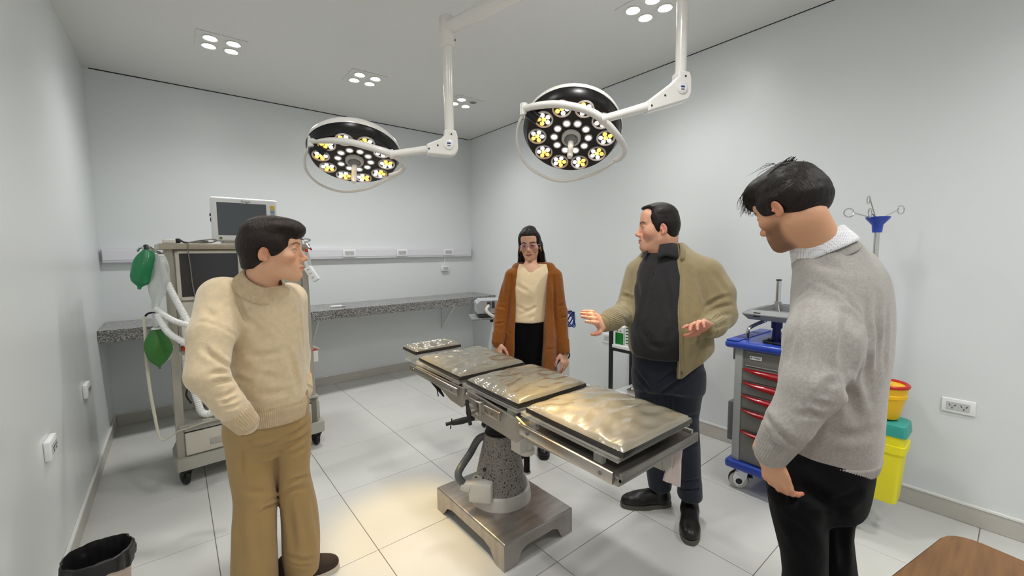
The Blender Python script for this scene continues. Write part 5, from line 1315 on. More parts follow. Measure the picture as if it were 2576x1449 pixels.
# ------------------------------------------------------------------ silhouettes measured in the photograph -> body sections
def sec(y, xl, xr, t, b):
    xm = (xl+xr)/2; c = P(xm, y, t); p = Vector((c.x, c.y))
    def dist(px):
        d = P(px, y, 1.0)-CC; d = Vector((d.x, d.y)).normalized(); return abs(p.x*d.y-p.y*d.x)
    return (tuple(c), .5*(dist(xl)+dist(xr)), b)
def view_axes(px, y=700):
    d = P(px, y, 1.0)-CC; e2 = Vector((d.x, d.y)).normalized(); return (e2.y, -e2.x), (e2.x, e2.y)
def bounds(pts, m):
    a = np.array([tuple(p) for p in pts]); return a.min(0)-m, a.max(0)+m
def rib_band(fld, p0, p1, name, m, parent, n=90, amp=.0016, rmax=.30, off=.003, rings=8, roll=.006, e=None):
    """knitted rib band that hugs a field between two axis points"""
    p0 = np.array(p0, float); p1 = np.array(p1, float); ax = (p1-p0)/np.linalg.norm(p1-p0)
    u = np.cross(ax, (0.31, .2, .92) if abs(ax[2]) < .9 else (1, 0, 0)); u /= np.linalg.norm(u); w = np.cross(ax, u)
    nn = n*4; th = np.arange(nn)/nn*2*np.pi; dirs = np.cos(th)[:, None]*u+np.sin(th)[:, None]*w; V = []
    prof = [(-.10, -.004), (0, 0)]+[(i/(rings-1), 0) for i in range(1, rings-1)]+[(1.0, 0), (1.02, -.003), (1.0, -.008)]
    rs = np.linspace(0, rmax, 110)
    for t, dr in prof:
        c = p0+(p1-p0)*min(max(t, 0), 1)
        S = np.stack([fld.sample(c+dirs*r) for r in rs]); inside = S < 0
        first = np.argmax(~inside, 0)
        k = np.clip(first, 1, len(rs)-1); a = S[k-1, np.arange(nn)]; b = S[k, np.arange(nn)]
        r = rs[k-1]+(rs[k]-rs[k-1])*np.clip(-a/np.maximum(b-a, 1e-6), 0, 1)
        for _ in range(3): r = (np.roll(r, 1)+np.roll(r, -1)+2*r)/4
        r = r+off+dr+amp*np.cos(th*n)*(1 if dr > -.006 else .3)
        V.append(p0+(p1-p0)*t+dirs*r[:, None])
    V = np.concatenate(V); m_ = len(prof)
    Q = [(k*nn+i, k*nn+(i+1) % nn, (k+1)*nn+(i+1) % nn, (k+1)*nn+i) for k in range(m_-1) for i in range(nn)]
    me = np_mesh(name, [(V, Q, None, 0)], m, parent, attr=None); return me
def fmesh(f, name, m, parent, col=None):
    V, Q = f.mesh(); return np_mesh(name, [(xform(f.M, V), Q, col(V) if col else None, 0)], m, parent, attr='Col' if col else None)
# ================================================================== PEOPLE
mat('skin', (200, 150, 124), 0.48, spec=0.4, attr='Col', sss=0.05, bump=(160, .12, .002))
mat('eye', (255, 255, 255), 0.12, attr='Col')
mat('hair_dark', (26, 20, 17), 0.48, spec=0.32, noise=(30, .5, (6, 1, 1)), bump=(90, .55, .006, (5, 1, .5)))
mat('hair_brown', (32, 21, 16), 0.48, spec=0.32, noise=(30, .5, (6, 1, 1)), bump=(90, .55, .006, (5, 1, .5)))
def knit(name, col, scale=420, st=.5, rough=.85, sheen=.5, noise=(60, .08), spec=.2):
    return mat(name, col, rough, spec=spec, sheen=sheen, noise=noise, bump=(scale, st, .003))
knit('wool_cream', (222, 200, 164), 300, .55, sheen=.6, noise=(45, .07))
knit('wool_cream_rib', (216, 192, 156), 420, .4)
knit('khaki_cotton', (172, 142, 94), 700, .25, .75, .2, (6, .05))
knit('knit_grey', (164, 160, 154), 1100, .3, .88, .35, (160, .12))
knit('cotton_black', (17, 17, 18), 700, .4, .95, .05, spec=.06)
knit('jacket_olive', (142, 128, 94), 600, .35, .82, .35, (40, .06))
knit('shirt_black', (38, 37, 38), 700, .25, .7, .2)
knit('denim_navy', (32, 36, 48), 600, .35, .75, .2)
knit('cardigan_rust', (138, 80, 26), 800, .4, .92, .3, (90, .14), spec=.06)
knit('top_cream', (226, 204, 166), 600, .25, .8, .3, (20, .04))
knit('skirt_black', (13, 12, 13), 500, .2, .95, .03, spec=.05)
mat('shirt_white', (232, 232, 236), .7, noise=(10, .02))
mat('leather_black', (24, 22, 22), .38, bump=(40, .3, .003))
mat('suede_brown', (58, 44, 36), .8, bump=(200, .3, .002))
mat('sole_white', (206, 196, 180), .6); mat('sole_grey', (96, 92, 86), .7)
mat('metal_zip', (150, 130, 96), .35, metal=.9)
mat('glasses_pink', (206, 150, 158), .2, spec=.6); mat('lens_glass', (236, 226, 236), .03, trans=.96, ior=1.1)
mat('gold', (220, 170, 80), .25, metal=1.)
UP = Vector((0, 0, 1))
def v3(e): return Vector((e[0], e[1], 0))
def on_surf(f, px, py, t0, t1, off=.0):
    ts = np.linspace(t0, t1, 240); pts = np.array([tuple(P(px, py, t)) for t in ts]); d = f.sample(pts)
    k = np.argmax(d < 0) if (d < 0).any() else np.argmin(d); return P(px, py, ts[k]-off)
def shoe(parent, heel, dirv, upper, sole, L=.27, tilt=0, laces=None, high=.105, w=1.0):
    d = Vector((dirv[0], dirv[1], 0)).normalized(); M = frame(heel, d, UP.cross(d), UP)
    s = L/.27; f = Field((-.05, -.08, -.02), (.31*s, .08, high+.05), .0042, M)
    f.ell((.190*s, 0, .036), (.078*s, .046*w, .042), .02); f.cone((.06*s, 0, .050), (.17*s, 0, .042), .042*w, .042*w, k=.02); f.ell((.040*s, 0, .045), (.050, .039*w, .055), .02)
    f.cone((.050*s, 0, .06), (.040*s, 0, high), .042, .043, k=.02); f.cone((.10*s, 0, .075), (.15*s, 0, .06), .022, .02, k=.03)
    f.plane((0, 0, .016), (0, 0, -1), .004)
    for i in range(3): f.fold((.125*s+.02*i, -.03, .085-.012*i), (.125*s+.02*i, .03, .085-.012*i), .005, .002)
    o = fmesh(f, 'shoe', upper, parent)
    q = MB(M); n = 36; pts = []
    for i in range(n):
        a = 2*PI*i/n; ca, sa = math.cos(a), math.sin(a); wd = (.048 if ca > 0 else .041)*w
        pts.append((.130*s+.140*s*(abs(ca)**.8)*(1 if ca > 0 else -1), wd*(abs(sa)**.75)*(1 if sa > 0 else -1)))
    q.prism(pts, 0.0, .024, 'z'); so = q.build('sole', sole, o, angle=40)
    if laces:
        q = MB(M)
        for i in range(4):
            xx = .115*s+.017*i; zz = .098-.0135*i; q.tube([(xx, -.022, zz-.006), (xx+.004, 0, zz+.003), (xx, .022, zz-.006)], .0026, 6, smooth=3)
        q.build('laces', laces, o)
    return o
def person(label, base, head, hands, core, hairfn, hairmat, gaze, skin):
    """one skin mesh (head, hands, covered body) with hair and clothes as children"""
    M, o = head; o['skin'] = skin; f, V, Q, C_ = head_mesh(M, o)
    parts = [(xform(M, V), Q, C_, 0)]
    for hv, hq, hc in hands: parts.append((hv, hq, hc, 0))
    if core:
        lo, hi = bounds([p for s in core for p in (s[0], s[1])], .16); cf = Field(lo, hi, .014)
        for a, b, ra, rb in core: cf.cone(tuple(a), tuple(b), ra, rb, k=.04)
        cv, cq = cf.mesh(); parts.append((cv, cq, np.tile(lin(skin), (len(cv), 1)), 0))
    root = np_mesh('person', parts, 'skin', None, origin=base); tag(root, label, 'person')
    for ev, eq, ec in eyeballs(M, gaze): np_mesh('eye', [(ev, eq, ec, 0)], 'eye', root)
    hf = Field((-.125, -.165, -.26), (.125, .150, .185), .0034, M); hairfn(hf)
    hair = fmesh(hf, 'hair', hairmat, root)
    return root, f, hair
def strands(M, specs, mt, hair, name='hair_strands'):
    """thin locks on top of the hair volume; specs: lists of local points, radius"""
    q = MB(M)
    for pts, r in specs: q.tube([Vector(p) for p in pts], [r, r*.9, r*.3], 5, smooth=5)
    o = q.build(name, mt, hair, angle=80); tag(o, kind='stuff'); return o

# ------------------------------------------------------------------ 1. woman in the cream sweater (left)
e1, e2 = view_axes(680, 640); E1, E2 = v3(e1), v3(e2)
fw = E1*.972-E2*.20
HM = hframe(P(680, 629, 1.58), fw, UP+E1*.02) @ Matrix.Diagonal((1.04, 1.12, 1.03, 1))
def hair_lw(f):
    f.ell((0, -.006, .036), (.083, .090, .089), .01); f.ell((0, -.034, -.008), (.074, .056, .070), .03)
    f.ell((0, .045, .080), (.070, .060, .036), .03); f.ell((.0, .082, .066), (.052, .028, .024), .02)
    f.sym('ell', (.068, .020, .020), (.014, .030, .040), k=.02)
    f.ell((0, -.052, -.058), (.052, .034, .040), .02)
    f.ell((0, .118, -.044), (.098, .100, .083), .008, 's')
    f.ell((0, .032, -.098), (.12, .070, .074), .012, 's'); f.sym('ell', (.092, -.004, -.018), (.032, .020, .030), k=.008, op='s'); f.plane((0, -.05, -.066), (0, .1, -1), .014)
    f.noise(55, .0022, 3, (1, .5, 1)); f.noise(130, .0010, 5, (2, .4, 1))
skin1 = (224, 174, 140)
S1 = dict(jaw=.95, nose=1.0, smile=.0, lip=(192, 122, 104), brow_col=(92, 66, 52), brow_t=.0032, neck=.047, neck_to=tuple(HM.inverted() @ P(658, 716, 1.61)), blush=(214, 124, 96), open=1.0)
shR, elR, wrR = P(560, 752, 1.58), P(519, 945, 1.45), P(621, 1066, 1.52)
shL, elL, wrL = P(728, 752, 1.76), P(742, 895, 1.86), P(757, 982, 1.80)
pel = P(680, 1010, 1.73)
f1, f2 = P(640, 1500, 1.81), P(758, 1428, 1.915); f1.z = f2.z = 0
core1 = [(P(662, 760, 1.67), pel, .06, .06), (P(662, 760, 1.67), shR, .035, .035), (P(662, 760, 1.67), shL, .035, .035), (shR, elR, .035, .03), (elR, wrR, .03, .022), (shL, elL, .035, .03), (elL, wrL, .03, .022), (pel, P(640, 1220, 1.76), .045, .032), (P(640, 1220, 1.76), f1+UP*.08, .032, .028), (pel, P(742, 1220, 1.84), .045, .03), (P(742, 1220, 1.84), f2+UP*.08, .03, .028), (P(662, 745, 1.65), P(660, 715, 1.62), .05, .045)]
w1, _, hr1 = person('woman in cream wool sweater and khaki trousers, hands in pockets, looking right', (f1+f2)/2, (HM, S1), [], core1, hair_lw, 'hair_brown', (-.1, 1, .0), skin1)
random.seed(3); sp = []
for i in range(90):
    a = random.uniform(-1, 1); st_ = random.uniform(-.01, .04)
    sp.append(([(a*.050, st_, .116-.9*a*a*.03), (a*.062, st_+.03, .108-.035*a*a-random.uniform(0, .004)), (a*.058+random.uniform(-.004, .004), .090+random.uniform(-.008, .012), .062+random.uniform(-.026, .010))], .0012))
strands(HM, sp, 'hair_brown', hr1)
pts = [P(460, 680, 1.5), P(800, 1110, 2.0), P(460, 1110, 1.4), P(800, 680, 2.0), P(620, 700, 1.45), P(680, 1000, 1.95)]
lo, hi = bounds(pts, .10); sw = Field(lo, hi, .0062)
V1, V2 = view_axes(660, 850)
sw.cone(P(624, 728, 1.635), shR, .045, .06, k=.03); sw.loft([sec(720, 606, 718, 1.625, .070), sec(728, 584, 738, 1.635, .086), sec(740, 562, 754, 1.65, .104), sec(770, 566, 764, 1.68, .118), sec(850, 576, 769, 1.70, .130), sec(915, 580, 773, 1.71, .142), sec(960, 584, 775, 1.715, .142), sec(1000, 594, 776, 1.73, .136), sec(1030, 600, 774, 1.74, .132)], V1, V2, k=.01)
sw.cone(shL, elL, .068, .058, k=.04); sw.cone(elL, wrL, .056, .042, k=.03)
sw.cone(shR, P(533, 840, 1.50), .082, .072, k=.026); sw.cone(P(533, 840, 1.50), elR, .071, .063, k=.02); sw.cone(elR, P(578, 1020, 1.475), .062, .050, k=.016); sw.cone(P(578, 1020, 1.475), wrR, .050, .038, k=.012)
sw.noise(16, .0022, 2)
sw.pfolds([(602, 738, 634, 817, .010, .014, .12), (566, 920, 631, 964, .010, .014, .05), (511, 872, 566, 912, .009, .012, .1), (552, 896, 578, 914, .008, -.008), (528, 942, 574, 940, .008, .011, -.1), (534, 966, 586, 962, .008, .011, -.1), (541, 1000, 596, 980, .008, .010, .08), (548, 1012, 600, 998, .007, .009, .08), (560, 1026, 606, 1014, .007, .007, .08),
  (498, 812, 514, 809, .0065, .004), (512, 809, 555, 823, .0065, .004), (553, 822, 594, 846, .0065, .004), (631, 893, 712, 880, .013, .009, .1), (645, 912, 705, 905, .011, .006, .1), (723, 850, 750, 970, .014, .010, .06), (752, 770, 763, 880, .010, .009), (735, 900, 748, 985, .010, .007), (650, 985, 735, 978, .014, .006, .1), (660, 940, 700, 955, .012, .006), (640, 780, 660, 850, .018, .005, .1), (520, 780, 540, 800, .010, .006), (590, 720, 600, 740, .010, .005), (690, 745, 725, 800, .020, .005)], 1.25, 2.0)
swo = fmesh(sw, 'sweater', 'wool_cream', w1)
cbx = P(690, 995, 1.725); hz0, hz1 = P(690, 998, 1.725).z, P(690, 1043, 1.74).z
rib_band(sw, (cbx.x, cbx.y, hz0), (cbx.x, cbx.y, hz0-.028), 'hem', 'wool_cream_rib', swo, n=120, amp=.0018, off=.002, rings=5)
hf_ = Field(*bounds([P(690, 1040, 1.74)], .26), .01); hf_.loft([sec(985, 585, 778, 1.725, .143), sec(1015, 593, 777, 1.735, .140), sec(1055, 600, 774, 1.745, .135), sec(1075, 602, 772, 1.75, .133)], V1, V2, k=.01)
rib_band(hf_, (cbx.x, cbx.y, hz0-.020), (cbx.x, cbx.y, hz1-.004), 'hem_band', 'wool_cream_rib', swo, n=120, amp=.0022, off=.001, rings=6)
rib_band(sw, P(592, 1036, 1.49), wrR+(wrR-P(592, 1036, 1.49))*.18, 'cuff', 'wool_cream_rib', swo, n=34, amp=.0024, rmax=.09, off=.003)
rib_band(sw, P(752, 950, 1.825), wrL, 'cuff', 'wool_cream_rib', swo, n=34, amp=.0024, rmax=.08, off=.003)
cf_ = Field(*bounds([P(664, 700, 1.62)], .16), .006); cf_.cone(P(644, 742, 1.625), P(672, 684, 1.595), .098, .060, k=.01)
rib_band(cf_, P(650, 729, 1.618), P(664, 700, 1.603), 'collar', 'wool_cream_rib', swo, n=60, amp=.0024, rmax=.13, off=.003)
# trousers
lo, hi = bounds([P(540, 1000, 1.6), P(800, 1000, 1.95), P(560, 1449, 1.7), P(810, 1449, 2.0), (.2, 1.75, .03), (.5, 2.0, .03), P(560, 1449, 1.95), P(800, 1300, 1.7)], .09); lo[2] = .02
tr1 = Field(lo, hi, .0062); T1, T2 = view_axes(670, 1200)
tr1.loft([sec(985, 590, 778, 1.73, .125), sec(1040, 566, 783, 1.745, .138), sec(1080, 563, 785, 1.76, .134), sec(1105, 580, 775, 1.765, .10), sec(1135, 600, 760, 1.77, .07)], T1, T2, k=.01, pw=2.4)
tr1.loft([sec(1045, 566, 700, 1.74, .108), sec(1090, 562, 702, 1.742, .106), sec(1139, 568, 703, 1.745, .100), sec(1214, 582, 697, 1.75, .092), sec(1250, 588, 697, 1.755, .088), sec(1305, 580, 700, 1.76, .090), sec(1387, 581, 701, 1.775, .095), sec(1449, 578, 703, 1.79, .10), sec(1540, 572, 708, 1.81, .105)], T1, T2, k=.03)
tr1.loft([sec(1045, 690, 784, 1.79, .10), sec(1090, 691, 785, 1.80, .10), sec(1139, 694, 783, 1.81, .095), sec(1185, 696, 777, 1.825, .085), sec(1225, 700, 788, 1.84, .085), sec(1270, 704, 800, 1.86, .09), sec(1346, 708, 806, 1.89, .10), sec(1396, 710, 806, 1.905, .10), sec(1428, 712, 805, 1.915, .10)], T1, T2, k=.008)
tr1.noise(14, .0020, 6)
tr1.pfolds([(628, 1105, 700, 1085, .010, .009, .1), (634, 1122, 706, 1108, .010, .009, .1), (630, 1142, 705, 1136, .009, .007, .1), (640, 1165, 700, 1165, .010, .005), (712, 1100, 778, 1062, .010, .012, .08), (714, 1120, 780, 1085, .010, .011, .08), (716, 1145, 780, 1115, .010, .009, .08), (740, 1030, 748, 1075, .005, .008), (655, 1292, 703, 1268, .008, .014, -.15), (664, 1272, 701, 1252, .007, .010, -.1), (610, 1232, 668, 1240, .012, .006), (712, 1240, 772, 1228, .009, .014, -.1), (718, 1225, 776, 1198, .008, .011, -.1), (726, 1262, 742, 1390, .014, .010), (768, 1250, 792, 1380, .014, -.008), (640, 1300, 655, 1440, .016, .007), (600, 1290, 612, 1420, .02, .005), (722, 1398, 796, 1404, .010, .009, .1), (725, 1415, 800, 1418, .007, .006, .1), (690, 1180, 700, 1260, .010, .006)], 1.5, 2.1)
tro = fmesh(tr1, 'trousers', 'khaki_cotton', w1)
q = MB(); q.tube([on_surf(tr1, x, y, 1.5, 1.9, .001) for x, y in ((610, 1095), (612, 1140), (612, 1200), (610, 1260), (607, 1340), (606, 1449))], .0016, 6, smooth=5); q.build('side_seam', 'khaki_cotton', tro)
q = MB(); q.tube([on_surf(tr1, x, y, 1.5, 1.9, .002) for x, y in ((575, 1062), (592, 1085), (614, 1096), (640, 1088), (652, 1062))], .0022, 6, smooth=5); q.build('pocket_edge', 'khaki_cotton', tro)
shoe(w1, f2+v3(T1)*-.095, v3(T1)*.97-v3(T2)*.1, 'suede_brown', 'sole_white', .255, laces='suede_brown', high=.09)
shoe(w1, f1+v3(T1)*-.06, v3(T1)*.75-v3(T2)*.6, 'suede_brown', 'sole_white', .255, laces='suede_brown', high=.09)

# ------------------------------------------------------------------ 2. man in the olive jacket (centre)
e1, e2 = view_axes(1663, 575); E1, E2 = v3(e1), v3(e2)
HM = hframe(P(1661, 571, 2.2), -E1*.99-E2*.12+UP*-.02, UP) @ Matrix.Diagonal((1.10, 1.10, 1.07, 1))
def hair_cm(f):
    f.ell((0, -.002, .036), (.079, .084, .085), .01); f.ell((0, -.036, -.012), (.072, .050, .064), .03)
    f.ell((0, .040, .092), (.052, .048, .020), .02)
    f.sym('ell', (.068, .012, .004), (.012, .020, .036), k=.015)
    f.ell((0, .122, .000), (.12, .088, .098), .010, 's'); f.ell((0, .030, -.100), (.13, .085, .078), .012, 's'); f.sym('ell', (.095, -.004, -.016), (.034, .020, .030), k=.008, op='s')
    f.sym('ell', (.060, .085, .085), (.035, .04, .03), k=.015, op='s')
    f.noise(70, .0018, 1, (1, .6, 1)); f.noise(170, .0008, 4, (2, .6, 1))
S2 = dict(back=.90, jaw=1.08, nose=1.15, smile=1.0, fat=.008, lip=(176, 98, 90), brow_col=(62, 46, 38), brow_t=.0036, neck=.060, neck_to=tuple(HM.inverted() @ P(1666, 645, 2.225)), blush=(206, 104, 88), open=.62, under=1, beard=((120, 92, 80), .25), scalp=((60, 44, 36), .5))
skin2 = (220, 166, 138)
tB = 2.20
shR, elR, wrR = P(1608, 686, 2.32), P(1577, 784, 2.28), P(1519, 812, 2.06)
shL, elL, wrL = P(1774, 692, 2.18), P(1812, 790, 2.12), P(1780, 826, 1.99)
pel = P(1680, 905, 2.25)
hR = handframe(wrR, (P(1455, 781, 1.92)-wrR), UP*.62-E2*.75+E1*.1)
hL = handframe(wrL, (P(1722, 800, 1.88)-wrL), E2*.75+UP*.62)
hands2 = [hand_parts(hR, skin2, (.10, .12, .16, .25), .05, (.75, -.25, .55), 1.02, 1), hand_parts(hL, skin2, (.20, .38, .45, .5), .10, (.75, -.35, .6), 1.02, -1)]
fA, fB = P(1661, 1225, 2.425), P(1736, 1248, 2.295); fA.z = fB.z = 0
core2 = [(P(1660, 680, 2.25), pel, .08, .10), (P(1660, 680, 2.25), shR, .05, .045), (P(1660, 680, 2.25), shL, .05, .045), (shR, elR, .042, .036), (elR, wrR, .036, .028), (shL, elL, .042, .036), (elL, wrL, .036, .028), (pel, P(1648, 1060, 2.34), .05, .04), (P(1648, 1060, 2.34), fA+UP*.08, .04, .03), (pel, P(1728, 1060, 2.25), .05, .04), (P(1728, 1060, 2.25), fB+UP*.08, .04, .03), (P(1660, 680, 2.25), P(1662, 620, 2.22), .06, .055)]
w2, _, hr2 = person('smiling man in an open olive jacket and black shirt, gesturing with both hands', (fA+fB)/2, (HM, S2), hands2, core2, hair_cm, 'hair_dark', (0, 1, -.12), skin2)
J1, J2 = view_axes(1690, 780)
# shirt
lo, hi = bounds([P(1560, 590, 2.05), P(1760, 900, 2.4), P(1560, 900, 2.05), P(1760, 590, 2.4), P(1560, 900, 2.4), P(1760, 900, 2.05)], .06)
sh2 = Field(lo, hi, .0068)
sh2.loft([sec(625, 1636, 1692, 2.23, .06), sec(640, 1622, 1710, 2.22, .08), sec(665, 1604, 1735, 2.22, .10), sec(720, 1592, 1745, 2.21, .125), sec(790, 1586, 1745, 2.20, .15), sec(840, 1584, 1745, 2.195, .165), sec(872, 1583, 1742, 2.20, .16), sec(892, 1586, 1738, 2.21, .145)], J1, J2, k=.01)
sh2.pfolds([(1640, 680, 1615, 790, .014, .007), (1672, 690, 1688, 810, .014, .007), (1606, 800, 1650, 870, .016, .008, .1), (1692, 820, 1668, 885, .016, .008), (1600, 700, 1612, 760, .014, .006), (1620, 860, 1680, 872, .012, .006, .1)], 1.9, 2.5)
sh2.noise(18, .002, 3)
so2 = fmesh(sh2, 'shirt', 'shirt_black', w2)
q = MB(); q.tube([on_surf(sh2, x, y, 1.9, 2.4, .0) for x, y in ((1652, 668), (1648, 700), (1640, 760), (1633, 820), (1630, 880))], .0022, 6, smooth=5); q.build('placket', 'shirt_black', so2)
for y_, x_ in ((690, 1645), (725, 1640), (762, 1635), (800, 1631), (838, 1628)):
    p = on_surf(sh2, x_, y_, 1.9, 2.4, .001); n = (CC-p).normalized(); MB().lathe([(0, 0), (.0055, 0), (.0055, .002), (.003, .0026), (0, .0024)], p, n, 12).build('button', 'rubber', so2)
# shirt collar: two wings round the neck
cf_ = Field(*bounds([P(1670, 632, 2.22)], .20), .007); cf_.cone(P(1664, 658, 2.215), P(1668, 608, 2.23), .084, .068, k=.01)
def collar(name, fld, p0, p1, axis_gap, gap, m, parent, off=.003, spread=.0, th=.004, rmax=.16, drop=.0, lap=1.0):
    """open band with a gap towards direction axis_gap; outer fold lies over it"""
    p0 = np.array(p0, float); p1 = np.array(p1, float); ax = (p1-p0)/np.linalg.norm(p1-p0); g = np.array(axis_gap, float); g -= ax*(g@ax); g /= np.linalg.norm(g); w = np.cross(ax, g)
    n = 60; th_ = np.linspace(gap, 2*np.pi-gap, n); rs = np.linspace(0, rmax, 90); rows = []
    prof = [(0, off), (.5, off+.001), (1, off+.002), (1.03, off+.002+.003*lap), (.98, off+.002+.006*lap), (.55, off+.0025+.009*lap), (.10, off+.0105+.0045*lap if lap >= 1 else off+.011), (-.12, off+.0105+.003*lap if lap >= 1 else off+.0115)]
    for t, o_ in prof:
        tt = t-drop*0; c = p0+(p1-p0)*tt
        d = np.cos(th_)[:, None]*g+np.sin(th_)[:, None]*w
        S = np.stack([fld.sample((p0+(p1-p0)*min(max(tt, 0), 1))+d*r) for r in rs]); k = np.clip(np.argmax(S >= 0, 0), 1, len(rs)-1)
        r = rs[k]; r = r+o_
        tip = np.exp(-(np.minimum(th_-gap, 2*np.pi-gap-th_)/.28)**2)*(drop if t < .2 and o_ > off+.01 else 0)
        rows.append(c+d*r[:, None]-ax*tip[:, None])
    V = np.concatenate(rows); m_ = len(prof); Q = [(k*n+i, k*n+i+1, (k+1)*n+i+1, (k+1)*n+i) for k in range(m_-1) for i in range(n-1)]
    o = np_mesh(name, [(V, Q, None, 0)], m, parent, attr=None); md = o.modifiers.new('thickness', 'SOLIDIFY'); md.thickness = th; return o
collar('shirt_collar', cf_, P(1662, 650, 2.215), P(1668, 618, 2.225), -E2*.8-E1*.45, .34, 'shirt_black', so2, drop=.022, rmax=.14)
# jacket
lo, hi = bounds([P(1500, 600, 2.0), P(1850, 960, 2.5), P(1500, 850, 1.95), P(1860, 600, 2.5), P(1850, 850, 1.9), P(1560, 960, 2.5), P(1700, 960, 1.95)], .07)
jk = Field(lo, hi, .0066)
jk.loft([sec(610, 1628, 1715, 2.25, .07), sec(625, 1618, 1732, 2.25, .085), sec(640, 1608, 1758, 2.245, .105), sec(665, 1595, 1782, 2.24, .125), sec(720, 1584, 1790, 2.23, .15), sec(790, 1580, 1786, 2.22, .18), sec(850, 1577, 1793, 2.215, .19), sec(890, 1575, 1800, 2.22, .185), sec(925, 1577, 1770, 2.22, .175), sec(948, 1580, 1745, 2.22, .165)], J1, J2, k=.01)
jk.cone(shR, elR, .075, .064, k=.04); jk.cone(elR, P(1540, 803, 2.12), .062, .050, k=.03); jk.cone(P(1540, 803, 2.12), wrR, .049, .042, k=.02)
jk.cone(shL, P(1802, 740, 2.15), .092, .090, k=.05); jk.cone(P(1802, 740, 2.15), elL, .087, .074, k=.03); jk.cone(elL, P(1798, 815, 2.05), .074, .058, k=.03); jk.cone(P(1798, 815, 2.05), wrL, .056, .045, k=.02)
# front opening that bares the shirt
jk.loft([sec(590, 1634, 1716, 2.10, .16), sec(640, 1628, 1708, 2.08, .13), sec(680, 1604, 1700, 2.06, .12), sec(740, 1591, 1697, 2.04, .12), sec(800, 1589, 1700, 2.02, .13), sec(850, 1588, 1706, 2.01, .13), sec(900, 1587, 1709, 2.01, .14), sec(965, 1588, 1711, 2.01, .15), sec(1040, 1588, 1711, 2.01, .15)], J1, J2, k=.012, op='s', pw=4)
jk.cone(P(1664, 640, 2.22), P(1668, 590, 2.24), .085, .075, k=.01, op='s')
jk.pfolds([(1836, 745, 1772, 775, .009, .012, .1), (1842, 768, 1775, 796, .009, .013, .1), (1840, 790, 1785, 812, .008, .011, .1), (1826, 812, 1790, 828, .008, .009), (1758, 690, 1775, 770, .012, .010), (1735, 680, 1748, 900, .016, .007), (1772, 850, 1738, 940, .016, .009), (1552, 762, 1580, 785, .009, .010), (1538, 784, 1566, 812, .008, .010), (1566, 742, 1594, 752, .009, .010), (1556, 790, 1580, 815, .008, .008), (1800, 690, 1826, 735, .012, .008), (1760, 800, 1790, 870, .016, .008), (1590, 690, 1584, 800, .012, .008)], 1.7, 2.6)
jk.plane(P(1725, 953, 2.02), -UP*.77+E1*.63, .01); jk.plane(P(1590, 902, 2.1), -UP*.90-E1*.43, .01)
jk.noise(15, .0028, 8)
jko = fmesh(jk, 'jacket', 'jacket_olive', w2)
rib_band(jk, P(1797, 816, 2.045), wrL+(wrL-P(1797, 816, 2.045))*.1, 'cuff', 'jacket_olive', jko, n=34, amp=.0016, rmax=.10, off=.002)
rib_band(jk, P(1545, 801, 2.135), wrR+(wrR-P(1545, 801, 2.135))*.1, 'cuff', 'jacket_olive', jko, n=34, amp=.0016, rmax=.10, off=.002)
cf_ = Field(*bounds([P(1672, 640, 2.22)], .24), .007); cf_.cone(P(1670, 668, 2.225), P(1672, 612, 2.235), .112, .084, k=.01)
collar('jacket_collar', cf_, P(1668, 652, 2.225), P(1672, 622, 2.235), -E2*.75-E1*.55, 1.40, 'jacket_olive', jko, off=.002, th=.006, drop=.012, rmax=.17)
q = MB(); q.tube([on_surf(jk, x, y, 1.8, 2.5, .002) for x, y in ((1716, 650), (1713, 690), (1711, 744), (1713, 800), (1716, 850), (1717, 900), (1718, 938))], .0042, 8, smooth=5); zp = q.build('zip', 'jacket_olive', jko)
q = MB(); p = on_surf(jk, 1715, 938, 1.8, 2.5, .006); q.box(p-Vector((.004, .004, .012)), p+Vector((.004, .004, .012)), .002, 1); q.build('zip_pull', 'metal_zip', zp)
# trousers and belt
lo, hi = bounds([P(1570, 850, 2.05), P(1790, 850, 2.45), P(1570, 1200, 2.2), P(1790, 1250, 2.5), (2.0, 1.0, .05), (2.25, 1.45, .05), P(1780, 900, 2.05), P(1570, 900, 2.45)], .06); lo[2] = .045
t2 = Field(lo, hi, .0072); T1, T2 = view_axes(1690, 1050)
t2.loft([sec(862, 1587, 1752, 2.225, .15), sec(900, 1587, 1768, 2.24, .155), sec(940, 1588, 1772, 2.25, .15), sec(975, 1592, 1770, 2.26, .13)], T1, T2, k=.01)
t2.loft([sec(930, 1588, 1690, 2.29, .11), sec(994, 1596, 1690, 2.31, .10), sec(1070, 1606, 1690, 2.345, .085), sec(1140, 1618, 1690, 2.38, .078), sec(1212, 1630, 1690, 2.42, .075), sec(1225, 1632, 1690, 2.425, .075)], T1, T2, k=.03)
t2.loft([sec(930, 1670, 1772, 2.22, .11), sec(994, 1680, 1766, 2.235, .10), sec(1040, 1690, 1758, 2.25, .088), sec(1124, 1698, 1761, 2.265, .08), sec(1200, 1704, 1765, 2.285, .078), sec(1248, 1703, 1768, 2.295, .08)], T1, T2, k=.03)
t2.pfolds([(1645, 970, 1705, 925, .010, .010), (1650, 995, 1725, 945, .010, .010), (1704, 1228, 1766, 1222, .008, .011, .1), (1704, 1208, 1762, 1200, .008, .009, .1), (1625, 950, 1620, 1040, .012, .007), (1600, 930, 1640, 985, .010, .008), (1700, 1060, 1758, 1040, .010, .009), (1702, 1130, 1755, 1110, .01, .006)], 1.9, 2.7)
t2.noise(17, .0024, 2)
t2o = fmesh(t2, 'trousers', 'denim_navy', w2)
bp = P(1676, 880, 2.225); rib_band(t2, (bp.x, bp.y, bp.z), (bp.x, bp.y, bp.z-.032), 'belt', 'leather_black', t2o, n=1, amp=0, rmax=.3, off=.003, rings=4)
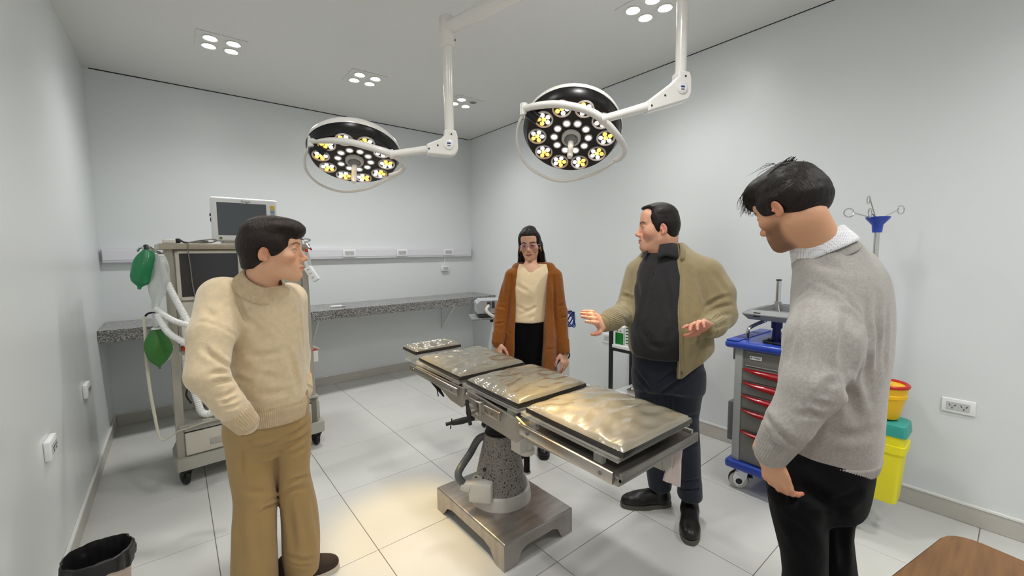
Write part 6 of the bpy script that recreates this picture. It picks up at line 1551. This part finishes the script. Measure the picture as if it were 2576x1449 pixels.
p = on_surf(t2, 1640, 888, 1.9, 2.5, .004); MB(frame(p, E1, UP, -E2)).box((-.022, -.015, -.003), (.022, .015, .004), .002, 1).build('buckle', 'chrome', t2o)
dA = (Vector((2.04, 1.345, 0))-Vector((2.17, 1.29, 0))); dA = -E1*.92-E2*.35
shoe(w2, fA-dA.normalized()*.055, dA, 'leather_black', 'sole_grey', .285, laces='leather_black', high=.12, w=1.08)
dB = -E2*.97-E1*.05
shoe(w2, fB-dB.normalized()*.055, dB, 'leather_black', 'sole_grey', .285, laces='leather_black', high=.12, w=1.08)

# ------------------------------------------------------------------ 3. woman in the rust cardigan (behind the table)
e1, e2 = view_axes(1333, 615); E1, E2 = v3(e1), v3(e2)
HM = hframe(P(1333, 616, 3.08), -E2*1.0-E1*.13-UP*.10, UP-E1*.05) @ Matrix.Diagonal((1.0, 1.0, .97, 1))
def hair_bw(f):
    f.ell((0, -.014, .036), (.082, .094, .088), .01); f.ell((0, -.055, -.015), (.073, .058, .080), .03)
    f.ell((0, .034, .084), (.064, .050, .034), .03); f.sym('ell', (.066, .016, .020), (.014, .028, .050), k=.02)
    f.ell((.008, -.030, .112), (.044, .042, .028), .03); f.ell((-.016, -.012, .116), (.03, .03, .020), .02)
    f.sym('cone', (.070, -.030, .0), (.078, -.048, -.13), .018, .022, k=.03); f.cone((0, -.070, -.02), (0, -.080, -.13), .060, .050, k=.03)
    f.cone((.080, -.045, -.12), (.118, -.02, -.165), .020, .007, k=.02)
    f.ell((0, .122, -.024), (.062, .092, .094), .012, 's'); f.ell((0, .06, -.11), (.062, .10, .10), .012, 's')
    f.cone((.004, .02, .140), (.002, .085, .095), .003, .005, k=.012, op='s')
    f.noise(60, .0022, 6, (1, 1, .4)); f.noise(150, .001, 2, (2, 2, .4))
S3 = dict(jaw=.84, w=.98, smile=.8, lip=(148, 66, 64), lipk=1.0, brow_col=(34, 22, 18), brow_t=.0044, neck=.043, neck_to=tuple(HM.inverted() @ P(1336, 684, 3.08)), blush=(196, 110, 96), open=.95, lid=-.001)
skin3 = (212, 166, 138)
shR, elR, wrR = P(1288, 693, 3.04), P(1263, 780, 3.04), P(1252, 862, 2.98)     # image left
shL, elL, wrL = P(1396, 694, 3.05), P(1409, 785, 3.06), P(1418, 884, 3.02)     # image right
pel = P(1335, 845, 3.08)
hands3 = [hand_parts(handframe(wrR-UP*.005, (P(1256, 900, 2.96)-wrR), -E1*.8-E2*.6), skin3, (.25, .3, .35, .4), .05, (.8, -.4, .4), .92, 1), hand_parts(handframe(wrL-UP*.005, (P(1421, 915, 3.0)-wrL), E1*.7-E2*.7), skin3, (.25, .3, .35, .4), .05, (.8, -.4, .4), .92, -1)]
fA, fB = pel.copy(), pel.copy(); fA = Vector((pel.x-E1.x*.09, pel.y-E1.y*.09, 0)); fB = Vector((pel.x+E1.x*.09, pel.y+E1.y*.09, 0))
core3 = [(P(1336, 690, 3.06), pel, .06, .085), (P(1336, 690, 3.06), shR, .035, .035), (P(1336, 690, 3.06), shL, .035, .035), (shR, elR, .033, .028), (elR, wrR, .028, .021), (shL, elL, .033, .028), (elL, wrL, .028, .021), (pel, fA+UP*.45, .07, .05), (fA+UP*.45, fA+UP*.09, .05, .032), (pel, fB+UP*.45, .07, .05), (fB+UP*.45, fB+UP*.09, .05, .032), (P(1336, 690, 3.06), P(1335, 660, 3.09), .05, .045), (P(1306, 684, 3.07), P(1374, 685, 3.075), .042, .042), (P(1336, 700, 3.03), P(1336, 680, 3.05), .05, .05)]
w3, _, hr3 = person('woman with pink glasses in a long rust cardigan standing behind the operating table', Vector((pel.x, pel.y, 0)), (HM, S3), hands3, core3, hair_bw, 'hair_dark', (.05, 1, -.25), skin3)
sp = []
random.seed(5)
for i in range(70):
    s = random.choice((-1, 1)); yy = random.uniform(-.07, .0)
    sp.append(([(s*.072, yy+.01, .02), (s*(.085+random.uniform(-.004, .012)), yy-.01, -.07), (s*(.084+random.uniform(-.01, .03)), yy-.01+random.uniform(-.02, .02), -.16-random.uniform(0, .04))], .0013))
strands(HM, sp, 'hair_dark', hr3)
# glasses
q = MB(HM)
for s in (-1, 1):
    q.tube([(s*.033+.0235*math.cos(a), .099-.10*abs(.0235*math.cos(a)*s+.033*1)*.25, -.003+.0185*math.sin(a)) for a in [2*PI*i/24 for i in range(24)]], .0017, 6, closed=True)
    q.tube([(s*.0565, .092, .004), (s*.074, .060, .004), (s*.080, .0, .002)], .0016, 6)
q.tube([(-.010, .098, .0), (0, .101, .002), (.010, .098, .0)], .0018, 6)
go = q.build('glasses', 'glasses_pink', w3)
for s in (-1, 1):
    q = MB(HM); q.lathe([(0, 0), (.0225, 0), (.0225, .0008), (0, .0008)], (s*.033, .0905, -.003), (0, 1, 0), 24); q.build('glasses_lens', 'lens_glass', go)
for s in (-1, 1):
    q = MB(HM); q.tube([(s*.080+.004*math.cos(a), -.010, -.046+.008*math.sin(a)) for a in [2*PI*i/12 for i in range(12)]], .0016, 6, closed=True); q.build('earring', 'gold', w3)
K1, K2 = view_axes(1335, 760)
lo, hi = bounds([P(1280, 660, 2.9), P(1400, 820, 3.2), P(1280, 820, 2.9), P(1400, 660, 3.2)], .08)
tp = Field(lo, hi, .007)
tp.loft([sec(664, 1302, 1374, 3.07, .05), sec(675, 1290, 1386, 3.065, .07), sec(700, 1288, 1388, 3.055, .095), sec(730, 1286, 1386, 3.05, .115), sec(765, 1288, 1384, 3.06, .105), sec(800, 1284, 1384, 3.06, .12), sec(808, 1284, 1384, 3.06, .122)], K1, K2, k=.01)
tp.ell(tuple(P(1340, 652, 2.97)), (.112, .13, .076), .006, 's', R=np.array((tuple(E1), tuple(E2), (0, 0, 1))).T)
tp.pfolds([(1308, 792, 1372, 762, .010, .008), (1330, 802, 1378, 782, .009, .008), (1297, 715, 1330, 735, .012, .006), (1375, 700, 1355, 735, .012, .006), (1300, 770, 1330, 785, .010, .006)], 2.7, 3.3)
tp.noise(22, .0018, 1)
fmesh(tp, 'top', 'top_cream', w3)
lo, hi = bounds([P(1270, 800, 2.9), P(1400, 800, 3.25)], .10); lo[2] = .42
sk_ = Field(lo, hi, .009); bz_ = P(1335, 803, 3.06)
z_ = lambda zz: tuple((bz_.x, bz_.y, zz))
sk_.loft([(z_(bz_.z+.01), .132, .105), (z_(bz_.z-.12), .165, .13), (z_(bz_.z-.22), .172, .135), (z_(.70), .168, .135), (z_(.46), .160, .13)], K1, K2, k=.01); sk_.noise(18, .003, 4)
fmesh(sk_, 'skirt', 'skirt_black', w3)
lo, hi = bounds([P(1230, 650, 2.95), P(1430, 900, 3.2), P(1230, 900, 2.9), P(1430, 650, 3.25), P(1330, 930, 2.9)], .09); lo[2] = .52
cd = Field(lo, hi, .0072)
cb_ = lambda zz, a, b: ((bz_.x, bz_.y, zz), a, b)
cd.loft([sec(660, 1302, 1384, 3.09, .06), sec(667, 1288, 1396, 3.085, .08), sec(688, 1276, 1406, 3.08, .10), sec(730, 1274, 1404, 3.075, .13), sec(790, 1270, 1398, 3.075, .14), sec(850, 1262, 1402, 3.08, .155), sec(915, 1256, 1402, 3.085, .16), sec(985, 1256, 1404, 3.095, .16)], K1, K2, k=.01)
cd.cone(shR, elR, .052, .050, k=.035); cd.cone(elR, wrR, .052, .040, k=.02); cd.cone(shL, elL, .052, .050, k=.035); cd.cone(elL, wrL, .052, .040, k=.02)
cd.loft([sec(640, 1306, 1378, 2.98, .14), sec(665, 1303, 1380, 2.95, .13), sec(737, 1296, 1378, 2.92, .13), sec(803, 1295, 1375, 2.91, .13), sec(891, 1292, 1370, 2.91, .14), sec(1000, 1290, 1366, 2.91, .15)], K1, K2, k=.012, op='s', pw=4)
cd.cone(P(1336, 672, 3.05), P(1335, 630, 3.08), .07, .09, k=.006, op='s')
cd.pfolds([(1286, 695, 1279, 830, .011, .016), (1391, 695, 1396, 840, .011, .016), (1243, 815, 1268, 812, .007, .008), (1411, 800, 1428, 796, .007, .008), (1242, 838, 1263, 842, .007, .008), (1270, 832, 1291, 842, .006, .008), (1372, 880, 1399, 876, .006, .008), (1268, 700, 1258, 780, .012, .006), (1250, 770, 1272, 775, .009, .007), (1405, 770, 1424, 765, .009, .007), (1285, 850, 1282, 920, .010, .006)], 2.6, 3.4)
cd.noise(20, .0026, 3)
cdo = fmesh(cd, 'cardigan', 'cardigan_rust', w3)
rib_band(cd, elR.lerp(wrR, .72), wrR+(wrR-elR)*.05, 'cuff', 'cardigan_rust', cdo, n=30, amp=.0016, rmax=.09, off=.002)
rib_band(cd, elL.lerp(wrL, .72), wrL+(wrL-elL)*.05, 'cuff', 'cardigan_rust', cdo, n=30, amp=.0016, rmax=.09, off=.002)
for p in (fA, fB): shoe(w3, p+E2*.06, -E2, 'leather_black', 'rubber', .25, high=.08, w=.95)

# ------------------------------------------------------------------ 4. man in the grey sweater (right foreground)
e1, e2 = view_axes(2000, 525); E1, E2 = v3(e1), v3(e2)
fwh = (-E1*math.cos(math.radians(33))+E2*math.sin(math.radians(33)))
HM = hframe(P(1990, 519, 1.20), fwh*.895-UP*.446, UP) @ Matrix.Diagonal((.98, 1.0, .94, 1))
def hair_rm(f):
    f.ell((0, -.010, .040), (.083, .092, .092), .01); f.ell((0, -.044, .004), (.077, .056, .066), .03)
    f.ell((0, .045, .088), (.073, .056, .040), .03); f.ell((.0, .080, .062), (.056, .026, .030), .025)
    f.sym('ell', (.069, .018, .018), (.015, .032, .036), k=.02)
    f.ell((0, .124, -.046), (.112, .100, .084), .008, 's'); f.ell((0, .040, -.100), (.13, .080, .078), .012, 's'); f.sym('ell', (.096, -.004, -.016), (.034, .020, .030), k=.008, op='s')
    f.plane((0, -.06, -.056), (0, -.30, -1), .012)
    f.noise(50, .0026, 7, (1, .6, 1)); f.noise(140, .0012, 2, (2, .5, 1))
S4 = dict(back=.95, jaw=1.02, nose=1.05, lip=(168, 98, 88), brow_col=(36, 26, 20), brow_t=.005, neck=.053, neck_to=tuple(HM.inverted() @ P(2074, 640, 1.22)), blush=(196, 106, 84), under=0, open=.55, lid=-.002, beard=((92, 62, 44), .78))
skin4 = (214, 162, 128)
shL, elL, wrL = P(2086, 742, 1.145), P(2040, 975, 1.035), P(1938, 1138, 1.08)
shR, elR, wrR = P(2130, 700, 1.36), P(2080, 900, 1.42), P(1990, 1060, 1.36)
pel = P(2070, 1110, 1.22)
hd4 = handframe(P(1938, 1150, 1.085), (P(1968, 1250, 1.12)-P(1938, 1150, 1.085)), -E2*.75-E1*.6)
hands4 = [hand_parts(hd4, skin4, (.3, .3, .35, .4), .03, (.8, -.4, .4), 1.0, -1)]
fA, fB = P(2026, 1449, 1.18), P(2105, 1449, 1.33); fA.z = fB.z = 0
core4 = [(P(2105, 730, 1.24), pel, .055, .09), (P(2105, 730, 1.24), shL, .04, .04), (P(2105, 730, 1.24), shR, .045, .045), (shL, elL, .042, .036), (elL, wrL, .036, .026), (shR, elR, .042, .036), (elR, wrR, .036, .026), (pel, P(2026, 1340, 1.18), .05, .035), (P(2026, 1340, 1.18), fA+UP*.09, .035, .03), (pel, P(2100, 1340, 1.31), .05, .035), (P(2100, 1340, 1.31), fB+UP*.09, .035, .03), (P(2105, 730, 1.24), P(2075, 650, 1.22), .05, .052)]
w4, _, hr4 = person('young bearded man in grey sweater and black trousers seen from behind, hand in pocket', (fA+fB)/2, (HM, S4), hands4, core4, hair_rm, 'hair_dark', (0, 1, -.25), skin4)
random.seed(9); sp = []
for i in range(150):
    a = random.uniform(-1, 1); st_ = random.uniform(-.07, .03)
    sp.append(([(a*.060, st_, .129-.9*a*a*.028), (a*.072, st_+.06, .121-.035*a*a-random.uniform(0, .004)), (a*.068+random.uniform(-.004, .004), .104+random.uniform(-.010, .008), .058+random.uniform(-.030, .010))], .0011))
for i in range(16):
    a = random.uniform(-1, 1); sp.append(([(a*.05, -.03, .130), (a*.06+random.uniform(-.01, .01), random.uniform(-.02, .03), .143), (a*.07+random.uniform(-.02, .02), random.uniform(.0, .06), .136)], .0007))
strands(HM, sp, 'hair_dark', hr4)
G1, G2 = view_axes(2080, 880)
lo, hi = bounds([P(1890, 600, 1.05), P(2260, 620, 1.1), P(2260, 620, 1.4), P(1890, 1180, 1.1), P(2260, 1180, 1.35), P(1900, 1150, .98), P(2060, 1180, 1.45), P(2260, 1000, 1.1)], .10)
g4 = Field(lo, hi, .0058)
g4.cone(P(2070, 655, 1.215), P(2100, 720, 1.22), .075, .11, k=.03); g4.loft([sec(604, 2092, 2152, 1.23, .05), sec(622, 2056, 2178, 1.23, .075), sec(650, 2022, 2205, 1.225, .10), sec(690, 2005, 2232, 1.22, .13), sec(740, 2000, 2245, 1.22, .15), sec(800, 1985, 2249, 1.215, .16), sec(880, 1960, 2240, 1.21, .165), sec(950, 1950, 2226, 1.21, .165), sec(1040, 1952, 2222, 1.21, .16), sec(1100, 1955, 2220, 1.215, .155), sec(1135, 1962, 2208, 1.22, .15), sec(1152, 1968, 2202, 1.22, .148)], G1, G2, k=.01)
g4.cone(shR, elR, .085, .07, k=.05); g4.cone(elR, wrR, .066, .048, k=.03)
g4.cone(shL, P(2066, 860, 1.075), .080, .077, k=.08); g4.cone(P(2066, 860, 1.075), elL, .076, .066, k=.04); g4.cone(elL, P(1985, 1065, 1.04), .064, .052, k=.016); g4.cone(P(1985, 1065, 1.04), wrL, .051, .040, k=.012)
g4.noise(13, .0026, 5)
g4.pfolds([(2006, 750, 2058, 706, .0065, .0045), (2056, 706, 2122, 742, .0065, .0045), (2120, 742, 2168, 800, .0065, .0045), (2128, 790, 2118, 930, .012, .018), (2158, 800, 2140, 950, .012, .010), (2178, 760, 2186, 1010, .013, .009), (2203, 740, 2208, 970, .011, .008), (2228, 770, 2224, 940, .009, .007), (2012, 780, 1984, 900, .012, .008), (2040, 780, 2030, 880, .014, .006), (2104, 960, 2062, 985, .009, .008, .1), (2094, 990, 2048, 1002, .009, .008, .1), (2084, 1020, 2030, 1022, .009, .007, .1), (2062, 1046, 2010, 1046, .008, .008, .1), (2120, 940, 2158, 1060, .014, .010), (1958, 1082, 1990, 1112, .008, .010), (1936, 1104, 1970, 1130, .008, .010), (1930, 900, 1948, 1030, .014, .010), (1925, 1045, 1950, 1075, .008, .009), (2100, 1090, 2200, 1080, .014, .007, .1), (2040, 640, 2140, 680, .016, .006, .1)], .8, 1.7)
g4o = fmesh(g4, 'sweater', 'knit_grey', w4)
hb_ = P(2085, 1120, 1.22); hb2 = P(2085, 1154, 1.22)
rib_band(g4, (hb_.x, hb_.y, hb_.z), (hb_.x, hb_.y, hb2.z), 'hem', 'knit_grey', g4o, n=150, amp=.0006, rmax=.33, off=.003)
rib_band(g4, P(1968, 1090, 1.05), wrL+(wrL-P(1968, 1090, 1.05))*.12, 'cuff', 'knit_grey', g4o, n=44, amp=.0007, rmax=.10, off=.003)
cf_ = Field(*bounds([P(2068, 625, 1.205)], .20), .006); cf_.cone(P(2088, 660, 1.205), P(2032, 560, 1.225), .078, .056, k=.01)
rib_band(cf_, P(2079, 655, 1.207), P(2068, 635, 1.21), 'neck_band', 'knit_grey', g4o, n=90, amp=.0006, rmax=.15, off=.004)
# white patterned shirt collar
m = MATS['shirt_white']; nt = m.node_tree; b_ = nt.nodes['Principled BSDF']; tc_ = nt.nodes.new('ShaderNodeTexCoord'); vo = nt.nodes.new('ShaderNodeTexVoronoi'); vo.inputs['Scale'].default_value = 240; vo.inputs['Randomness'].default_value = .0
rp = nt.nodes.new('ShaderNodeValToRGB'); rp.color_ramp.elements[0].position = .22; rp.color_ramp.elements[0].color = srgb(150, 146, 156); rp.color_ramp.elements[1].position = .34; rp.color_ramp.elements[1].color = srgb(234, 234, 238)
nt.links.new(tc_.outputs['Object'], vo.inputs['Vector']); nt.links.new(vo.outputs['Distance'], rp.inputs[0]); nt.links.new(rp.outputs[0], b_.inputs['Base Color'])
collar('shirt_collar', cf_, P(2072, 632, 1.21), P(2052, 596, 1.217), fwh, .3, 'shirt_white', w4, off=.001, th=.002, drop=.024, rmax=.14, lap=.45)
lo, hi = bounds([P(1890, 1120, 1.05), P(2230, 1120, 1.4), P(1890, 1449, 1.1), P(2220, 1449, 1.4), (1.2, .3, .05), (1.55, .6, .05), P(2220, 1150, 1.1), P(1900, 1150, 1.35)], .06); lo[2] = .045
t4 = Field(lo, hi, .0075); T1, T2 = view_axes(2060, 1250)
t4.loft([sec(1110, 1958, 2206, 1.215, .145), sec(1160, 1925, 2200, 1.215, .155), sec(1215, 1918, 2188, 1.22, .155), sec(1250, 1924, 2176, 1.225, .14)], T1, T2, k=.01)
c1, c2 = Vector((1.245, .345)), Vector((1.40, .47))
ll = lambda c, zz, a, b: ((c.x, c.y, zz), a, b)
t4.loft([sec(1225, 1920, 2085, 1.17, .115), sec(1325, 1945, 2085, 1.17, .10), sec(1387, 1964, 2085, 1.17, .092), sec(1449, 1967, 2085, 1.18, .088), ll(fA, .30, .078, .085), ll(fA, .06, .082, .09)], T1, T2, k=.03)
t4.loft([sec(1225, 2030, 2182, 1.28, .115), sec(1296, 2040, 2148, 1.30, .10), sec(1346, 2045, 2150, 1.31, .095), sec(1449, 2050, 2160, 1.33, .09), ll(fB, .30, .078, .085), ll(fB, .06, .082, .09)], T1, T2, k=.03)
t4.pfolds([(2010, 1210, 2100, 1285, .016, .010), (2095, 1268, 2155, 1240, .012, .014), (1990, 1300, 2060, 1410, .016, .010), (1928, 1168, 1966, 1226, .007, .010), (2115, 1290, 2125, 1440, .012, .014), (1980, 1260, 2040, 1300, .014, .008)], .9, 1.7)
t4.noise(14, .0026, 3)
fmesh(t4, 'trousers', 'cotton_black', w4)
dd = fwh
shoe(w4, fA-dd*.06, dd, 'leather_black', 'sole_grey', .285, laces='leather_black', high=.10); shoe(w4, fB-dd*.06, dd, 'leather_black', 'sole_grey', .285, laces='leather_black', high=.10)

# ------------------------------------------------------------------ wooden table corner (lower right)
wt = empty('wooden_table', (1.25, -.15, 0), 'brown wooden table with rounded corner in the lower right foreground', 'table')
WM = Matrix.Translation((1.512, .076, 0)) @ Matrix.Rotation(math.radians(-11.6), 4, 'Z')
q = MB(WM); x0, x1, y0, y1 = -.75, .012, -.62, .012
stack(q, [(rr(x0+.004, x1-.004, y0+.004, y1-.004, .055), .715), (rr(x0, x1, y0, y1, .058), .720), (rr(x0, x1, y0, y1, .058), .745), (rr(x0+.004, x1-.004, y0+.004, y1-.004, .055), .750)])
q.build('table_top', 'wood', wt, angle=40)
for xx, yy in ((x0+.06, y0+.06), (x1-.06, y0+.06), (x0+.06, y1-.06), (x1-.06, y1-.06)):
    MB(WM).box((xx-.02, yy-.02, 0), (xx+.02, yy+.02, .716), .003, 1).build('leg', 'wood_dark', wt)
